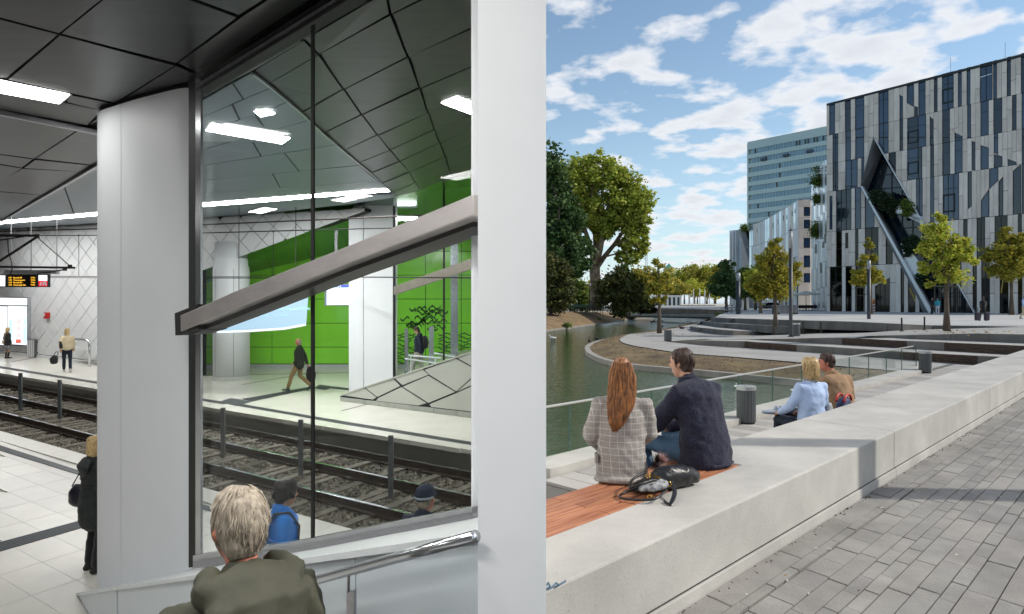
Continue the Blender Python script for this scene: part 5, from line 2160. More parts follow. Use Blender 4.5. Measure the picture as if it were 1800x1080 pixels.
for k in range(6):
    def Q(x, f_, k=k):
        a, b = ry(k, x), ry(k + 1, x)
        return (x, a + (b - a) * f_)
    for t in rows_w[k]:
        x0, x1 = t[1], t[2]
        fr = [0, 0, 1, 1]
        kind_ = 'n'
        if len(t) > 3 and isinstance(t[3], str):
            kind_ = t[3]
        elif len(t) > 6:
            fr = list(t[3:7])
            kind_ = t[7] if len(t) > 7 else 'n'
        poly = [Q(x0, fr[0]), Q(x1, fr[1]), Q(x1, fr[3]), Q(x0, fr[2])]
        pcs = outside_cut(poly)
        if not pcs:
            continue
        # frame: thin black slab behind, pane slightly in front of it and inset
        mbf, mbp = MB(), MB()
        for q in pcs:
            bq(mbf, q, .10, -.18)
            cx_, cy_ = sum(p[0] for p in q) / len(q), sum(p[1] for p in q) / len(q)
            ins = [(cx_ + (x - cx_) * max(.2, 1 - .9 / max(1, abs(x - cx_))), cy_ + (y - cy_) * max(.5, 1 - 1.0 / max(1, abs(y - cy_)))) for x, y in q]
            bq(mbp, ins, .01, -.165)
        f_ = mbf.build('window', m_frm, bld)
        dark = kind_ in ('d', 'g') or k >= 4
        mbp.build('pane', m_paned if dark else rng.choice((m_pane, m_pane2, m_pane2)), f_)
        nw += 1
        wpx = x1 - x0
        mbm = MB()
        if kind_ in ('s', 'g') or wpx > 20:
            nmull = 1 if wpx < 24 else 4 if wpx > 40 else 2
            for i in range(nmull):
                xm = x0 + wpx * (i + 1) / (nmull + 1)
                bq(mbm, [(xm - .5, Q(xm, .01)[1]), (xm + .5, Q(xm, .01)[1]), (xm + .5, Q(xm, .99)[1]), (xm - .5, Q(xm, .99)[1])], .06, -.12)
        if kind_ in ('n', 's', 'l', 'f') and fr == [0, 0, 1, 1] and k < 4:
            ft = .30
            bq(mbm, [Q(x0, ft), Q(x1, ft), Q(x1, ft + .012), Q(x0, ft + .012)], .04, -.14)
        if k >= 4:
            for ft in ((.33, .66) if k == 5 else (.5,)):
                if fr == [0, 0, 1, 1]:
                    bq(mbm, [Q(x0, ft), Q(x1, ft), Q(x1, ft + .012), Q(x0, ft + .012)], .04, -.14)
        if kind_ == 'f':
            xb = x1 - .3 if wpx < 22 else x1 - 8
            for q in ([Q(x0 + .6, .42), Q(xb, .42), Q(xb, .455), Q(x0 + .6, .455)], [Q(x0 + .6, .78), Q(xb, .78), Q(xb, .815), Q(x0 + .6, .815)],
                      [Q(x0 + .4, .42), Q(x0 + 1.6, .42), Q(x0 + 1.6, .815), Q(x0 + .4, .815)], [Q(xb - 1.3, .42), Q(xb, .42), Q(xb, .815), Q(xb - 1.3, .815)]):
                bq(mbm, q, .10, -.05)
        if kind_ == 'l':
            mbl = MB()
            bq(mbl, [Q(x0 + 1, .33), Q(x1 - 1, .31), Q(x1 - 1, .335), Q(x0 + 1, .355)], .02, -.15)
            mbl.build('blind', m_gmet2, f_)
        if mbm.v:
            o_ = mbm.build('mullion', m_frm, f_)
            o_['kind'] = 'stuff'
    # stone strips between the windows
    x = 1453.0
    edges = sorted([(t[1], t[2]) for t in rows_w[k] if not (len(t) > 6 and (t[3] > .01 or t[4] > .01 or t[5] < .99 or t[6] < .99))])
    part_w = [t for t in rows_w[k] if len(t) > 6 and (t[3] > .01 or t[4] > .01 or t[5] < .99 or t[6] < .99)]
    spans = []
    for a, b in edges + [(1812, 1813)]:
        if a - x > 1:
            spans.append((x, a))
        x = max(x, b)
    for a, b in spans:
        brk = sorted({a, b, *[v for t in part_w for v in (t[1], t[2]) if a < v < b]})
        cells = []
        for u, v in zip(brk, brk[1:]):
            n_ = max(1, round((v - u) / 8.5))
            cells += [(u + (v - u) * i / n_, u + (v - u) * (i + 1) / n_) for i in range(n_)]
        for u, v in cells:
            frs = [(0, 0, 1, 1)]
            for t in part_w:
                if t[1] - .1 <= u and v <= t[2] + .1 or (t[1] < (u + v) / 2 < t[2]):
                    g_ = lambda f0, f1, xx: f0 + (f1 - f0) * (xx - t[1]) / (t[2] - t[1])
                    new = []
                    for (ta, tb, ba, bb) in frs:
                        wt0, wt1, wb0, wb1 = g_(t[3], t[4], u), g_(t[3], t[4], v), g_(t[5], t[6], u), g_(t[5], t[6], v)
                        if max(wt0 - ta, wt1 - tb) > .02:
                            new.append((ta, tb, wt0, wt1))
                        if max(ba - wb0, bb - wb1) > .02:
                            new.append((wb0, wb1, ba, bb))
                    frs = new
            for (ta, tb, ba, bb) in frs:
                pieces = [(ta, tb, ba, bb)]
                if ba - ta > .7:
                    c_ = rng.choice((.38, .5, .62, .0))
                    if c_:
                        pieces = [(ta, tb, c_, c_), (c_, c_, ba, bb)]
                for (p0_, p1_, q0_, q1_) in pieces:
                    poly = [Q(u + .22, p0_ + .004), Q(v - .22, p1_ + .004), Q(v - .22, q1_ - .006), Q(u + .22, q0_ - .006)]
                    mb = MB()
                    for q in outside_cut(poly):
                        bq(mb, q, .12, rng.uniform(-.015, .015))
                    if mb.v:
                        mb.build('stone_panel', rng.choice(m_trav), bld)
print('windows', nw, 'panels', len([o for o in bld.children if o.name.startswith('stone_panel')]))
# body: roof edge, back volume (set behind the cut), side wall
back = V((bdir.y, -bdir.x, 0))
if back.dot(BPL.n) > 0:
    back = -back
ztop = BPL.hit(1453, 183).z
B0 = V((BP0.x, BP0.y, ZPL))
B1 = B0 + bdir * 31
body_front = 2.6          # depth of the glazed cut
mb = MB()
for q in ([B0 + back * .2, B0 + back * 26, B1 + back * 26, B1 + back * .2],):
    pass
# backing sheets outside the cut
for x0_ in range(1453, 1813, 12):
    poly = [(x0_, ry(0, x0_) + .4), (x0_ + 12, ry(0, x0_ + 12) + .4), (x0_ + 12, ry(6, x0_ + 12)), (x0_, ry(6, x0_))]
    for q in outside_cut(poly):
        bq(mb, q, .2, -.29)
mb.build('wall', m_frm, bld)
mb = MB()
mb.prism([V((p.x, p.y, ZPL)) for p in (B0 + back * 2.7, B0 + back * 26, B1 + back * 26, B1 + back * 2.7)], (0, 0, ztop - ZPL - .3))
mb.build('core', m_frm, bld)
mb = MB()
mb.prism([V((p.x, p.y, ztop - .25)) for p in (B0 - back * .03, B0 + back * 26, B1 + back * 26, B1 - back * .03)], (0, 0, .28))
mb.build('roof', m_frm, bld)
for xx in (1671, 1767):
    p = BPL.hit(xx, ry(0, xx), -1.0)
    MB().tube([p, p + V((0, 0, 1.6))], .02, 5).build('lightning_rod', m_gmet, bld)
# the cut: metal flanks, recessed glazing, ledges
mb = MB()
n_ = BPL.n
for (a, b, c, d_, o0, o1, nm, mt) in ((AP, LC, (1523, 338), (1552, 264), .5, -1.4, 'cut_flank', m_gmet),
                                      (LC, FL_, (1622, 551), (1521, 340), .5, -.2, 'cut_flank', m_gmet)):
    mb = MB()
    f = [BPL.hit(*a, o0), BPL.hit(*b, o0)]
    r_ = [BPL.hit(*c, o1), BPL.hit(*d_, o1)]
    mb.prism([f[0], f[1], r_[0], r_[1]], -n_ * .12)
    mb.build(nm, mt, bld)
# lower band: wide light blade from the left corner to the ground
mb = MB()
mb.prism([BPL.hit(*p, .55) for p in (LC, (1515, 327), (1641, 552), (1633, 552))], -n_ * .5)
mb.build('cut_blade', m_gmet2, bld)
mb = MB()
mb.prism([BPL.hit(1513, 330, .5), BPL.hit(1634, 551, .5), BPL.hit(1646, 551, -1.6), BPL.hit(1534, 345, -1.6)], (0, 0, -.08))
mb.build('cut_flank', m_gmet, bld)
mb = MB()
mb.prism([BPL.hit(*p, .3) for p in (AP, (1536.4, 242), (1716, 555), (1714, 555))], -n_ * 1.4)
mb.build('cut_edge', m_gmet2, bld)
# recessed glazing with grid
mb = MB()
rec = [(1535, 246), (1516, 332), (1636, 554), (1712, 556)]
mb.prism([BPL.hit(*p, -2.2) for p in ((1520, 225), (1500, 335), (1630, 556), (1722, 558))], -n_ * .1)
rg = mb.build('recessed_glazing', m_pane, bld)
mb = MB()
for k in range(12):
    y_ = 262 + k * 24 - (k * k) * .0
    mb.prism([BPL.hit(1505, y_, -2.1), BPL.hit(1715, y_ - 14, -2.1), BPL.hit(1715, y_ - 12.3, -2.1), BPL.hit(1505, y_ + 1.7, -2.1)], -n_ * .08)
for k in range(9):
    x_ = 1548 + k * 18.5
    mb.prism([BPL.hit(x_, 250 + k * 20, -2.1), BPL.hit(x_ + 1.3, 250 + k * 20, -2.1), BPL.hit(x_ + 1.3, 553, -2.1), BPL.hit(x_, 553, -2.1)], -n_ * .08)
stuff(mb.build('glazing_bars', m_frm, rg))
for pts in ([(1521, 338), (1535, 342), (1558, 352), (1590, 366), (1622, 382), (1618, 392), (1588, 379), (1556, 368), (1530, 352)],
            [(1583, 428), (1606, 448), (1622, 470), (1616, 492), (1596, 480)],
            [(1586, 372), (1622, 386), (1626, 398), (1606, 386)]):
    mb = MB()
    mb.prism([BPL.hit(*p, .1) for p in pts], -n_ * 2.0)
    mb.build('planter_ledge', m_gmet2, bld)
# entrance: door portal
dr = MB()
for q in ([(1640, 502), (1690, 503), (1690, 505.5), (1640, 504.5)], [(1642, 505), (1643.6, 505), (1643.6, 552), (1642, 552)], [(1652, 505), (1653.4, 505), (1653.4, 552), (1652, 552)],
          [(1668, 505), (1669.2, 505), (1669.2, 552), (1668, 552)], [(1681, 505), (1682.2, 505), (1682.2, 552), (1681, 552)]):
    bq(dr, q, .25, .0)
stuff(dr.build('entrance_frames', M('bronze_frame', '#5f584c', rough=.4, metal=.5, var=.1), bld))
dr = MB()
for q in ([(1502.5, 504), (1520.5, 504.5), (1520.5, 507), (1502.5, 506.5)], [(1503, 506), (1506, 506), (1506, 549), (1503, 549)], [(1517.6, 506), (1520, 506), (1520, 549), (1517.6, 549)], [(1503, 519), (1520, 519), (1520, 520), (1503, 520)]):
    bq(dr, q, .2, .02)
dr.build('side_door_frame', MATS['bronze_frame'], bld)['kind'] = 'stuff'
# slim yellow interior panels in the ground floor
m_yel = M('yellow_blade', '#b79a3a', rough=.6, var=.1)
for pts in ([(1598, 508), (1600, 506), (1609, 527), (1609, 532)], [(1759, 515), (1763, 486), (1764.5, 488), (1761, 516)], [(1626, 508), (1628.5, 493), (1630, 508)]):
    mb = MB()
    bq(mb, pts, .02, -.13)
    mb.build('yellow_blade', m_yel, bld)

# ============================================================ second wing with a curved roof line
wg = root('curved_building', at(1330, 548, 120), 'lower curved wing with mirrored vertical strips and a pale stone end', 'building')
m_mir = M('mirror_strip', '#cfdae3', rough=.16, metal=.75, var=.15, scale=.3, streak=(1, 1, .4))
m_mir2 = M('grey_strip', '#d6d8da', rough=.4, metal=.1, var=.1, scale=.3)
m_mir3 = M('dark_strip', '#4a525b', rough=.2, metal=.4, var=.2, scale=.3)
rp_ = [(1317, 395.5), (1333, 391), (1352, 382), (1371, 371), (1390, 360), (1404, 351)]


def rtop(x):
    for (xa, ya), (xb, yb) in zip(rp_, rp_[1:]):
        if xa <= x <= xb:
            return ya + (yb - ya) * (x - xa) / (xb - xa)
    return rp_[0][1] if x < rp_[0][0] else rp_[-1][1]


def wingY(x):
    t = (x - 1283) / (1404 - 1283)
    return 150 - 34 * t ** 1.5


xw = 1317.0
while xw < 1403.5:
    wd = rng.choice((2.6, 3.2, 4.0, 4.6))
    x1_ = min(xw + wd, 1404)
    Ya, Yb = wingY(xw), wingY(x1_)
    # notch in the left part
    mt = rng.choice((m_mir, m_mir2, m_mir2, m_trav[2], m_mir))
    # strips break at the floors, shifted a little per floor
    nf = 4
    for f_ in range(nf):
        ta, tb = rtop(xw) + (549 - rtop(xw)) * f_ / nf, rtop(x1_) + (549 - rtop(x1_)) * f_ / nf
        ba, bb = rtop(xw) + (549 - rtop(xw)) * (f_ + 1) / nf, rtop(x1_) + (549 - rtop(x1_)) * (f_ + 1) / nf
        if ta > 452 and f_ > 1:
            if rng.random() < .5:
                continue
        MB().prism([at(xw + .15, ba - .3, Ya), at(x1_ - .1, bb - .3, Yb), at(x1_ - .1, tb + .3, Yb), at(xw + .15, ta + .3, Ya)], (.3, .12, 0)).build('facade_strip', mt if rng.random() < .7 else m_mir2, wg)
    xw = x1_
# solid body behind
for x0_ in range(1317, 1404, 6):
    x1_ = min(x0_ + 6, 1404)
mb = MB()
xsn = [1317 + k * 3 for k in range(29)] + [1404]
for a, b in zip(xsn, xsn[1:]):
    mb.prism([at(a, 549, wingY(a) + .5), at(b, 549, wingY(b) + .5), at(b, rtop(b), wingY(b) + .5), at(a, rtop(a), wingY(a) + .5)], (12, 2, 0))
mb.build('wall', m_mir3, wg)
mb = MB()
for a, b in zip(xsn, xsn[1:]):
    mb.prism([at(a, rtop(a) - .6, wingY(a) - .1), at(b, rtop(b) - .6, wingY(b) - .1), at(b, rtop(b) + .8, wingY(b) - .1), at(a, rtop(a) + .8, wingY(a) - .1)], (12, 2, 0))
mb.build('roof_edge', m_mir3, wg)
for x_, y0_, y1_ in ((1331, 402, 409), (1359, 392, 401), (1368, 386, 395), (1377.5, 379, 388), (1383.5, 378, 386), (1393, 371, 380), (1398, 367, 375)):
    Y_ = wingY(x_) - .06
    f_ = MB().prism([at(x_, y0_, Y_), at(x_ + 1.8, y0_ - .5, Y_), at(x_ + 1.8, y1_ - .5, Y_), at(x_, y1_, Y_)], (0, .3, 0)).build('window', m_frm, wg)
    MB().prism([at(x_ + .3, y0_ + .4, Y_ - .03), at(x_ + 1.5, y0_ + .4, Y_ - .03), at(x_ + 1.5, y1_ - .9, Y_ - .03), at(x_ + .3, y1_ - .9, Y_ - .03)], (0, .02, 0)).build('pane', m_pane, f_)
# pale end block with five windows
Ye = wingY(1404)
fy = [351, 364, 383, 402, 419, 437, 453, 471, 485, 500, 520, 549]
for x0_, x1_ in ((1404, 1413), (1413, 1424.4)):
    for a, b in zip(fy, fy[1:]):
        win = [w_ for w_ in ((364.5, 380), (386.5, 402), (418.5, 436), (449.5, 470), (480.5, 497)) if x0_ > 1410 and not (w_[1] <= a or w_[0] >= b)]
        segs_ = [(a, b)]
        for w_ in win:
            ns = []
            for (u, v) in segs_:
                if w_[0] > u:
                    ns.append((u, min(v, w_[0])))
                if w_[1] < v:
                    ns.append((max(u, w_[1]), v))
            segs_ = ns
        for u, v in segs_:
            if v - u > 1:
                MB().prism([at(x0_ + .1, v - .15, Ye), at(x1_ - .1, v - .15, Ye), at(x1_ - .1, u + .15, Ye), at(x0_ + .1, u + .15, Ye)], (0, .3, 0)).build('stone_panel', rng.choice(m_trav), wg)
MB().prism([at(1404, 549, Ye + .31), at(1424.5, 549, Ye + .31), at(1424.5, 351, Ye + .31), at(1404, 351, Ye + .31)], (10, 3, 0)).build('wall', m_trav[1], wg)
for y0_, y1_ in ((364.5, 380), (386.5, 402), (418.5, 436), (449.5, 470), (480.5, 497)):
    f_ = MB().prism([at(1413.2, y1_, Ye + .12), at(1424, y1_, Ye + .12), at(1424, y0_, Ye + .12), at(1413.2, y0_, Ye + .12)], (0, .1, 0)).build('window', m_frm, wg)
    MB().prism([at(1414.2, y1_ - 1, Ye + .10), at(1423.2, y1_ - 1, Ye + .10), at(1423.2, y0_ + 1, Ye + .10), at(1414.2, y0_ + 1, Ye + .10)], (0, .01, 0)).build('pane', m_pane2, f_)
# left block with the slanting notch
for k, (x0_, x1_, ya, yb, mt) in enumerate(((1283, 1288, 405.5, 405, m_mir2), (1288, 1293, 405, 404.4, m_mir), (1293, 1300, 404.4, 403.5, m_mir2), (1300, 1304, 414, 425, m_mir))):
    for f_ in range(4):
        t0, t1 = ya + (549 - ya) * f_ / 4, ya + (549 - ya) * (f_ + 1) / 4
        MB().prism([at(x0_ + .1, t1 - .2, 150 - k), at(x1_ - .1, t1 - .2, 150 - k), at(x1_ - .1, max(t0, yb) + .2, 150 - k), at(x0_ + .1, t0 + .2, 150 - k)], (0, .3, 0)).build('facade_strip', mt, wg)
MB().prism([at(1283, 549, 151.5), at(1322, 549, 151.5), at(1322, 460, 151.5), at(1300, 404, 151.5), at(1283, 406, 151.5)], (8, 6, 0)).build('wall', m_mir2, wg)
MB().prism([at(1299.5, 403.3, 147.5), at(1309, 402, 147.5), at(1323, 447, 147.5), at(1323, 470, 147.5), at(1320, 472, 147.5)], (0, 1, 0)).build('notch_flank', m_gmet2, wg)
MB().prism([at(1310, 403, 147), at(1317, 405, 147), at(1333, 446, 147), at(1330, 455, 147), at(1324, 447, 147)], (0, 1, 0)).build('notch_glazing', m_paned, wg)
MB().prism([at(1313, 433, 146.6), at(1327, 434, 146.6), at(1327, 436.5, 146.6), at(1316, 437, 146.6)], (0, .5, 0)).build('notch_slab', m_gmet2, wg)

# mirrored narrow side of the main building with planted ledges
sdw = root('mirrored_wing', at(1440, 548, 96), 'narrow mirrored side wing with plants growing in its slits, left of the stone building', 'building')
tops_ = [(1426, 324), (1430, 322), (1434, 320), (1438, 300), (1442, 292), (1446, 286), (1450, 282), (1453.4, 280)]
for i, ((x0_, t0), (x1_, t1)) in enumerate(zip(tops_, tops_[1:])):
    Ya, Yb = 100 - i * 2.0, 100 - (i + 1) * 2.0
    for f_ in range(6):
        a0, b0 = t0 + (549 - t0) * f_ / 6, t0 + (549 - t0) * (f_ + 1) / 6
        sh = (i % 2) * 9 - 4 if 0 < f_ < 5 else 0
        MB().prism([at(x0_ + .08, b0 - .3, Ya), at(x1_ - .08, b0 - .3, Yb), at(x1_ - .08, a0 + .3, Yb), at(x0_ + .08, a0 + .3, Ya)], (.1, .25, 0)).build('facade_strip', (m_mir, m_mir2, m_mir, m_gmet2)[(i * 3 + f_ * 5) % 4], sdw)
mb = MB()
for (x0_, t0), (x1_, t1) in zip(tops_, tops_[1:]):
    i = tops_.index((x0_, t0))
    mb.prism([at(x0_, 549, 100.3 - i * 2), at(x1_, 549, 98.3 - i * 2), at(x1_, t1 + .5, 98.3 - i * 2), at(x0_, t0 + .5, 100.3 - i * 2)], (4, 5, 0))
mb.build('wall', m_mir3, sdw)
for (x_, y0_, y1_) in ((1434, 430, 446), (1437.5, 408, 424), (1447, 425, 436), (1451, 415, 428), (1443, 462, 480), (1450.5, 412, 424)):
    i = int((x_ - 1426) / 4)
    Y_ = 99.6 - i * 2.0
    MB().prism([at(x_, y1_, Y_ - .6), at(x_ + 1.6, y1_, Y_ - .9), at(x_ + 1.6, y0_, Y_ - .9), at(x_, y0_, Y_ - .6)], (0, .3, 0)).build('window', m_frm, sdw)

# ============================================================ tower
TY0 = 190.0
tw = root('office_tower', at(1380, 540, 180), 'tall pale green slab tower with rows of small windows behind the curved wing', 'building')
T0, T1 = at(1315.5, 545, TY0), at(1453, 545, TY0 * (533 - 251) / (533 - 223.5))
T0.z = T1.z = .4
TPL = Plane(T0, T1)
tdir = V((T1.x - T0.x, T1.y - T0.y, 0)).normalized()
tb = V((tdir.y, -tdir.x, 0))
if tb.dot(TPL.n) > 0:
    tb = -tb
m_tw = M('tower_cladding', '#b4c8c6', rough=.45, metal=.15, var=.05, scale=.1)
m_tw2 = M('tower_cladding_dark', '#9db4b3', rough=.4, metal=.2, var=.05, scale=.1)
m_twp = M('tower_pane', '#6f97ad', rough=.08, var=.2, scale=.15, spec=.8)
m_twd = M('tower_pane_dark', '#2a3843', rough=.1, var=.2, scale=.15)
HT = TPL.hit(1315.5, 252).z
Lw = (T1 - T0).length
Z0 = .4
TH = HT - Z0
MB().prism([V((p.x, p.y, Z0)) for p in (T0 + tb * .4, T1 + tb * .4 + tdir * 10, T1 + tb * 16 + tdir * 10, T0 + tb * 16)], (0, 0, TH)).build('core', m_tw2, tw)
m_ = MB().prism([at(1313, 545, TY0 + 8), T0 + V((0, 0, -.3)), V((T0.x, T0.y, HT)), at(1313, 253, TY0 + 8)], tb * .5)
m_.build('side_wall', m_tw2, tw)
NF = 18
fh = TH / NF


def tp(u, z, o_=0.0):
    p = T0 + tdir * u - tb * o_
    return V((p.x, p.y, z))


MB().prism([tp(-.1, HT - fh * .75, .3), tp(Lw + 9, HT - fh * .75, .3), tp(Lw + 9, HT + .3, .3), tp(-.1, HT + .3, .3)], tb * .7).build('parapet', m_tw, tw)
for f_ in range(NF):
    zb_ = HT - fh * .75 - fh * (f_ + 1)
    if zb_ < Z0:
        break
    MB().prism([tp(-.1, zb_, .3), tp(Lw + 9, zb_, .3), tp(Lw + 9, zb_ + fh * .46, .3), tp(-.1, zb_ + fh * .46, .3)], tb * .7).build('spandrel', m_tw, tw)
    mw, md, mf = MB(), MB(), MB()
    n_w = 34
    for k in range(n_w):
        a, b = 1.2 + (Lw + 5) * k / n_w, 1.2 + (Lw + 5) * (k + .80) / n_w
        tgt = md if (f_ == 8 and 4 < k < 16) or rng.random() < .05 or (f_ == 0 and 15 < k < 26 and k % 3) else mw
        tgt.prism([tp(a, zb_ + fh * .47, .12), tp(b, zb_ + fh * .47, .12), tp(b, zb_ + fh * .98, .12), tp(a, zb_ + fh * .98, .12)], tb * .2)
        mf.prism([tp(b, zb_ + fh * .46, .26), tp(b + (Lw + 5) * .2 / n_w, zb_ + fh * .46, .26), tp(b + (Lw + 5) * .2 / n_w, zb_ + fh, .26), tp(b, zb_ + fh, .26)], tb * .5)
    stuff(mw.build('windows', m_twp, tw))
    stuff(mf.build('window_piers', m_tw2, tw))
    if md.v:
        stuff(md.build('dark_windows', m_twd, tw))
for k in range(4):
    pp_ = [tp(5 + k * 6.5, HT - fh * 2.1, .5)]
    MB().obox(pp_[0], tdir * .8, tb * .3, (0, 0, .35)).build('facade_gondola', m_twd, tw)

# far things on the skyline
fw = root('white_pavilion', at(1175, 533, 285), 'low white pavilion on the far bank among the trees', 'building')
a, b = at(1150, 533, 285), at(1196, 521, 285)
MB().box(a.x, b.x, 285, 292, 1.0 - .6, b.z).build('wall', m_enamel2, fw)
MB().box(a.x - .5, b.x + .5, 284.5, 292.5, b.z, b.z + .35).build('roof', m_enamel, fw)
for k in range(6):
    x_ = a.x + (b.x - a.x) * (k + .3) / 6
    MB().box(x_, x_ + 1.0, 284.9, 285.02, .6, b.z - .5).build('window', m_twd, fw)
ms = root('lattice_mast', at(1136, 520, 320), 'thin lattice mast rising above the far trees', 'mast')
a, b = at(1134.6, 525, 320), at(1137.8, 430, 320)
mb = MB()
for x_ in (a.x, b.x):
    mb.tube([V((x_, 320, 0)), V((x_, 320, b.z))], .09, 5)
nz = 18
for k in range(nz):
    z0_, z1_ = b.z * k / nz, b.z * (k + 1) / nz
    mb.tube([V((a.x, 320, z0_)), V((b.x, 320, z1_))], .05, 4)
    mb.tube([V((b.x, 320, z0_)), V((a.x, 320, z1_))], .05, 4)
stuff(mb.build('lattice', M('mast_grey', '#8b98a4', rough=.5, var=0), ms))
ch = root('church_tower', at(1176, 520, 420), 'distant tower with a green copper roof behind the trees', 'tower')
a, b = at(1169, 520, 420), at(1184, 474, 420)
MB().box(a.x, b.x, 420, 425, 0, b.z).build('shaft', m_trav[1], ch)
t_ = at(1176, 463, 422.5)
MB().add([(a.x - .3, 419.7, b.z), (b.x + .3, 419.7, b.z), (b.x + .3, 425.3, b.z), (a.x - .3, 425.3, b.z), tuple(t_)], [(0, 1, 4), (1, 2, 4), (2, 3, 4), (3, 0, 4), (0, 3, 2, 1)]).build('copper_roof', M('copper_green', '#2f8a80', rough=.6, var=.1), ch)
# ============================================================ trees and plants
def leaf_cloud(seed, blobs, n, size, clump=.18, shell=.55, nclump=None, flat_=.0):
    """quads scattered in clumps through ellipsoids; blobs: (cx,cy,cz,rx,ry,rz)"""
    r_ = np.random.RandomState(seed)
    vol = np.array([b[3] * b[4] * b[5] for b in blobs]) ** .7
    vol /= vol.sum()
    nclump = nclump or max(14, n // 70)
    cc, cs = [], []
    pick = r_.choice(len(blobs), nclump, p=vol)
    for i in pick:
        b = blobs[i]
        d = r_.normal(size=3)
        d /= np.linalg.norm(d)
        rad = (shell + (1 - shell) * r_.rand()) if r_.rand() < .78 else r_.rand() * shell
        cc.append((b[0] + d[0] * b[3] * rad, b[1] + d[1] * b[4] * rad, b[2] + d[2] * b[5] * rad))
        cs.append((b[3] + b[4] + b[5]) / 3 * clump * (.6 + .8 * r_.rand()))
    cc, cs = np.array(cc), np.array(cs)
    k = r_.randint(0, nclump, n)
    off = r_.normal(size=(n, 3)) * cs[k][:, None] * np.array([1, 1, .8])
    P_ = cc[k] + off
    a = r_.normal(size=(n, 3))
    a[:, 2] *= .6
    a /= np.linalg.norm(a, axis=1)[:, None]
    u = r_.normal(size=(n, 3))
    b_ = np.cross(a, u)
    b_ /= np.linalg.norm(b_, axis=1)[:, None]
    s_ = size * (.6 + .8 * r_.rand(n))[:, None]
    q = np.stack([P_ - a * s_, P_ + b_ * s_ * .55 + a * s_ * .1, P_ + a * s_, P_ - b_ * s_ * .55 + a * s_ * .1], 1)
    return q.reshape(-1, 3), np.arange(n * 4).reshape(n, 4)


m_bark = M('grey_bark', '#5b5046', rough=.95, var=.3, scale=5, streak=(1, 1, .3), bump=.4, bscale=20)
m_bark2 = M('plane_bark', '#a08d72', rough=.9, var=.1, scale=1.3, col2='#57493a', bump=.2, bscale=10)
lf_plane = island_mat('leaf_plane_tree', ['#6c7e2e', '#8a9a3a', '#a2a648', '#7a8a36', '#b0ac54', '#586a28'], trans=.35)
lf_dark = island_mat('leaf_dark', ['#33482a', '#415a32', '#54693c', '#2a3c22'], trans=.2)
lf_shrub = island_mat('leaf_shrub', ['#303a20', '#434c28', '#5a5c30', '#252e1a', '#6a6434'], trans=.2)
lf_yel = island_mat('leaf_yellow', ['#93a038', '#b4b444', '#829634', '#c0b450', '#66782a', '#9c9040'], trans=.4)
lf_oliv = island_mat('leaf_olive', ['#71782a', '#938a34', '#5d6a28', '#a89438', '#82792c'], trans=.35)
lf_far = island_mat('leaf_far', ['#788438', '#96923e', '#ae9c44', '#687638', '#b8a44c', '#888840'], trans=.3)
lf_green = island_mat('leaf_green', ['#455a28', '#566e30', '#3a4e22', '#6a7a36', '#7e7e38'], trans=.3)
lf_fir = island_mat('needle_dark', ['#1c2a1a', '#26361f', '#31402a'], trans=.1)


def limbs(mb, base, top, blobs, r0, n, seed, spread=.7):
    """branches from the upper trunk into the crown"""
    r_ = random.Random(seed)
    b, t = V(base), V(top)
    for k in range(n):
        bl = blobs[k % len(blobs)]
        st = b.lerp(t, .35 + .6 * k / n)
        en = V((bl[0] + r_.uniform(-1, 1) * bl[3] * spread, bl[1] + r_.uniform(-1, 1) * bl[4] * spread, bl[2] + r_.uniform(-.2, .9) * bl[5] * spread))
        md = st.lerp(en, .5) + V((r_.uniform(-.1, .1), r_.uniform(-.1, .1), .12)) * (en - st).length
        rr_ = r0 * (.5 - .3 * k / n)
        mb.tube([st, st.lerp(md, .6), md, en], [rr_, rr_ * .8, rr_ * .6, rr_ * .2], 6)


def tree(name, base, trunk, r0, blobs, n, size, leaf, bark, label, cat='tree', group=None, seed=1, clump=.18, nl=10, shell=.55, nclump=None):
    r_ = root(name, base, label, cat, group)
    mb = MB()
    path = [V(base)] + [V(p) for p in trunk]
    rs = [r0 * (1.25 if i == 0 else 1 - .75 * i / len(trunk)) for i in range(len(path))]
    mb.tube(path, rs, 9)
    if nl:
        limbs(mb, path[0], path[-1], blobs, r0, nl, seed)
    mb.build('trunk', bark, r_, smooth=True)
    vs_, fs_ = leaf_cloud(seed, blobs, n, size, clump, shell, nclump)
    o = np.array(base)
    link('crown', np_mesh('crown', vs_ - o, fs_), leaf, r_, V(base))
    return r_


def B(px, py, rx, ry_, Y, depth=None, rz=None):
    """crown ellipsoid given as it is seen: centre pixel, half sizes in pixels, distance"""
    p = at(px, py, Y)
    k = Y / F
    return (p.x, p.y, p.z, rx * k, (depth if depth else rx) * k, ry_ * k)


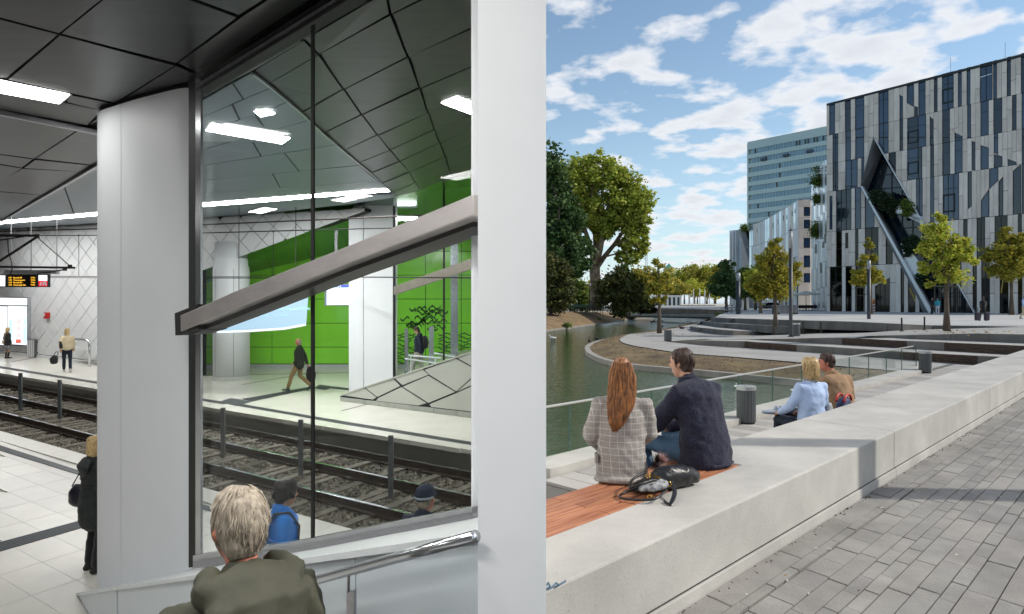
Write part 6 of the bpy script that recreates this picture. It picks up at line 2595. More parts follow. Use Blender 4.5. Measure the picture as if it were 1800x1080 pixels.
# plane tree
Y = 92
bp0 = at(1046, 546, Y)
pt = root('plane_tree', bp0, 'huge yellow green plane tree with a forked pale trunk on the left bank', 'tree')
mb = MB()
mb.tube([bp0, at(1047, 520, Y), at(1046, 490, Y), at(1045, 468, Y)], [1.0, .75, .72, .78], 12)
for pts, r_ in (([(1045, 470), (1040, 440), (1030, 410), (1015, 370)], .48), ([(1046, 470), (1047, 430), (1045, 390), (1040, 340), (1046, 300)], .45),
                ([(1047, 470), (1055, 440), (1062, 400), (1072, 350), (1080, 310)], .45), ([(1048, 472), (1062, 452), (1080, 430), (1100, 400), (1118, 370)], .42),
                ([(1050, 455), (1053, 410), (1055, 360), (1062, 320)], .35), ([(1080, 432), (1098, 425), (1120, 430), (1130, 450)], .2), ([(1062, 452), (1085, 446), (1095, 455), (1090, 475)], .14),
                ([(1030, 410), (1010, 400), (990, 395)], .22), ([(1100, 400), (1120, 395), (1135, 392)], .2), ([(1072, 350), (1090, 330), (1105, 320)], .2), ([(1015, 370), (1000, 330), (1005, 300)], .22)):
    mb.tube([at(x, y, Y + rng.uniform(-1.5, 1.5) * (i > 0)) for i, (x, y) in enumerate(pts)], [r_ * (1 - .7 * i / len(pts)) for i in range(len(pts))], 7)
mb.build('trunk', m_bark2, pt, smooth=True)
bl = [B(1010, 322, 26, 52, Y, 40), B(1050, 305, 32, 40, Y, 45), B(1085, 325, 34, 42, Y, 45), B(1115, 352, 28, 40, Y, 40), B(1120, 395, 26, 38, Y, 40), B(1078, 370, 36, 34, Y, 40), B(1030, 370, 28, 40, Y, 40),
      B(1105, 440, 26, 26, Y, 30), B(1130, 425, 12, 30, Y, 20), B(1010, 400, 20, 40, Y, 30), B(1086, 468, 7, 16, Y, 10), B(1060, 400, 22, 25, Y, 30), B(985, 350, 20, 50, Y, 30)]
vs_, fs_ = leaf_cloud(4, bl, 34000, .27, clump=.12, shell=.6, nclump=520)
link('crown', np_mesh('crown', vs_ - np.array(bp0), fs_), lf_plane, pt, bp0)
# dark broad tree at the left edge
Y = 80
tree('broad_tree', at(972, 548, Y), [at(973, 500, Y), at(975, 430, Y), at(975, 350, Y)], .6,
     [B(965, 300, 26, 46, Y, 40), B(985, 345, 26, 40, Y, 35), B(975, 385, 36, 42, Y, 40), B(1005, 400, 26, 44, Y, 30), B(990, 445, 44, 40, Y, 40), B(1015, 460, 28, 30, Y, 30), B(960, 450, 30, 50, Y, 40)],
     15000, .28, lf_dark, m_bark, 'tall dark green broad tree at the left edge of the pond', seed=9, clump=.14, nclump=300)
Y = 74
tree('shrub', at(968, 553, Y), [at(968, 530, Y)], .2, [B(970, 505, 34, 44, Y), B(955, 480, 26, 36, Y), B(995, 525, 26, 26, Y), B(985, 480, 20, 26, Y)], 9000, .2, lf_shrub, m_bark,
     'dark brownish shrub on the bank below the tall dark tree', 'shrub', 'shrubs on the left bank', seed=12, clump=.16)
Y = 84
tree('shrub', at(1092, 556, Y), [at(1092, 530, Y)], .25, [B(1085, 515, 36, 38, Y), B(1062, 515, 18, 26, Y), B(1110, 510, 22, 30, Y), B(1090, 485, 22, 18, Y), B(1100, 538, 26, 16, Y)], 12000, .2, lf_shrub, m_bark,
     'big rounded dark shrub overhanging the water in front of the plane tree', 'shrub', 'shrubs on the left bank', seed=13, clump=.15)
Y = 98
tree('shrub', at(1022, 548, Y), [at(1022, 530, Y)], .2, [B(1022, 520, 26, 28, Y), B(1035, 535, 16, 14, Y), B(1010, 500, 14, 20, Y)], 5000, .26, lf_green, m_bark,
     'greyish green shrub left of the plane tree trunk', 'shrub', 'shrubs on the left bank', seed=14)
Y = 150
for k, (x, y, rx, ry_, lf, lb) in enumerate(((1102, 488, 18, 30, lf_green, 'light green tree behind the big dark shrub, right of the plane tree'), (1126, 500, 22, 34, lf_far, 'yellowish tree just left of the lattice mast'),
                                             (1128, 535, 24, 10, lf_shrub, 'low dark bush at the waterside right of the big shrub'))):
    tree('park_tree', at(x, 543, Y), [at(x, 525, Y), at(x, y, Y)], .3, [B(x, y, rx, ry_, Y), B(x + 8, y + 10, rx * .7, ry_ * .6, Y), B(x - 9, y + 8, rx * .7, ry_ * .6, Y)], 4000, .36, lf, m_bark, lb, 'tree', 'trees behind the left bank', seed=20 + k)
# far belt of trees beyond the pond: the left part rises behind the plane tree
r3 = random.Random(21)
belt = [(1012, 505, 34, 26), (1050, 510, 28, 22), (1148, 500, 22, 24), (1165, 498, 14, 24), (1180, 496, 14, 24), (1196, 492, 15, 20), (1212, 490, 15, 22), (1226, 486, 17, 24), (1243, 488, 17, 24), (1258, 490, 16, 24),
        (1203, 508, 12, 9), (1221, 506, 18, 14), (1240, 509, 16, 10), (1190, 511, 11, 9), (1256, 508, 14, 14), (1275, 490, 20, 26), (1296, 495, 18, 24), (985, 500, 30, 30)]
side_words = ['behind the left shrubs', 'behind the big shrub', 'right of the lattice mast', 'left of the copper roof', 'right under the copper roof', 'left of the tallest far tree', 'beside the tallest far tree', 'tallest of the far belt', 'right of the tallest far tree',
              'beside the dark lime trees', 'low and bright in the left front row', 'broad and orange at the front', 'low and bright at the right front', 'lowest of the front row', 'at the right end of the front row', 'behind the dark lime trees', 'behind the yellow avenue tree', 'behind the tall dark tree']
for k, (x, y, rx, ry_) in enumerate(belt):
    Y = 300 + r3.uniform(-12, 12) if 9 < k < 15 else 345 + r3.uniform(-20, 25)
    tone = ('olive', 'golden', 'yellow green')[k % 3]
    tree('far_tree', at(x, 534.5, Y), [at(x, 520, Y), at(x, y, Y)], .35,
         [B(x, y, rx, ry_, Y), B(x - rx * .5, y + 4, rx * .6, ry_ * .7, Y), B(x + rx * .5, y + 5, rx * .6, ry_ * .7, Y)], 2200, .62, (lf_oliv, lf_far, lf_yel)[k % 3], m_bark,
         '%s autumn tree in the far belt, %s' % (tone, side_words[k]), 'tree', 'trees of the far belt', seed=40 + k, nl=4, clump=.2, shell=.7)

# young promenade tree
Y = 47.7
tree('young_tree', at(1159, 586, Y), [at(1159, 550, Y), at(1159, 510, Y), at(1158, 465, Y)], .16,
     [B(1157, 463, 10, 14, Y), B(1150, 485, 14, 14, Y), B(1165, 488, 14, 14, Y), B(1160, 508, 20, 14, Y), B(1147, 505, 10, 8, Y), B(1172, 526, 14, 8, Y), B(1152, 530, 12, 7, Y), B(1176, 505, 9, 10, Y)], 2600, .13, lf_oliv, m_bark,
     'young slender tree on the peninsula beside the square bin', seed=61, nl=12, clump=.2)
Y = 43
tree('avenue_tree', at(1363, 589.5, Y), [at(1363, 550, Y), at(1362, 500, Y), at(1358, 425, Y)], .16,
     [B(1357, 428, 14, 18, Y), B(1350, 455, 20, 20, Y), B(1370, 460, 22, 22, Y), B(1345, 490, 26, 20, Y), B(1380, 490, 24, 22, Y), B(1360, 512, 34, 14, Y), B(1325, 500, 14, 20, Y), B(1395, 475, 10, 20, Y)], 10000, .095, lf_oliv, m_bark,
     'olive and yellow young tree in front of the curved wing, left of the lamp', group='young trees on the square', seed=62, clump=.2, nl=16, nclump=100)
Y = 58
tree('avenue_tree', at(1337, 551, Y), [at(1337, 520, Y), at(1337, 470, Y)], .14, [B(1336, 465, 16, 18, Y), B(1330, 490, 20, 20, Y), B(1345, 500, 18, 16, Y)], 4500, .15, lf_yel, m_bark,
     'yellow young tree behind the olive tree, left of it', group='young trees on the square', seed=63)
Y = 30.5
tree('avenue_tree', at(1664, 582.5, Y), [at(1664, 545, Y), at(1663, 500, Y), at(1660, 400, Y)], .14,
     [B(1652, 385, 14, 10, Y), B(1648, 408, 24, 18, Y), B(1680, 425, 18, 16, Y), B(1640, 440, 24, 18, Y), B(1690, 450, 22, 20, Y), B(1660, 450, 28, 24, Y), B(1630, 470, 18, 14, Y), B(1675, 482, 30, 14, Y), B(1645, 495, 20, 10, Y), B(1705, 465, 10, 12, Y)], 11000, .075, lf_yel, m_bark,
     'bright yellow green young tree in front of the stone building', group='young trees on the square', seed=64, clump=.2, nl=18, nclump=105)
Y = 62
tree('avenue_tree', at(1778, 554, Y), [at(1778, 520, Y), at(1777, 480, Y), at(1774, 410, Y)], .2,
     [B(1772, 415, 14, 14, Y), B(1785, 430, 18, 20, Y), B(1758, 445, 22, 18, Y), B(1790, 460, 22, 20, Y), B(1745, 455, 16, 10, Y), B(1772, 475, 32, 16, Y), B(1810, 450, 14, 26, Y)], 11000, .14, lf_oliv, m_bark,
     'darker olive young tree at the right edge in front of the stone building', group='young trees on the square', seed=65, clump=.2, nl=14, nclump=120)
Y = 57
tree('avenue_tree', at(1531, 553, Y), [at(1531, 520, Y), at(1529, 480, Y), at(1527, 435, Y)], .14,
     [B(1527, 430, 8, 12, Y), B(1524, 455, 14, 12, Y), B(1505, 485, 16, 14, Y), B(1530, 490, 20, 20, Y), B(1543, 470, 10, 14, Y)], 3000, .16, lf_oliv, m_bark,
     'thin olive young tree right behind the second lamp post', group='young trees on the square', seed=66, clump=.17)
for k, (x, yb, Y, blx, lb) in enumerate(((1277, 554, 80, [(1277, 470, 14, 14), (1277, 490, 22, 14), (1272, 510, 26, 14), (1290, 515, 20, 12)], 'dark lime tree with flat tiers of leaves, left of the distant lamp'),
                                         (1310, 551, 92, [(1310, 490, 16, 18), (1306, 510, 20, 14)], 'dark green lime tree behind the distant lamp'),
                                         (1295, 548, 105, [(1262, 495, 14, 22), (1290, 500, 20, 18), (1300, 515, 20, 10)], 'dark green lime tree of the back row, under the curved wing'),
                                         (1328, 548, 98, [(1325, 505, 14, 16), (1332, 518, 14, 8)], 'dark green lime tree below the notch of the curved wing'))):
    tree('lime_tree', at(x, yb, Y), [at(x, 530, Y), at(x, 500, Y), at(x, blx[0][1], Y)], .2, [B(*q, Y) for q in blx], 4800, .22, lf_green if k else lf_dark, m_bark, lb, group='lime trees by the curved wing', seed=70 + k, clump=.17)
# thin trunks under the far belt
for k, x in enumerate((1197, 1211, 1219, 1230, 1239, 1247)):
    p = at(x, 536, 290)
    tag(MB().tube([p, at(x, 508, 290)], [.28, .2], 6).build('flag_pole', m_enamel2), 'pale slender pole on the far bank, one of a row under the far trees', 'pole', 'pale poles on the far bank')

# plants on the building: hanging greenery in the cut and the slits
def hang(px, py, rx, ry_, off, n, seed, parent, leaf, size=.16):
    p = BPL.hit(px, py, off)
    k = p.y / F
    vs_, fs_ = leaf_cloud(seed, [(p.x, p.y, p.z, rx * k, .5, ry_ * k), (p.x + .3, p.y, p.z - ry_ * k * .7, rx * k * .6, .3, ry_ * k * .6)], n, size, clump=.22)
    return link('foliage', np_mesh('foliage', vs_ - np.array(WL[parent.name]), fs_), leaf, parent, WL[parent.name])


for nm, lst_, lb in (('hanging_plant', [(1540, 345, 12, 12), (1552, 355, 10, 16)], 'dark shrub hanging over the upper ledge of the diamond cut, left part'),
                     ('hanging_plant', [(1565, 360, 10, 18)], 'dark drooping plant in the middle of the upper ledge of the diamond cut'),
                     ('hanging_plant', [(1594, 366, 12, 14)], 'brighter green plant at the right end of the upper ledge of the diamond cut'),
                     ('hanging_plant', [(1596, 432, 12, 16), (1608, 425, 8, 10)], 'dark creeper hanging from the lower ledge of the diamond cut'),
                     ('hanging_plant', [(1622, 490, 8, 14)], 'low creeper at the foot of the diamond cut')):
    r_ = root(nm, BPL.hit(lst_[0][0], lst_[0][1] + lst_[0][3], .2), lb, 'plant', 'plants growing in the facade')
    for i, q in enumerate(lst_):
        hang(*q, .35, 1600, 90 + q[0] % 37 + i, r_, lf_fir if 'bright' not in lb else lf_green)
for k, (x, y, rx, ry_, Y, lb) in enumerate(((1437, 312, 6, 20, 92.5, 'fir like shrub growing out of the top of the mirrored wing'), (1436, 350, 4, 8, 92.5, 'small plant in the upper slit of the mirrored wing'),
                                            (1433, 405, 4, 18, 94, 'dark creeper in the lower slit of the mirrored wing'), (1309, 401, 5, 6, 146, 'small bush on the roof of the notched block'))):
    p = at(x, y + ry_, Y)
    r_ = root('facade_plant', p, lb, 'plant', 'plants growing in the facade')
    kk = Y / F
    c = at(x, y, Y)
    vs_, fs_ = leaf_cloud(120 + k, [(c.x, c.y, c.z, rx * kk, .4, ry_ * kk), (c.x, c.y, c.z - ry_ * kk * .4, rx * kk * 1.3, .5, ry_ * kk * .4)], 1500, .13, clump=.5)
    link('foliage', np_mesh('foliage', vs_ - np.array(p), fs_), lf_green, r_, p)
# tufts of grass and weeds
vs_, fs_ = leaf_cloud(150, [B(998, 572, 8, 2.5, 66), B(1050, 563, 4, 2.5, 84), B(1110, 556, 10, 2, 104), B(1180, 577, 3, 1, 60), B(1575, 579, 14, 1.6, 38), B(1262, 556, 8, 3, 66), B(985, 568, 4, 1.5, 72)], 2600, .10, clump=.3)
stuff(link('grass_tufts', np_mesh('grass_tufts', vs_, fs_), lf_green))
# rough dry grass on the soil strip
r4 = np.random.RandomState(33)
nb = 1600
ii = r4.randint(0, NK - 1, nb)
tt = r4.beta(1.1, 1.6, nb)
ff = r4.rand(nb)
KA = np.array([tuple(p) for p in kin])
IA = np.array([tuple(p) for p in ir])
PA = (KA[ii] * (1 - ff)[:, None] + KA[ii + 1] * ff[:, None]) * (1 - tt)[:, None] + (IA[ii] * (1 - ff)[:, None] + IA[ii + 1] * ff[:, None]) * tt[:, None]
PA[:, 2] += np.sin(tt * math.pi) * .10 - .03
an = r4.rand(nb) * 6.28
h_ = .03 + .05 * r4.rand(nb)
w_ = .03
dx, dy = np.cos(an) * w_, np.sin(an) * w_
lean = r4.normal(size=(nb, 2)) * .05
tri = np.stack([np.stack([PA[:, 0] - dx, PA[:, 1] - dy, PA[:, 2]], 1), np.stack([PA[:, 0] + dx, PA[:, 1] + dy, PA[:, 2]], 1), np.stack([PA[:, 0] + lean[:, 0], PA[:, 1] + lean[:, 1], PA[:, 2] + h_], 1)], 1)
stuff(link('dry_grass', np_mesh('dry_grass', tri.reshape(-1, 3), np.arange(nb * 3).reshape(nb, 3)), island_mat('dry_grass_blade', ['#80694e', '#6f5c44', '#8d7858', '#74683f', '#77604a'], trans=.2)))

# ============================================================ street furniture
m_lampp = M('lamp_post_grey', '#3b3d40', rough=.45, metal=.3, var=.08)
m_lamph = M('lamp_head_frosted', '#9a9d9f', rough=.35, var=.03)
m_bin = M('bin_grey', '#55585a', rough=.5, metal=.4, var=.08)
m_binr = M('bin_ring', '#b5b6b5', rough=.35, metal=.6, var=.05)


def lamp_post(x, yb, yt, ys, Y, r0, lb):
    b, t, s_ = at(x, yb, Y), at(x, yt, Y), at(x, ys, Y)
    r_ = root('street_lamp', b, lb, 'street lamp', 'street lamps on the square')
    MB().lathe(b, [(r0 * 1.05, 0), (r0, .1), (r0, s_.z - b.z)], 16).build('post', m_lampp, r_, smooth=True)
    MB().lathe(V((b.x, b.y, s_.z + .004)), [(r0 * .98, 0), (r0 * .98, (t.z - s_.z) * .82)], 16).build('lamp_head', m_lamph, r_, smooth=True)
    MB().lathe(V((b.x, b.y, s_.z + (t.z - s_.z) * .825)), [(r0, 0), (r0, (t.z - s_.z) * .06), (r0 * .3, (t.z - s_.z) * .08), (r0 * .25, (t.z - s_.z) * .18)], 16).build('lamp_cap', m_lampp, r_)
    MB().lathe(V((b.x, b.y, b.z)), [(r0 * 1.8, 0), (r0 * 1.8, .03), (r0 * 1.1, .04)], 16).build('base_plate', m_lampp, r_)


lamp_post(1390, 592.5, 400, 437, 32.0, .085, 'tall dark lamp post with a pale frosted head, nearest to the pond')
lamp_post(1527.3, 563, 455, 474, 46.5, .12, 'dark lamp post in front of the side door of the stone building')
lamp_post(1297.5, 553.5, 477, 494, 66, .22, 'distant lamp post beside the dark lime trees')


def litter_bin(x, yb, yt, L, wpx, lb, square=False):
    b = gz(x, yb, L)
    k = b.y / F
    h = (yb - yt) * k
    rad = wpx / 2 * k
    r_ = root('litter_bin', b, lb, 'litter bin', 'litter bins by the water')
    if square:
        MB().prism([b + V((-rad, -rad, .03)), b + V((rad, -rad, .03)), b + V((rad, rad, .03)), b + V((-rad, rad, .03))], (0, 0, h - .03)).build('body', m_bin, r_, bevel=.02)
        MB().box(b.x - rad * .8, b.x + rad * .8, b.y - rad * .8, b.y + rad * .8, b.z, b.z + .029).build('foot', m_blackm, r_)
        return
    n_ = 44
    mb = MB()
    prof = []
    c = V((b.x, b.y + rad, b.z))
    vs_ = []
    for z in (.035, h * .90):
        for i in range(n_):
            rr_ = rad * (1 if i % 2 else .962)
            a_ = 2 * math.pi * i / n_
            vs_.append(c + V((rr_ * math.cos(a_), rr_ * math.sin(a_), z)))
    mb.add(vs_, [(i, (i + 1) % n_, n_ + (i + 1) % n_, n_ + i) for i in range(n_)] + [tuple(range(n_ - 1, -1, -1)), tuple(range(n_, 2 * n_))])
    mb.build('body', m_bin, r_)
    MB().lathe(c, [(rad * .9, 0), (rad * .9, .034)], 24).build('foot', m_blackm, r_)
    MB().lathe(c + V((0, 0, h * .902)), [(rad * 1.03, 0), (rad * 1.03, h * .098), (rad * .98, h * .104), (rad * .68, h * .104), (rad * .64, h * .05)], 28).build('top_ring', m_binr, r_, smooth=False)
    MB().lathe(c + V((0, 0, h * .90)), [(rad * .63, 0), (rad * .63, h * .03)], 20).build('opening', m_gap, r_)


litter_bin(1317.5, 747, 681, 2.15, 33, 'ribbed grey litter bin with a pale ring, behind the couple on the bench wall')
litter_bin(1632.5, 657, 618.5, 2.15, 20, 'dark grey litter bin at the right end of the glass balustrade')
litter_bin(1402.5, 593.5, 568.5, 1.92, 13, 'grey litter bin at the foot of the nearest lamp post')
litter_bin(1174, 600.2, 580.5, 2.2, 11, 'square dark bin near the young tree on the peninsula', True)

# bollards, handrail posts
for x, yb, yt, Y, lb in ((1585, 582, 559, 34, 'thin dark post by the ramp, left of the pair near the bright tree'), (1625, 580.5, 557, 36, 'thin dark post by the ramp, right of the pair near the bright tree'),
                         (1411.5, 587, 566, 36, 'thin dark rail post left of the pair beside the lamp'), (1443, 586, 566, 37, 'thin dark rail post right of the pair beside the lamp')):
    b, t = at(x, yb, Y), at(x, yt, Y)
    r_ = root('rail_post', b, lb, 'post', 'thin posts by the ramp')
    MB().box(b.x - .035, b.x + .035, b.y - .02, b.y + .02, b.z, t.z).build('post', m_blackm, r_)
    MB().box(b.x - .08, b.x + .08, b.y - .07, b.y + .07, b.z - .02, b.z + .015).build('base_plate', m_blackm, r_)
for pts, lb in (([(1737.5, 634), (1737.5, 619), (1737.5, 619)], 'single slim handrail post on the seat steps'),
                ([(1767, 627), (1767, 612.5), (1776, 609), (1800, 599.5), (1830, 588)], 'slim black handrail climbing the seat steps at the right edge')):
    Ys = [27, 27, 27.3, 27.8, 28.4]
    r_ = root('step_handrail', at(*pts[0], 27), lb, 'handrail')
    MB().tube([at(x, y, Ys[i]) for i, (x, y) in enumerate(pts)], .022, 8).build('rail', m_blackm, r_)
    if len(pts) > 3:
        MB().tube([at(1785, 606, 27.4), at(1800, 600.5, 27.7), at(1830, 589.5, 28.3)], .02, 6).build('lower_rail', m_blackm, r_)

# corrugated planter, parasol with terrace, warning beacon, door stand
pb = at(1385, 552.5, 62)
pr_ = root('corrugated_planter', pb, 'grey corrugated container planter on the square, behind the lamp', 'planter')
k = 62 / F
MB().box(pb.x - 18 * k, pb.x + 18 * k, 62, 63.4, pb.z + .1, pb.z + 15 * k).build('body', m_bin, pr_)
mb = MB()
for i in range(17):
    x_ = pb.x + (-17.5 + i * 2.15) * k
    mb.box(x_ - .03, x_ + .03, 61.93, 62, pb.z + .14, pb.z + 14.2 * k)
stuff(mb.build('ribs', m_gmet, pr_))
MB().box(pb.x - 18.8 * k, pb.x + 18.8 * k, 61.9, 63.5, pb.z + 15 * k, pb.z + 15.8 * k).build('rim', m_gmet, pr_)
mb = MB()
for sx in (-16, 16):
    MB().box(pb.x + sx * k - .15, pb.x + sx * k + .15, 62.1, 63.3, pb.z, pb.z + .1).build('foot', m_blackm, pr_)
pc = at(1421, 548, 88)
um = root('cafe_parasol', pc, 'pale square cafe parasol left of the stone building', 'parasol')
top = at(1421, 511.5, 88)
k = 88 / F
MB().add([(pc.x - 17 * k, 87, top.z - 6 * k), (pc.x + 17 * k, 87, top.z - 6 * k), (pc.x + 19 * k, 90.5, top.z - 6 * k), (pc.x - 15 * k, 90.5, top.z - 6 * k), (pc.x, 88.7, top.z),
          (pc.x - 17 * k, 87, top.z - 7.4 * k), (pc.x + 17 * k, 87, top.z - 7.4 * k), (pc.x + 19 * k, 90.5, top.z - 7.4 * k), (pc.x - 15 * k, 90.5, top.z - 7.4 * k)],
         [(0, 1, 4), (1, 2, 4), (2, 3, 4), (3, 0, 4), (0, 5, 6, 1), (1, 6, 7, 2), (2, 7, 8, 3), (3, 8, 5, 0)]).build('canopy', M('parasol_cloth', '#cfcabc', rough=.9, var=.05), um)
MB().tube([(pc.x, 88.7, pc.z), (pc.x, 88.7, top.z)], .04, 8).build('pole', m_blackm, um)
r5 = random.Random(2)
for i in range(7):
    c = at(1404 + i * 5.2, 548, 90 + (i % 3))
    r_ = root('cafe_chair', c, 'dark cafe chair under the pale parasol', 'chair', 'cafe chairs under the parasol')
    MB().box(c.x - .22, c.x + .22, c.y - .22, c.y + .22, c.z + .43, c.z + .47).build('seat', m_blackm, r_)
    MB().box(c.x - .22, c.x + .22, c.y + .2, c.y + .24, c.z + .48, c.z + .9).build('backrest', m_blackm, r_)
    for sx in (-.2, .2):
        for sy in (-.2, .2):
            MB().box(c.x + sx - .015, c.x + sx + .015, c.y + sy - .015, c.y + sy + .015, c.z, c.z + .429).build('leg', m_blackm, r_)
wb = at(1535, 549.5, 80)
k = 80 / F
bc = root('warning_beacon', wb, 'red and white striped warning beacon with an orange lamp at the side door', 'beacon')
zb0, zb1 = wb.z + .05, wb.z + 18 * k
for i in range(7):
    a, b = zb0 + (zb1 - zb0) * i / 7, zb0 + (zb1 - zb0) * (i + 1) / 7
    sl_ = .12
    MB().prism([(wb.x - 2.4 * k, 79.9, a - (sl_ if i else 0)), (wb.x + 2.4 * k, 79.9, a), (wb.x + 2.4 * k, 79.9, b), (wb.x - 2.4 * k, 79.9, b - (sl_ if i < 6 else 0))], (0, .06, 0)).build('stripe', m_red if i % 2 == 0 else m_enamel, bc)
MB().lathe((wb.x, 79.95, zb1 + .02), [(.12, 0), (.16, .1), (.16, .28), (.08, .34)], 12).build('lamp', M('orange_lamp', '#e08a18', rough=.3, var=0), bc)
MB().obox(wb + V((.2, 0, .04)), (.5, 0, 0), (0, .25, 0), (0, 0, .05)).build('foot', m_blackm, bc)
tr_ = root('entrance_frame_stand', at(1437, 549, 82), 'slim grey frame stand at the left corner of the stone building', 'stand')
MB().tube([at(1437, 548.5, 82), at(1437, 532, 82), at(1449, 532, 82)], .03, 6).build('frame', m_gmet, tr_)
MB().tube([at(1437, 548, 82), at(1450, 548, 82)], .03, 6).build('foot_bar', m_gmet, tr_)
# dark open entrance left of the building: parked bicycles, car
for i, (x, yb, Y) in enumerate(((1283, 551, 74), (1290, 551.5, 73), (1279, 549.5, 80))):
    c = at(x, yb, Y)
    r_ = root('bicycle', c, ('parked bicycle left of the distant lamp post at the head of the terrace', 'pale parked bicycle in front of the distant lamp post', 'bicycle parked farthest back by the lime tree trunk')[i], 'bicycle', 'bicycles parked by the lime trees')
    for sx in (-.5, .5):
        cc = c + V((sx, 0, .34))
        mb = MB()
        n_ = 16
        mb.tube([cc + V((.33 * math.cos(2 * math.pi * q / n_), 0, .33 * math.sin(2 * math.pi * q / n_))) for q in range(n_ + 1)], .025, 5, side=(0, 1, 0))
        mb.build('wheel', m_blackm, r_)
    mb = MB()
    for p, q in (((-.5, .34), (-.1, .34)), ((-.1, .34), (-.22, .85)), ((-.22, .8), (.38, .85)), ((-.1, .34), (.38, .8)), ((.5, .34), (.36, .98)), ((-.5, .34), (-.22, .75))):
        mb.tube([c + V((p[0], 0, p[1])), c + V((q[0], 0, q[1]))], .025, 5)
    mb.build('frame', m_gmet if i % 2 else m_enamel2, r_)
    MB().obox(c + V((-.24, 0, .9)), (.13, 0, 0), (0, .07, 0), (0, 0, .03)).build('saddle', m_blackm, r_)
    MB().tube([c + V((.36, -.28, 1.02)), c + V((.34, .28, 1.02))], .02, 5).build('handlebar', m_blackm, r_)
cc = at(1356, 546, 118)
cr_ = root('parked_car', cc, 'dark parked car far behind the olive tree, below the curved wing', 'car')
k = 118 / F
MB().prism([cc + V((x, -.9, z)) for x, z in ((-2.1, .35), (2.1, .35), (2.15, .8), (1.3, .95), (.8, 1.4), (-1.0, 1.45), (-1.8, 1.0), (-2.15, .9))], (0, 1.7, 0)).build('body', M('car_paint', '#3a4550', rough=.25, var=.05, coat=.5), cr_, bevel=.08)
MB().prism([cc + V((x, -.92, z)) for x, z in ((-1.5, .98), (1.05, .98), (.7, 1.34), (-.95, 1.38))], (0, .02, 0)).build('side_window', m_paned, cr_)
for sx in (-1.3, 1.3):
    mb = MB()
    mb.tube([cc + V((sx, -.94, .33)), cc + V((sx, -.74, .33))], .33, 14)
    mb.build('wheel', m_blackm, cr_)

# benches and railings on the left bank
bk = root('park_railing', at(985, 548, 80), 'low dark railing with benches under the trees on the left bank', 'railing')
mb = MB()
for i in range(22):
    x_ = 965 + i * 4.5
    p = at(x_, 550, 82)
    MB().box(p.x - .04, p.x + .04, 81.96, 82.04, p.z - .1, p.z + .75).build('post', m_blackm, bk)
MB().tube([at(962, 541.5, 82), at(1062, 541.5, 82)], .035, 6).build('rail', m_blackm, bk)
gtb = root('green_tarpaulin', at(1020, 543, 86), 'green canvas table top roof under the trees on the left bank', 'canopy')
MB().box(at(1000, 540, 86).x, at(1046, 540, 86).x, 85, 87, at(1000, 539.6, 86).z, at(1000, 536.3, 86).z).build('cover', M('green_canvas', '#3f6a5c', rough=.7, var=.2), gtb)
for x_ in (1002, 1044):
    p = at(x_, 548, 86)
    MB().tube([p, V((p.x, 86, at(1000, 539.6, 86).z))], .05, 6).build('leg', m_blackm, gtb)
lp2 = root('park_lamp', at(1036.5, 547, 90), 'thin dark lamp post left of the plane tree trunk', 'street lamp')
MB().tube([at(1036.5, 547, 90), at(1036.5, 503, 90)], .06, 8).build('post', m_blackm, lp2)
MB().ball(at(1036.5, 501, 90), .2, 8, 6).build('lamp_head', m_lamph, lp2)
# far bank strollers' railing
fr = root('bank_railing', at(1230, 538, 252), 'dark low railing along the far quay', 'railing')
mb = MB()
for i in range(26):
    p = at(1196 + i * 2.4, 541, 252)
    MB().box(p.x - .06, p.x + .06, 251.9, 252.1, p.z, p.z + 1.0).build('post', m_blackm, fr)
MB().tube([at(1196, 537.2, 252), at(1257, 537.2, 252)], .07, 5).build('rail', m_blackm, fr)

# ducks and gulls on the water
m_duck = M('duck_brown', '#3b342c', rough=.9, var=.4, scale=8)
m_gull = M('gull_white', '#d8d8d6', rough=.8, var=.05)


def bird(x, y, L, heading, mat, name, lb, s=1.0):
    c = gz(x, y, L)
    r_ = root(name, c, lb, 'bird', 'birds on and by the water')
    f_ = V((math.cos(heading), math.sin(heading), 0))
    sd_ = V((-f_.y, f_.x, 0))
    MB().tube([c + f_ * (-.24 * s) + V((0, 0, .13 * s)), c + f_ * (-.16 * s) + V((0, 0, .08 * s)), c + V((0, 0, .07 * s)), c + f_ * (.14 * s) + V((0, 0, .08 * s)), c + f_ * (.2 * s) + V((0, 0, .11 * s))],
              [.01 * s, .06 * s, .10 * s, .08 * s, .03 * s], 10).build('body', mat, r_, smooth=True)
    MB().tube([c + f_ * (.14 * s) + V((0, 0, .10 * s)), c + f_ * (.19 * s) + V((0, 0, .2 * s)), c + f_ * (.22 * s) + V((0, 0, .25 * s)), c + f_ * (.28 * s) + V((0, 0, .25 * s))], [.04 * s, .03 * s, .042 * s, .02 * s], 8).build('head', mat, r_, smooth=True)
    MB().tube([c + f_ * (.27 * s) + V((0, 0, .245 * s)), c + f_ * (.34 * s) + V((0, 0, .235 * s))], [.016 * s, .006 * s], 6).build('bill', m_yel, r_)


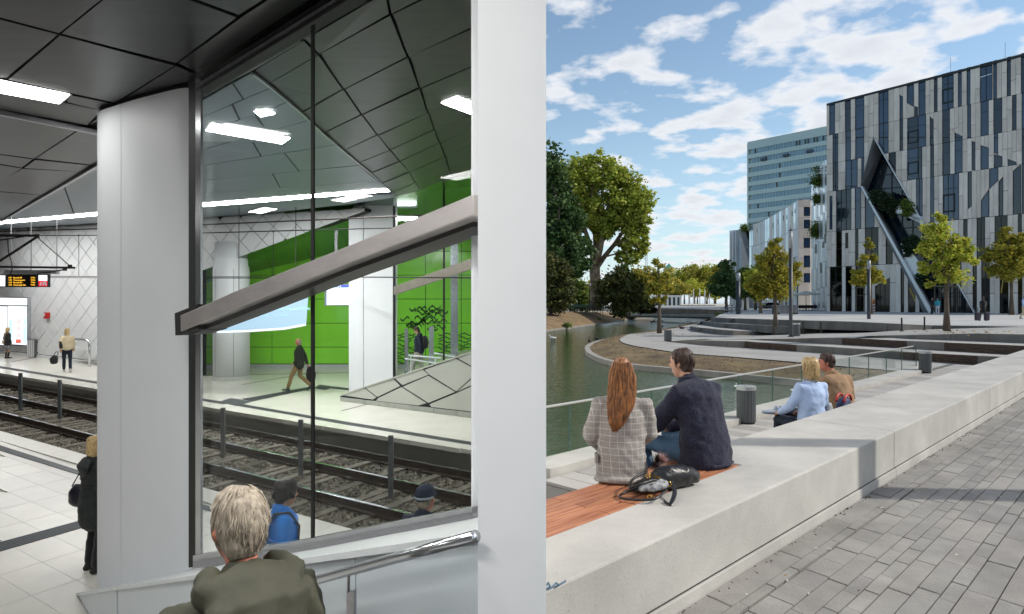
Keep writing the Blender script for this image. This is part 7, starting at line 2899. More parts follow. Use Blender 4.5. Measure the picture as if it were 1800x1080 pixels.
for x, y, L, hd, mt, nm, lb in ((1146, 567, 2.6, .4, m_duck, 'duck', 'dark duck on the blue water behind the young tree, rear left of the group'), (1163, 565.5, 2.6, 2.2, m_duck, 'duck', 'dark duck on the blue water right of the young tree trunk'),
                                (1149, 565, 2.6, 1, m_duck, 'duck', 'dark duck nearest the bridge left of the young tree'), (1163.8, 575, 2.6, 2, m_duck, 'duck', 'dark duck close to the shore right of the young tree'),
                                (1152, 556.5, 2.6, .1, m_duck, 'duck', 'dark duck under the footbridge'), (1199, 578.5, 2.2, 2.5, m_duck, 'pigeon', 'dark pigeon walking on the promenade right of the young tree'),
                                (972, 596.5, 2.6, 3.0, m_gull, 'gull', 'white gull on the dark water at the left edge'), (1143, 649.5, 2.6, .2, m_gull, 'gull', 'white gull on the water behind the woman with long hair'),
                                (1292.5, 681.5, 2.6, .9, m_gull, 'gull', 'white gull on the water right of the man in the navy coat'), (1310, 680, 2.6, 2.8, m_duck, 'duck', 'dark duck on the water just above the ribbed bin'),
                                (1393, 688, 2.6, .5, m_gull, 'gull', 'white gull seen through the glass left of the blond woman'), (1209, 566.5, 2.6, 1.2, m_gull, 'gull', 'white gull on the blue water near the terrace steps'),
                                (1215, 568, 2.6, 2.2, m_gull, 'gull', 'second white gull on the blue water near the terrace steps'), (1036, 601, 2.42, 1.5, m_duck, 'duck', 'dark duck resting on the tip of the curved kerb'), (1049, 597.5, 2.42, 1.9, m_duck, 'duck', 'dark duck resting on the kerb behind the tip')):
    bird(x, y, L, hd, mt, nm, lb, .42 if y > 640 else 1.1)
# the hidden post whose shadow falls across the paving and the wall
sp = V((9.3, 5.25, 0))
rs_ = root('flag_mast', sp, 'grey mast standing on the paving right of the picture', 'mast')
MB().lathe(sp, [(.19, 0), (.17, 7.5)], 12).build('post', m_lampp, rs_)

# fallen leaves on the square and the near paving
rl_ = np.random.RandomState(77)
lp_ = []
for k in range(420):
    if k < 300:
        c = (gz(1664, 583, 1.3), gz(1363, 590, 2.17), gz(1159, 587, 2.2))[k % 3]
        lp_.append((c.x + rl_.normal() * 1.5, c.y + rl_.normal() * 1.5 - 1.0, c.z + (.03 if k % 3 else .05)))
    else:
        p = wallp(rl_.uniform(-4, 9), -rl_.uniform(.05, 3.2), .006)
        lp_.append(tuple(p))
lp_ = np.array(lp_)
an = rl_.rand(len(lp_)) * 6.28
sz = np.where(np.arange(len(lp_)) < 300, .06, .011)
ex, ey = np.stack([np.cos(an), np.sin(an), rl_.normal(size=len(an)) * .25], 1) * sz[:, None], np.stack([-np.sin(an), np.cos(an), rl_.normal(size=len(an)) * .25], 1) * sz[:, None] * .6
q_ = np.stack([lp_ - ex, lp_ - ey, lp_ + ex, lp_ + ey], 1)
stuff(link('fallen_leaves', np_mesh('fallen_leaves', q_.reshape(-1, 3), np.arange(len(lp_) * 4).reshape(-1, 4)), island_mat('fallen_leaf', ['#8a6a2a', '#6b4a22', '#a58a3a', '#5a4020'])))
# ============================================================ people
m_skin = M('skin', '#b98a70', rough=.55, var=.06, scale=8)
m_skinr = M('skin_ruddy', '#b5705a', rough=.55, var=.06, scale=8)
SHO = M('dark_shoe', '#1b1b1d', rough=.5, var=.1)
tex_fold = bpy.data.textures.new('cloth_folds', 'CLOUDS')
tex_fold.noise_scale = .13
tex_fold.noise_depth = 1
tex_fine = bpy.data.textures.new('cloth_fine', 'CLOUDS')
tex_fine.noise_scale = .045


def cap_tube(mb, pts, rad, side=None, n=12):
    """tube with rounded ends, radii number or (rx, ry)"""
    pts = [V(p) for p in pts]
    g = lambda r: r if isinstance(r, (list, tuple)) else (r, r)
    rad = [g(r) for r in rad]
    t0 = (pts[0] - pts[1]).normalized()
    t1 = (pts[-1] - pts[-2]).normalized()
    a, b = min(rad[0]), min(rad[-1])
    P_ = [pts[0] + t0 * a * .9, pts[0] + t0 * a * .55] + pts + [pts[-1] + t1 * b * .55, pts[-1] + t1 * b * .9]
    R_ = [(rad[0][0] * .4, rad[0][1] * .4), (rad[0][0] * .8, rad[0][1] * .8)] + rad + [(rad[-1][0] * .8, rad[-1][1] * .8), (rad[-1][0] * .4, rad[-1][1] * .4)]
    mb.tube(P_, R_, n, side=side)


def remesh(o, vox, folds=0.0, fine=0.0, it=3):
    m_ = o.modifiers.new('skin', 'REMESH')
    m_.mode = 'VOXEL'
    m_.voxel_size = vox
    m_.use_smooth_shade = True
    s_ = o.modifiers.new('smooth', 'SMOOTH')
    s_.factor = .5
    s_.iterations = it
    for t, k in ((tex_fold, folds), (tex_fine, fine)):
        if k:
            d = o.modifiers.new('folds', 'DISPLACE')
            d.texture = t
            d.texture_coords = 'LOCAL'
            d.strength = k
            d.mid_level = .5
    return o


STAND = dict(pel=(0, 0, .94), waist=(0, .01, 1.10), chest=(0, .015, 1.28), neck=(0, -.01, 1.46), head=(0, .03, 1.605),
             sh=(.172, 0, 1.385), el=(.225, -.03, 1.13), wr=(.225, .06, .89), ha=(.22, .09, .80), hip=(.09, 0, .93), kn=(.10, .03, .50), an=(.10, -.02, .09), toe=(.115, .15, .035))


def jt(pose, k, s):
    """joint k of side s (-1 left, +1 right)"""
    kk = k + ('_l' if s < 0 else '_r')
    if kk in pose:
        return V(pose[kk])
    p = V(pose.get(k, STAND[k]))
    return V((p.x * s, p.y, p.z))


def figure(loc, bearing, label, group=None, scale=1.0, pose=None, vox=.02, jacket=None, trousers=None, skin=None, shoes=None, hair=None,
           jr=1.0, hem=.0, hairstyle='short', head_yaw=0.0, head_pitch=0.0, folds=.02, collar=True, legs_r=1.0, skirt=None, hands='simple', tie=None, near=False):
    """one person; bearing in degrees clockwise from +Y, parts in the person's own frame"""
    pose = pose or {}
    g = lambda k: V(pose.get(k, STAND[k]))
    r_ = root('person', loc, label, 'person', group)
    r_.rotation_euler = (0, 0, -R(bearing))
    r_.scale = (scale,) * 3
    L0 = V(loc)
    skin = skin or m_skin

    def bld_(mb, nm, mt, vox_, f_=0, fi=0, par=None, it=3):
        for i, p in enumerate(mb.v):
            mb.v[i] = p + L0
        o_ = mb.build(nm, mt, par or r_, origin=L0)
        if par is not None:
            o_.location = (0, 0, 0)
        return remesh(o_, vox_, f_, fi, it)
    pel, wa, chs, nk, hd = (g(k) for k in ('pel', 'waist', 'chest', 'neck', 'head'))
    Hm = Matrix.Rotation(-head_yaw, 3, 'Z') @ Matrix.Rotation(head_pitch, 3, 'X')
    H = lambda x, y, z: hd + Hm @ V((x, y, z))
    X1 = (1, 0, 0)
    # ---- body: one continuous surface
    b_ = MB()
    cap_tube(b_, [pel, wa, chs, chs.lerp(nk, .75), nk], [(.15, .10), (.125, .085), (.145, .10), (.13, .075), (.055, .055)], X1)
    cap_tube(b_, [nk - V((0, 0, .04)), nk.lerp(hd, .5), hd], [(.052, .052), (.05, .052), (.05, .06)], X1)
    prof = [(-.112, .028, .036, .035), (-.085, .048, .056, .026), (-.04, .064, .080, .012), (.01, .071, .092, .004), (.06, .070, .093, -.004), (.095, .052, .072, -.006), (.113, .026, .038, -.006)]
    hx = [H(0, f_, z) for z, _, _, f_ in prof]
    b_.tube(hx, [(a, c) for _, a, c, _ in prof], 14, side=Hm @ V(X1))
    b_.tube([H(0, .088, .022), H(0, .104, -.012), H(0, .096, -.026)], [.009, .014, .012], 6)
    b_.tube([H(0, .074, -.058), H(0, .086, -.062)], [.018, .014], 6)
    for s in (-1, 1):
        b_.tube([H(.071 * s, -.004, -.03), H(.080 * s, -.012, -.005), H(.075 * s, -.012, .022)], [.009, .014, .010], 6)
        sh, el, wr, ha = (jt(pose, k, s) for k in ('sh', 'el', 'wr', 'ha'))
        cap_tube(b_, [sh.lerp(chs, .3), sh, sh.lerp(el, .5), el, el.lerp(wr, .5), wr], [.05, .052, .046, .04, .036, .027], n=10)
        # hand: palm, four fingers, thumb
        d = (ha - wr).normalized()
        sd_ = d.cross(V((0, 1, .3)))
        sd_ = sd_.normalized() if sd_.length > .1 else V((1, 0, 0))
        nn_ = d.cross(sd_)
        k_ = 1.0
        cap_tube(b_, [wr, wr + d * .045, wr + d * .085], [(.028, .022), (.04, .018), (.04, .016)], sd_, n=8)
        for i in range(4):
            o_ = sd_ * (.03 - .02 * i)
            ln = (.062, .074, .07, .054)[i]
            st = wr + d * .082 + o_
            b_.tube([st, st + d * ln * .5 + nn_ * .006, st + d * ln * .85 + nn_ * .026, st + d * ln * .95 + nn_ * .04], [.0105, .0098, .009, .006], 6)
        b_.tube([wr + d * .025 + sd_ * .03, wr + d * .055 + sd_ * .055 + nn_ * .01, wr + d * .085 + sd_ * .06 + nn_ * .022], [.014, .011, .008], 6)
        hp, kn, an = (jt(pose, k, s) for k in ('hip', 'kn', 'an'))
        cap_tube(b_, [hp, hp.lerp(kn, .5), kn, kn.lerp(an, .35), an], [.08, .07, .052, .05, .034], n=10)
    bld_(b_, 'body', skin, max(.008, vox * .62), it=2)
    # ---- trousers or skirt
    if trousers:
        t_ = MB()
        cap_tube(t_, [pel + V((0, 0, .10)), pel, pel - V((0, 0, .04))], [(.15, .11), (.168, .122), (.165, .12)], X1)
        for s in (-1, 1):
            hp, kn, an = (jt(pose, k, s) for k in ('hip', 'kn', 'an'))
            cap_tube(t_, [hp.lerp(pel, .2), hp, hp.lerp(kn, .5), kn, kn.lerp(an, .45), kn.lerp(an, .93)], [q * legs_r for q in (.10, .098, .086, .068, .066, .060)], n=12)
        bld_(t_, 'trousers', trousers, vox, folds * .7, folds * .35)
    if skirt:
        t_ = MB()
        cap_tube(t_, [pel + V((0, 0, .06)), pel - V((0, 0, .12)), pel - V((0, 0, .36))], [(.15, .11), (.19, .14), (.215, .16)], X1, 16)
        bld_(t_, 'skirt', skirt, vox, folds)
    # ---- shoes
    t_shoes = shoes or SHO
    for s in (-1, 1):
        an, toe = jt(pose, 'an', s), jt(pose, 'toe', s)
        d = toe - an
        d.z = 0 if abs(d.z) < .12 else d.z
        d.normalize()
        b0 = V((an.x, an.y, toe.z)) if abs((toe - an).z) < .15 else an
        m_ = MB()
        cap_tube(m_, [an + V((0, 0, .02)), an.lerp(b0, .7) - d * .02], [.042, .045], n=8)
        cap_tube(m_, [b0 - d * .045, b0 + d * .05, b0 + d * .13, b0 + d * .19], [(.036, .036), (.042, .036), (.048, .030), (.036, .022)], (d.y, -d.x, 0) if abs(d.z) < .5 else None, n=10)
        bld_(m_, 'shoe', t_shoes, max(.009, vox * .7), it=2)
    # ---- jacket
    if jacket:
        j_ = MB()
        hm = pel - V((0, 0, hem)) + (V((0, 0, .04)) if hem == 0 else V((0, 0, 0)))
        cap_tube(j_, [hm, pel.lerp(wa, .3), wa, chs, chs.lerp(nk, .52), chs.lerp(nk, .8), nk.lerp(chs, .04) + V((0, 0, .01))],
                 [(.185 * jr, .145 * jr), (.18 * jr, .138 * jr), (.165 * jr, .122 * jr), (.182 * jr, .132 * jr), (.165 * jr, .108 * jr), (.115 * jr, .085 * jr), (.072, .070)], X1, 18)
        for s in (-1, 1):
            sh, el, wr = (jt(pose, k, s) for k in ('sh', 'el', 'wr'))
            cap_tube(j_, [sh.lerp(chs, .35) + V((0, 0, .02)), sh, sh.lerp(el, .5), el, el.lerp(wr, .5), el.lerp(wr, .96)],
                     [q * jr for q in (.066, .068, .062, .055, .049, .041)], n=12)
        jk = bld_(j_, 'jacket', jacket, vox, folds, folds * .5, it=9 if near else 4)
        if collar:
            c_ = MB()
            n_ = 14
            for k in range(n_ + 1):
                pass
            ring0 = [nk + V((.078 * math.cos(w), .075 * math.sin(w) - .005, -.035)) for w in [math.pi * (-.35 + 1.0 * 0) + 2 * math.pi * k / n_ for k in range(n_)]]
            ring1 = [nk + V((.070 * math.cos(w), .066 * math.sin(w), .035 - .015 * math.sin(w))) for w in [math.pi * -.35 + 2 * math.pi * k / n_ for k in range(n_)]]
            ring2 = [nk + V((.084 * math.cos(w), .080 * math.sin(w), .03 - .015 * math.sin(w))) for w in [math.pi * -.35 + 2 * math.pi * k / n_ for k in range(n_)]]
            ring3 = [nk + V((.098 * math.cos(w), .094 * math.sin(w), -.05)) for w in [math.pi * -.35 + 2 * math.pi * k / n_ for k in range(n_)]]
            vs_ = ring0 + ring1 + ring2 + ring3
            c_.add(vs_, [(r * n_ + k, r * n_ + (k + 1) % n_, (r + 1) * n_ + (k + 1) % n_, (r + 1) * n_ + k) for r in range(3) for k in range(n_)] + [(3 * n_ + k, 3 * n_ + (k + 1) % n_, (k + 1) % n_, k) for k in range(n_)])
            for i, p in enumerate(c_.v):
                c_.v[i] = p + L0
            o_ = c_.build('collar', jacket, r_, origin=L0, smooth=True)
            sb = o_.modifiers.new('sub', 'SUBSURF')
            sb.levels = sb.render_levels = 1
    # ---- hair
    if hair:
        h_ = MB()
        if hairstyle in ('short', 'long', 'bob', 'grey', 'balding', 'curly'):
            vol = {'short': 1.0, 'long': 1.06, 'bob': 1.16, 'grey': 1.04, 'balding': .985, 'curly': 1.25}[hairstyle]
            pr = [(-.085, .045, .030, -.052), (-.05, .066, .050, -.048), (-.01, .077, .068, -.034), (.03, .080, .088, -.016), (.065, .078, .098, -.006), (.10, .062, .082, -.006), (.122, .034, .05, -.006)]
            if hairstyle == 'balding':
                pr = [(-.085, .045, .026, -.056), (-.05, .068, .044, -.054), (-.01, .077, .054, -.046), (.03, .077, .060, -.040), (.06, .070, .056, -.040), (.085, .052, .040, -.042)]
            if hairstyle in ('bob', 'long'):
                pr = [(-.13, .066, .040, -.050)] + pr
                pr[1] = (-.085, .074, .052, -.046)
                pr[2] = (-.05, .078, .062, -.040)
            h_.tube([H(0, f_ * vol, z * (vol if z > 0 else 1)) for z, _, _, f_ in pr], [(a * vol, c * vol) for _, a, c, _ in pr], 18, side=Hm @ V(X1))
            if hairstyle == 'curly':
                rq = random.Random(5)
                for k in range(46):
                    w_, u_ = rq.uniform(0, 6.28), rq.uniform(-.4, 1)
                    h_.ball(H(.09 * math.cos(w_) * math.sqrt(1 - u_ * u_ * .8), .1 * math.sin(w_) * math.sqrt(1 - u_ * u_ * .8) - .025, .02 + .105 * u_), .026, 6, 4)
            hm_ = bld_(h_, 'hair', hair, max(.008, vox * .55), .012 if near else .02, .014, it=1)
        if near or hairstyle == 'long':
            # loose locks and strands over the mass
            st = MB()
            rq = random.Random(17)
            nst = {'long': 300, 'bob': 190, 'grey': 360, 'short': 230}.get(hairstyle, 0)
            for k in range(nst):
                w_ = rq.uniform(math.pi * .98, math.pi * 2.02) if hairstyle != 'short' else rq.uniform(math.pi * .9, math.pi * 2.1)
                z0_ = rq.uniform(.02, .125)
                rr_ = math.sqrt(max(.02, 1 - (z0_ / .135) ** 2))
                c_, s_ = math.cos(w_), math.sin(w_)
                vv = {'long': 1.1, 'bob': 1.2, 'grey': 1.08, 'short': 1.04}[hairstyle]
                p = [H(.075 * vv * c_ * rr_, .098 * vv * s_ * rr_ - .008, z0_ * vv)]
                drop_ = {'long': rq.uniform(.18, .50), 'bob': rq.uniform(.10, .20), 'grey': rq.uniform(.04, .085), 'short': rq.uniform(.03, .07)}[hairstyle]
                m_ = 7
                sway = rq.uniform(-.012, .012)
                for i in range(1, m_):
                    t = i / (m_ - 1)
                    z_ = z0_ - (drop_ + z0_ * .6) * t
                    wid = (1.0 if z_ > -.08 else 1 - .55 * min(1, (-.08 - z_) / .34)) if hairstyle in ('long', 'bob') else 1 - .42 * min(1, max(0, .02 - z_) / .12)
                    cx_ = -.035 * max(0, (-.12 - z_)) / .3 if hairstyle == 'long' else 0
                    bk = -.008 if z_ > -.09 else -.008 + min(.045, (-.09 - z_) * .3)
                    rz_ = math.sqrt(max(.05, 1 - (z_ / .137) ** 2)) if z_ > 0 else 1
                    p.append(hd + (Hm @ V((.079 * vv * c_ * wid * rz_ + sway * math.sin(5 * t + k) + cx_, (.098 * vv * s_ * min(1, .55 + .45 * wid) * rz_ + bk), z_ * vv))))
                w0 = .0065 if hairstyle == 'long' else .0038
                st.tube(p, [w0 * (.6 + .4 * rq.random()) * (1 - .75 * (i / (m_ - 1)) ** 2) for i in range(m_)], 5)
            for i, p in enumerate(st.v):
                st.v[i] = p + L0
            o_ = st.build('hair_strands', hair, r_, origin=L0, smooth=True)
            stuff(o_)
    # ---- eyes
    if near or vox < .021:
        for s in (-1, 1):
            e_ = MB().ball(L0 + H(.030 * s, .083, .020), .009, 8, 6)
            e_.build('eye', M('eye_dark', '#1c1512', rough=.2, var=0), r_, origin=L0)
    return r_


def add_part(r_, mb, name, mat, vox=None, folds=0.0, smooth=False, fine=0):
    """extra piece in a person's own frame"""
    L0 = WL[r_.name]
    for i, p in enumerate(mb.v):
        mb.v[i] = p + L0
    o_ = mb.build(name, mat, r_, origin=L0, smooth=smooth)
    if vox:
        remesh(o_, vox, folds, fine)
    return o_


# ---- cloths with a pattern
def plaid():
    m = bpy.data.materials.new('grey_plaid_cloth')
    m.use_nodes = True
    N, L = m.node_tree.nodes, m.node_tree.links
    b = N['Principled BSDF']
    b.inputs['Roughness'].default_value = .85
    b.inputs['Sheen Weight'].default_value = .15
    t = N.new('ShaderNodeTexCoord')
    sp_ = N.new('ShaderNodeSeparateXYZ')
    L.new(t.outputs['Object'], sp_.inputs[0])

    def mth(op, a, b_=None, c=None):
        n_ = N.new('ShaderNodeMath')
        n_.operation = op
        for i, x in enumerate((a, b_, c)):
            if x is None:
                continue
            if isinstance(x, (int, float)):
                n_.inputs[i].default_value = x
            else:
                L.new(x, n_.inputs[i])
        return n_.outputs[0]

    def line(ax, period, width, off=0.0):
        f_ = mth('FRACT', mth('DIVIDE', mth('ADD', ax, off), period))
        return mth('LESS_THAN', mth('ABSOLUTE', mth('SUBTRACT', f_, .5)), width / period / 2)
    x_, z_ = mth('ADD', sp_.outputs[0], mth('MULTIPLY', sp_.outputs[1], .35)), sp_.outputs[2]
    lines = mth('MAXIMUM', line(x_, .052, .0042), line(z_, .047, .0042))
    fine_ = mth('MAXIMUM', mth('MULTIPLY', line(x_, .0105, .004), .4), mth('MULTIPLY', line(z_, .0095, .004), .4))
    n_ = N.new('ShaderNodeTexNoise')
    n_.inputs['Scale'].default_value = 90
    L.new(t.outputs['Object'], n_.inputs['Vector'])
    f_ = mth('MULTIPLY', mth('MAXIMUM', lines, fine_), mth('ADD', n_.outputs[0], .35))
    mx = N.new('ShaderNodeMix')
    mx.data_type = 'RGBA'
    L.new(f_, mx.inputs[0])
    mx.inputs[6].default_value = C('#7d7671')
    mx.inputs[7].default_value = C('#bdb7b0')
    L.new(mx.outputs[2], b.inputs['Base Color'])
    return m


def speckled():
    m = M('navy_speckled_wool', '#1b1d2c', rough=.95, var=.2, scale=6, sheen=.04)
    N, L = m.node_tree.nodes, m.node_tree.links
    b = N['Principled BSDF']
    n_ = N.new('ShaderNodeTexNoise')
    n_.inputs['Scale'].default_value = 210
    n_.inputs['Detail'].default_value = 1
    t = N.new('ShaderNodeTexCoord')
    L.new(t.outputs['Object'], n_.inputs['Vector'])
    r_ = N.new('ShaderNodeValToRGB')
    r_.color_ramp.elements[0].position = .60
    r_.color_ramp.elements[1].position = .72
    L.new(n_.outputs[0], r_.inputs[0])
    mx = N.new('ShaderNodeMix')
    mx.data_type = 'RGBA'
    L.new(r_.outputs[0], mx.inputs[0])
    old = b.inputs['Base Color'].links[0].from_socket
    L.new(old, mx.inputs[6])
    mx.inputs[7].default_value = C('#4c5174')
    L.new(mx.outputs[2], b.inputs['Base Color'])
    return m


m_plaid, m_navy = plaid(), speckled()
m_jeans = M('blue_jeans', '#45627c', rough=.9, var=.15, scale=8, bump=.1, bscale=90)
m_djeans = M('dark_jeans', '#1c2433', rough=.9, var=.15, scale=8)
m_blackc = M('black_cloth', '#131416', rough=.9, var=.15, scale=6, sheen=.2)
m_auburn = M('auburn_hair', '#46291a', rough=.55, var=.35, scale=9, col2='#b5763f', streak=(9, 9, 1.2), spec=.6)
m_brown = M('brown_hair', '#2b1a12', rough=.62, var=.35, scale=14, col2='#4a3022', streak=(3, 3, 2), spec=.6)
m_blond = M('blond_hair', '#a07d48', rough=.45, var=.3, scale=16, col2='#dcc08c', streak=(6, 6, 1.5), spec=.5)
m_greyh = M('grey_blond_hair', '#74695b', rough=.65, var=.2, scale=14, col2='#a99e8d', streak=(5, 5, 1.5))
m_blackh = M('black_hair', '#0d0b0b', rough=.5, var=.2, scale=20)
m_shirt = M('pale_blue_shirt', '#a9bcdc', rough=.85, var=.05, scale=6)
m_tan = M('tan_jacket', '#94775a', rough=.9, var=.12, scale=5)
m_khaki = M('khaki_trousers', '#7d6844', rough=.9, var=.1, scale=6)
m_olive = M('olive_parka', '#37372a', rough=.75, var=.2, scale=5, bump=.15, bscale=12)
m_dgreen = M('dark_green_jacket', '#232a22', rough=.85, var=.15, scale=5)
m_bluej = M('bright_blue_puffer', '#1583e6', rough=.5, var=.12, scale=6, sheen=.1)
m_navyj = M('navy_jacket', '#1a2338', rough=.8, var=.15, scale=5)
m_beige = M('beige_jacket', '#c7b89a', rough=.85, var=.1, scale=5)
m_leather = M('black_leather', '#0f0f11', rough=.33, var=.2, scale=8, bump=.15, bscale=120, spec=.5)
m_gold = M('gold_metal', '#c9a24a', rough=.25, metal=1, var=.05)

SIT = dict(pel=(0, 0, .11), waist=(0, .015, .29), chest=(0, .03, .48), neck=(0, .035, .655), head=(0, .06, .79), sh=(.168, .02, .575), el=(.235, .03, .33), wr=(.15, .26, .22), ha=(.12, .34, .2),
           hip=(.09, .04, .09), kn=(.10, .46, .10), an=(.10, .44, -.33), toe=(.105, .6, -.385))

# ---- woman with long auburn hair
wp = gz(1093, 843, 1.225)
pw = dict(SIT)
pw.update(el_l=(-.245, .02, .32), wr_l=(-.16, .24, .20), ha_l=(-.13, .33, .18), el_r=(.23, .06, .34), wr_r=(.12, .27, .2), ha_r=(.1, .35, .2), an=(.08, .43, -.36), toe=(.085, .6, -.41))
f1 = figure(wp, 5, 'woman with long auburn hair in a grey plaid blazer sitting on the wooden seat', 'couple sitting on the bench wall', .905, pw, .012, m_plaid, m_djeans, hair=m_auburn,
            hairstyle='long', jr=1.06, hem=.09, folds=.028, near=True, collar=True)
hp_ = [V(p) for p in ((0, -.03, .895), (0, -.055, .80), (-.004, -.075, .70), (-.016, -.105, .60), (-.034, -.122, .52), (-.05, -.126, .45), (-.06, -.12, .40))]
hw_ = [(.055, .05), (.09, .05), (.098, .045), (.092, .038), (.072, .028), (.045, .018), (.014, .008)]
mb = MB()
cap_tube(mb, hp_, hw_, (1, 0, 0), 16)
add_part(f1, mb, 'hair_length', m_auburn, .010, .006, fine=.006)
mb = MB()
rq = random.Random(4)
for k in range(330):
    w_ = rq.uniform(math.pi * .95, math.pi * 2.05)
    i0, i1 = rq.choice((0, 0, 1, 2)), rq.choice((4, 5, 6, 6))
    ph_, am_ = rq.uniform(0, 6), rq.uniform(.002, .009)
    P_ = [hp_[i] + V((hw_[i][0] * 1.03 * math.cos(w_ + .1 * math.sin(i + ph_)) + am_ * math.sin(1.7 * i + ph_), hw_[i][1] * 1.06 * math.sin(w_) - .002, rq.uniform(-.012, .012))) for i in range(i0, i1 + 1)]
    Q_ = cr(P_, 4)
    mb.tube(Q_, [(.0027 * (1 - .7 * i / len(Q_))) for i in range(len(Q_))], 4)
stuff(add_part(f1, mb, 'hair_strands', m_auburn, smooth=True))
mb = MB()
cap_tube(mb, [(-.19, -.03, .02), (-.08, -.06, .03), (.06, -.07, .03), (.17, -.05, .016), (.25, -.02, .010)], [(.02, .10), (.04, .13), (.04, .13), (.02, .11), (.012, .06)], (0, 0, 1), 12)
add_part(f1, mb, 'jacket_hem', m_plaid, .012, .02)
mb = MB()
mb.obox((-.195, -.03, .17), (.012, .004, 0), (0, .055, 0), (0, 0, .03))
add_part(f1, mb, 'pocket_flap', m_plaid)
# ---- man in the navy coat
mp_ = gz(1241, 817, 1.225)
pm = dict(SIT)
pm.update(pel=(0, 0, .12), waist=(0, .03, .31), chest=(0, .09, .50), neck=(0, .17, .66), head=(0, .235, .785), sh=(.195, .10, .575), el_l=(-.25, .28, .32), wr_l=(-.14, .47, .21), ha_l=(-.10, .55, .20),
          el_r=(.27, .24, .32), wr_r=(.12, .44, .22), ha_r=(.08, .52, .21), hip=(.1, .06, .10), kn=(.16, .50, .13), an=(.14, .46, -.33), toe=(.15, .62, -.385))
f2 = figure(mp_, -38, 'brown haired man in a speckled navy wool coat leaning forward on the wooden seat', 'couple sitting on the bench wall', .955, pm, .014, m_navy, m_jeans, hair=m_brown,
            hairstyle='short', jr=1.3, hem=.10, head_yaw=R(-14), head_pitch=R(-6), folds=.035, near=True)
mb = MB()
cap_tube(mb, [(-.12, -.08, .03), (.04, -.10, .03), (.16, -.07, .025)], [(.03, .10), (.035, .11), (.02, .08)], (0, 0, 1), 12)
add_part(f2, mb, 'coat_tail', m_navy, .013, .02)
mb = MB()
mb.obox((0, 0, 0), (.036, 0, 0), (0, .072, 0), (0, 0, .005))
ph = mb.build('mobile_phone', m_blackm, origin=(0, 0, 0))
fw_ = V((math.sin(R(-38)), math.cos(R(-38)), 0))
rt_ = V((fw_.y, -fw_.x, 0))
ph.location = mp_ + (rt_ * -.10 + fw_ * .60) * .955 + V((0, 0, .225 * .955))
ph.rotation_euler = (R(25), R(10), R(38))
tag(ph, 'black mobile phone held in the hand of the man in the navy coat', 'phone')
MB_ = MB().obox((0, 0, .0056), (.033, 0, 0), (0, .067, 0), (0, 0, .0005))
for i, p in enumerate(MB_.v):
    pass
scr = MB_.build('screen', m_led, origin=(0, 0, 0))
scr.parent = ph

# ---- second couple beyond the wall
q1 = at(1428, 700, 8.3)
q1.z = 0.002
p3 = dict(SIT)
p3.update(kn_r=(.22, .44, .17), an_r=(-.12, .46, .22), toe_r=(-.27, .50, .20), el_l=(-.25, .10, .33), wr_l=(-.2, .33, .22), ha_l=(-.17, .41, .2), head=(0, .045, .80), an_l=(-.1, .45, -.33))
f3 = figure(q1, -22, 'blond woman in a pale blue shirt with a crossed leg sitting beyond the bench wall', 'couple sitting beyond the bench wall', 1.02, p3, .017, m_shirt, m_djeans, hair=m_blond, hairstyle='bob', near=True,
            jr=1.08, hem=.05, folds=.03, shoes=M('grey_trainer', '#8f9aa8', rough=.7, var=.1))
q2 = at(1480, 700, 8.95)
q2.z = 0.002
p4 = dict(SIT)
p4.update(chest=(0, .09, .49), neck=(-.02, .14, .65), head=(-.05, .19, .79), el_l=(-.2, .34, .42), wr_l=(-.09, .33, .66), ha_l=(-.075, .30, .74), sh=(.18, .08, .57))
f4 = figure(q2, -28, 'balding man in a tan jacket resting his face on his hand', 'couple sitting beyond the bench wall', 1.04, p4, .017, m_tan, m_khaki, hair=m_brown, hairstyle='short', skin=m_skinr, near=True,
            head_yaw=R(-40), jr=1.16, hem=.05, folds=.03)
# bags
bg = at(1483, 720, 8.45)
bg.z = .003
bgr = root('shopping_bag', bg, 'dark blue shopping bag with red loop handles beside the man in tan', 'bag')
mb = MB()
cap_tube(mb, [bg + V((0, 0, .03)), bg + V((0, 0, .2)), bg + V((0, 0, .38))], [(.17, .09), (.18, .1), (.16, .06)], tuple(wv), 14)
remesh(mb.build('body', M('dark_blue_nylon', '#1a2036', rough=.6, var=.3, scale=12, col2='#46507a'), bgr), .014, .03)
for o2 in (-.05, .05):
    pts = [bg + wv * (.13 * math.cos(w)) + V((-wv.y * o2, wv.x * o2, .38 + .09 * math.sin(w))) for w in [math.pi * k / 10 for k in range(11)]]
    MB().tube(pts, .014, 8).build('handle', m_red, bgr, smooth=True)
b2 = at(1458, 722, 8.3)
b2.z = .003
b2r = root('striped_bag', b2, 'small grey and white striped bag beside the blond woman', 'bag')
mb = MB()
cap_tube(mb, [b2 + V((0, 0, .03)), b2 + V((0, 0, .18)), b2 + V((0, 0, .36))], [(.07, .06), (.08, .07), (.05, .03)], tuple(wv), 12)
remesh(mb.build('body', M('striped_cloth', '#6b7280', rough=.8, var=.6, scale=18, col2='#c5c9cc', streak=(1, 1, .1)), b2r), .013, .02)

# ---- black leather tote on the seat
tb0 = gz(1170, 862, 1.22)
tz = ZT
tote = root('leather_tote', V((tb0.x, tb0.y, tz)), 'open black leather tote bag with gold rings lying on the bench wall behind the couple', 'bag')


def T(px, py, h):
    """point h above the wall top whose foot is seen at the pixel"""
    p = gz(px, py, 1.22)
    return V((p.x, p.y, tz + h))


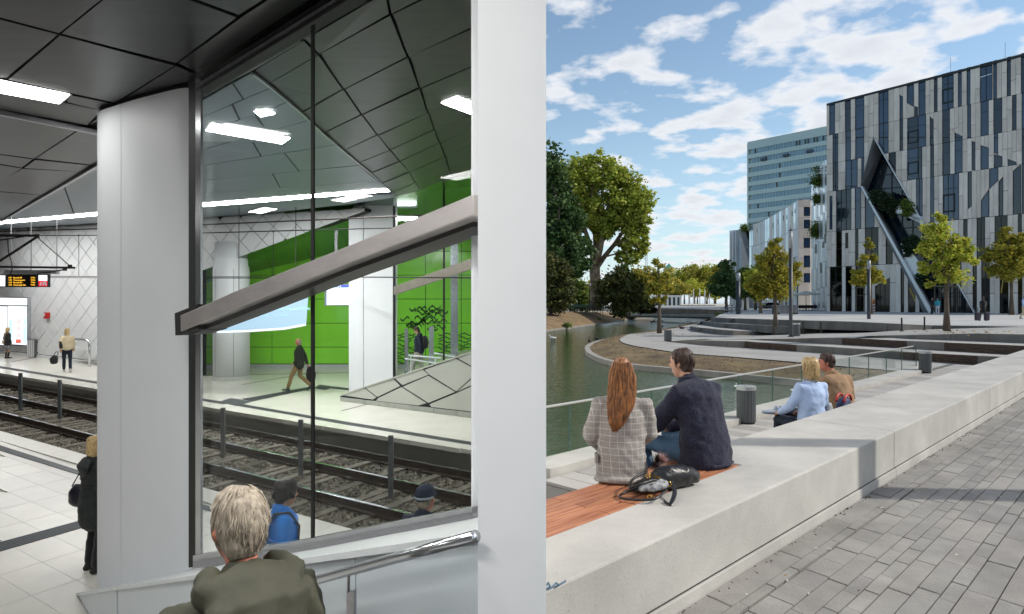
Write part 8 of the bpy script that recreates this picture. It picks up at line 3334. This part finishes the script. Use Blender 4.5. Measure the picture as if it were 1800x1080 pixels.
mb = MB()
cap_tube(mb, [T(1218, 852, .055), T(1200, 856, .075), T(1176, 860, .078), T(1158, 862, .07)], [(.05, .05), (.075, .07), (.08, .068), (.07, .06)], (0, 0, 1), 16)
cap_tube(mb, [T(1158, 862, .05), T(1130, 864, .035), T(1112, 866, .02)], [(.05, .07), (.032, .075), (.012, .06)], (0, 0, 1), 14)
remesh(mb.build('body', m_leather, tote), .009, .022, .012)
mb = MB()
cap_tube(mb, [T(1166, 872, .075), T(1145, 874, .062), T(1128, 874, .05)], [(.026, .036), (.028, .042), (.02, .03)], (0, 0, 1), 12)
remesh(mb.build('scarf', M('grey_white_scarf', '#55575a', rough=.9, var=.5, scale=45, col2='#b9babb'), tote), .008, .018, .02)
for pts in ([(1168, 868, .06), (1150, 872, .10), (1122, 878, .09), (1106, 874, .06), (1112, 862, .07), (1135, 856, .10)], [(1172, 876, .05), (1150, 886, .03), (1115, 884, .018), (1090, 878, .012), (1098, 870, .014), (1130, 868, .05)]):
    MB().tube(cr([T(*p) for p in pts], 5), .008, 8).build('handle', m_leather, tote, smooth=True)
MB().tube(cr([T(1180, 868, .08), T(1186, 880, .05), T(1178, 890, .01), T(1168, 884, .006)], 5), [(.014, .004)] * 16, 8).build('strap', m_leather, tote)
for x, y, h in ((1139, 866, .105), (1176, 872, .075), (1142, 884, .03)):
    p = T(x, y, h)
    n_ = 14
    MB().tube([p + V((.014 * math.cos(2 * math.pi * k / n_), .004 * math.sin(2 * math.pi * k / n_), .014 * math.sin(2 * math.pi * k / n_))) for k in range(n_ + 1)], .0028, 6).build('ring', m_gold, tote, smooth=True)
mb = MB()
for k in range(5):
    mb.obox(T(1146 + k * 3.2, 866 + k, .108), (.006, 0, 0), (0, .002, 0), (0, 0, .005))
stuff(mb.build('charm_letters', m_gold, tote))
pc_ = T(1160, 846, .135)
pom = root('fur_pompom', pc_ - V((0, 0, .05)), 'fluffy pink and black fur pompom tied to the black tote', 'bag charm')
rq = random.Random(9)
for nm, mt, n_, dx in (('pink_fur', M('pink_fur', '#c7a5a0', rough=.9, var=.2, scale=40), 520, .012), ('black_fur', M('black_fur', '#17130f', rough=.9, var=.2, scale=40), 520, -.022)):
    mb = MB()
    for k in range(n_):
        d = V((rq.gauss(0, 1), rq.gauss(0, 1), rq.gauss(0, 1))).normalized()
        c_ = pc_ + V((dx, 0, 0))
        ln = rq.uniform(.045, .085)
        sd_ = d.cross(V((.3, .2, 1))).normalized() * .0026
        mb.add([c_ - sd_, c_ + sd_, c_ + d * ln], [(0, 1, 2)])
    stuff(mb.build(nm, mt, pom))

# ---- walkers by the building
def far_person(px, yb, Y, bearing, lb, jk, tr, hr_, sc, pose=None, **k):
    b = at(px, yb, Y)
    b.z = ZPL
    return figure(b, bearing, lb, 'people walking by the stone building', sc, pose, .03, jk, tr, hair=hr_, hairstyle='short', folds=.02, **k)


WALK = dict(kn_l=(-.1, .16, .52), an_l=(-.1, .24, .10), toe_l=(-.1, .42, .05), kn_r=(.1, -.02, .50), an_r=(.1, -.24, .13), toe_r=(.1, -.08, .04), el_l=(-.22, -.14, 1.14), wr_l=(-.22, -.12, .92), ha_l=(-.22, -.10, .84), el_r=(.22, .08, 1.12), wr_r=(.22, .22, .93), ha_r=(.22, .27, .86))
far_person(1638, 553.6, 66, 150, 'person in a dark suit with a white shirt front standing by the entrance', m_blackc, m_blackc, m_blackh, 1.0)
far_person(1648, 553.6, 66, 20, 'person in a turquoise top and white trousers by the entrance', M('turquoise_top', '#3fa7b5', rough=.8, var=.1), m_enamel2, m_greyh, .98)
far_person(1728, 564.7, 42.8, 15, 'person dressed in black walking between two trolley cases', m_blackc, m_blackc, m_blackh, .92, WALK, hem=.18)
far_person(1801, 561, 48, 170, 'person in a pale blue shirt walking at the right edge', m_shirt, m_beige, m_brown, 1.0, WALK)
for x, lb in ((1718, 'dark purple trolley case left of the person in black'), (1734.5, 'dark purple trolley case right of the person in black')):
    c = at(x, 565, 42.6)
    c.z = ZPL
    tr2 = root('trolley_case', c, lb, 'suitcase', 'trolley cases')
    MB().box(c.x - .15, c.x + .15, c.y - .1, c.y + .1, c.z + .06, c.z + .6).build('body', M('purple_case', '#2c2433', rough=.6, var=.15), tr2, bevel=.05)
    for sx in (-.08, .08):
        MB().box(c.x + sx - .01, c.x + sx + .01, c.y + .08, c.y + .1, c.z + .6, c.z + .86).build('handle_bar', m_blackm, tr2)
        MB().tube([c + V((sx - .015, 0, .03)), c + V((sx + .015, 0, .03))], .03, 8).build('wheel', m_blackm, tr2)
    MB().box(c.x - .1, c.x + .1, c.y + .075, c.y + .105, c.z + .86, c.z + .89).build('grip', m_blackm, tr2)

# ---- people in the station
def stn(px, Y, dy=0.0):
    p = LP((px - CX) / F * Y, Y, dy)
    return p


wb_ = stn(13, 30.6)
f = figure(wb_, 20, 'woman in a short black coat and patterned skirt waiting in front of the light box', None, .83, None, .03, m_blackc, m_blackc, hair=m_blond, hairstyle='bob', hem=.18, jr=1.1,
           skirt=M('tartan_skirt', '#3a3a40', rough=.9, var=.5, scale=14, col2='#8a8a8c'), legs_r=.8)
mb = MB()
cap_tube(mb, [(-.25, -.02, .86), (-.25, -.02, .98)], [(.05, .12), (.04, .10)], (1, 0, 0), 10)
add_part(f, mb, 'shoulder_bag', M('tan_bag', '#b58d54', rough=.7, var=.1), .02)
mb = MB()
mb.tube([(-.25, .1, .98), (-.1, .14, 1.22), (.12, .06, 1.46), (.1, -.1, 1.44), (-.1, -.15, 1.2), (-.25, -.1, .98)], .012, 6)
add_part(f, mb, 'bag_strap', MATS['tan_bag'])
bw_ = stn(118, 25.9)
f = figure(bw_, -35, 'fair haired person in a beige jacket and jeans walking along the far platform', None, 1.0, WALK, .028, m_beige, m_djeans, hair=m_blond, hairstyle='bob', jr=1.12,
           shoes=M('pale_shoe', '#a8a29a', rough=.7, var=.1))
mb = MB()
cap_tube(mb, [(-.3, -.08, .48), (-.3, -.08, .62), (-.29, -.08, .72)], [(.09, .20), (.10, .21), (.04, .16)], (1, 0, 0), 12)
bg_ = root('holdall', bw_ + V((-.35, -.15, .40)), 'black holdall carried low by the person in the beige jacket', 'bag')
mb2 = MB()
for p in mb.v:
    mb2.v.append(V((p.x + .3, p.y, p.z - .46)) + WL[bg_.name])
mb2.f = mb.f
remesh(mb2.build('body', m_blackc, bg_), .025, .03)
MB().tube([WL[bg_.name] + V((.0, -.12, .27)), WL[bg_.name] + V((.05, -.06, .42)), WL[bg_.name] + V((.05, .06, .42)), WL[bg_.name] + V((0, .12, .27))], .014, 6).build('handle', m_blackc, bg_)
mb = MB()
cap_tube(mb, [(-.2, -.12, 1.0), (-.22, -.1, 1.2)], [(.07, .12), (.06, .1)], (1, 0, 0), 10)
add_part(f, mb, 'shoulder_bag', m_blackc, .025)
wm = stn(526, 21.3)
STRIDE = dict(kn_l=(-.09, .22, .53), an_l=(-.09, .34, .11), toe_l=(-.09, .52, .07), kn_r=(.09, .0, .50), an_r=(.09, -.34, .20), toe_r=(.09, -.24, .03), hip=(.085, 0, .93), el_l=(-.22, -.06, 1.13), wr_l=(-.2, .10, .95), ha_l=(-.18, .16, .9),
              el_r=(.22, -.12, 1.13), wr_r=(.22, -.18, .90), ha_r=(.22, -.2, .82))
f = figure(wm, -88, 'balding man in dark green jacket and khaki trousers striding along the far platform', None, 1.0, STRIDE, .02, m_dgreen, m_khaki, hair=m_greyh, hairstyle='balding', hem=.08, jr=1.14, skin=m_skinr,
           shoes=M('blue_shoe', '#2a3346', rough=.7, var=.1))
bb = root('backpack', wm + V((.32, .2, .36)), 'black rucksack hanging from the hand of the striding man', 'bag')
mb = MB()
cap_tube(mb, [WL[bb.name] + V((0, 0, .0)), WL[bb.name] + V((0, 0, .2)), WL[bb.name] + V((-.03, 0, .38))], [(.15, .1), (.17, .11), (.11, .07)], (1, 0, 0), 12)
remesh(mb.build('body', m_blackc, bb), .02, .03)
MB().tube([WL[bb.name] + V((.08, 0, .0)), WL[bb.name] + V((.14, 0, -.14)), WL[bb.name] + V((.02, 0, -.1))], .012, 6).build('strap', m_blackc, bb)
MB().tube([WL[bb.name] + V((-.03, 0, .40)), WL[bb.name] + V((-.08, 0, .47)), WL[bb.name] + V((-.12, 0, .40))], .014, 6).build('handle', m_blackc, bb)
gm = at(737, 573, 20.3)
gm.z -= 1.73
f = figure(gm, -75, 'man in a dark jacket with a rucksack looking down behind the far glass screen', None, 1.0, dict(WALK, head=(0, .07, 1.58)), .025, m_navyj, M('pale_trousers', '#a6a79c', rough=.9, var=.1), hair=m_brown, hairstyle='short', head_pitch=R(-22), jr=1.12)
mb = MB()
cap_tube(mb, [(0, -.2, 1.08), (0, -.22, 1.24), (0, -.19, 1.38)], [(.14, .08), (.15, .09), (.11, .06)], (1, 0, 0), 12)
add_part(f, mb, 'rucksack', m_blackc, .025, .02)
nw_ = stn(166, 8.05)
f = figure(nw_, 35, 'woman in a long dark quilted jacket standing half hidden behind the big white column', None, .955, dict(el_l=(-.26, .02, 1.14), wr_l=(-.21, .16, 1.02), ha_l=(-.18, .22, 1.0)), .018,
           M('dark_quilted', '#1a2020', rough=.6, var=.25, scale=7, bump=.3, bscale=14), m_blackc, hair=m_blond, hairstyle='bob', hem=.26, jr=1.2, folds=.03)
mb = MB()
for k in range(7):
    z_ = .78 + k * .085
    n_ = 20
    w_ = 1.0 if z_ > 1.05 else 1.06
    mb.tube([(.215 * w_ * math.cos(2 * math.pi * i / n_), .158 * w_ * math.sin(2 * math.pi * i / n_) + .01, z_) for i in range(n_ + 1)], .006, 5, side=(0, 0, 1))
add_part(f, mb, 'quilt_seam', MATS['dark_quilted'])['kind'] = 'stuff'
mb = MB()
cap_tube(mb, [(-.0, -.085, 1.44), (0, -.13, 1.36), (0, -.12, 1.27)], [(.13, .05), (.15, .06), (.10, .03)], (1, 0, 0), 12)
add_part(f, mb, 'hood', MATS['dark_quilted'], .016, .02)
hb = root('handbag', nw_ + V((-.27, .08, .82)), 'dark handbag on the arm of the woman behind the column', 'bag')
c_ = WL[hb.name]
mb = MB()
cap_tube(mb, [c_ + V((0, 0, 0)), c_ + V((0, 0, .12)), c_ + V((.02, 0, .2))], [(.13, .06), (.12, .055), (.07, .03)], (1, -.3, 0), 12)
remesh(mb.build('body', M('dark_blue_leather', '#141622', rough=.4, var=.15), hb), .015, .015)
MB().tube([c_ + V((-.06, 0, .2)), c_ + V((.02, .02, .36)), c_ + V((.09, 0, .2))], .009, 6).build('handle', MATS['dark_blue_leather'], hb)
bl_ = stn(495, 6.3)
f = figure(bl_, 62, 'woman with curly black hair and a bright blue puffer jacket behind the glass', None, .945, dict(head=(0, .05, 1.595)), .015, m_bluej, m_djeans, hair=m_blackh, hairstyle='curly', jr=1.2, folds=.02)
mb = MB()
for k in range(12):
    z_ = .96 + k * .036
    n_ = 22
    t = (z_ - .96) / .43
    rx_, ry_ = .212 - .03 * abs(t - .3), .160 - .02 * t
    mb.tube([(rx_ * math.cos(2 * math.pi * i / n_), ry_ * math.sin(2 * math.pi * i / n_) + .012, z_) for i in range(n_ + 1)], .011, 6, side=(0, 0, 1))
add_part(f, mb, 'quilt_ribs', m_bluej, smooth=True)['kind'] = 'stuff'
mb = MB()
cap_tube(mb, [(0, -.23, .96), (0, -.25, 1.10), (0, -.21, 1.26)], [(.14, .08), (.155, .095), (.11, .06)], (1, 0, 0), 14)
add_part(f, mb, 'rucksack', m_blackc, .016, .025)
for s in (-1, 1):
    mb = MB()
    mb.tube([(.12 * s, -.18, 1.28), (.125 * s, -.09, 1.445), (.13 * s, .06, 1.44), (.14 * s, .15, 1.3), (.15 * s, .14, 1.14), (.15 * s, -.14, 1.02)], [(.028, .01)] * 6, 8, side=(1, 0, 0))
    add_part(f, mb, 'rucksack_strap', m_blackc)
cm = stn(745, 6.0)
f = figure(cm, 28, 'man in a navy cap and navy jacket standing behind the glass near its right end', None, .975, dict(head=(0, .04, 1.60)), .017, m_navyj, m_djeans, hair=m_greyh, hairstyle='short', jr=1.22, skin=m_skinr)
mb = MB()
mb.tube([(0, .025, 1.61), (0, .02, 1.66), (0, .02, 1.71), (0, .02, 1.735)], [(.090, .112), (.092, .114), (.072, .09), (.03, .04)], 18, side=(1, 0, 0))
mb.tube([(0, .11, 1.628), (0, .17, 1.622), (0, .20, 1.612)], [(.075, .012), (.066, .010), (.04, .008)], 12, side=(1, 0, 0))
add_part(f, mb, 'cap', M('navy_cap', '#15223c', rough=.8, var=.15), .009)
mb = MB()
n_ = 20
mb.tube([(.0935 * math.cos(math.pi + math.pi * i / n_), .115 * math.sin(math.pi + math.pi * i / n_) + .023, 1.628) for i in range(n_ + 1)], [(.011, .003)] * (n_ + 1), 6, side=(0, 0, 1))
add_part(f, mb, 'cap_band', M('grey_band', '#9aa0a8', rough=.7, var=.05))
# ---- man on the stairs, close to us
Yn = 2.12
nm_ = V(((427 - CX) / F * Yn, Yn, -.69))
f = figure(nm_, -42, 'older man with grey blond hair in an olive hooded parka in the left foreground', None, 1.0, dict(head=(0, .045, 1.605), sh=(.182, 0, 1.365), neck=(0, -.01, 1.45)), .012, m_olive, m_djeans,
           hair=m_greyh, hairstyle='grey', jr=1.10, folds=.035, near=True, skin=m_skinr, head_yaw=R(-8))
mb = MB()
cap_tube(mb, [(-.0, -.085, 1.475), (0, -.15, 1.42), (0, -.165, 1.32), (0, -.13, 1.24)], [(.13, .05), (.165, .065), (.15, .06), (.08, .03)], (1, 0, 0), 16)
cap_tube(mb, [(.10, .02, 1.47), (.14, -.07, 1.46), (.06, -.16, 1.42)], [.035, .045, .045], n=10)
cap_tube(mb, [(-.10, .02, 1.47), (-.14, -.07, 1.46), (-.06, -.16, 1.42)], [.035, .045, .045], n=10)
add_part(f, mb, 'hood', m_olive, .012, .03, fine=.015)
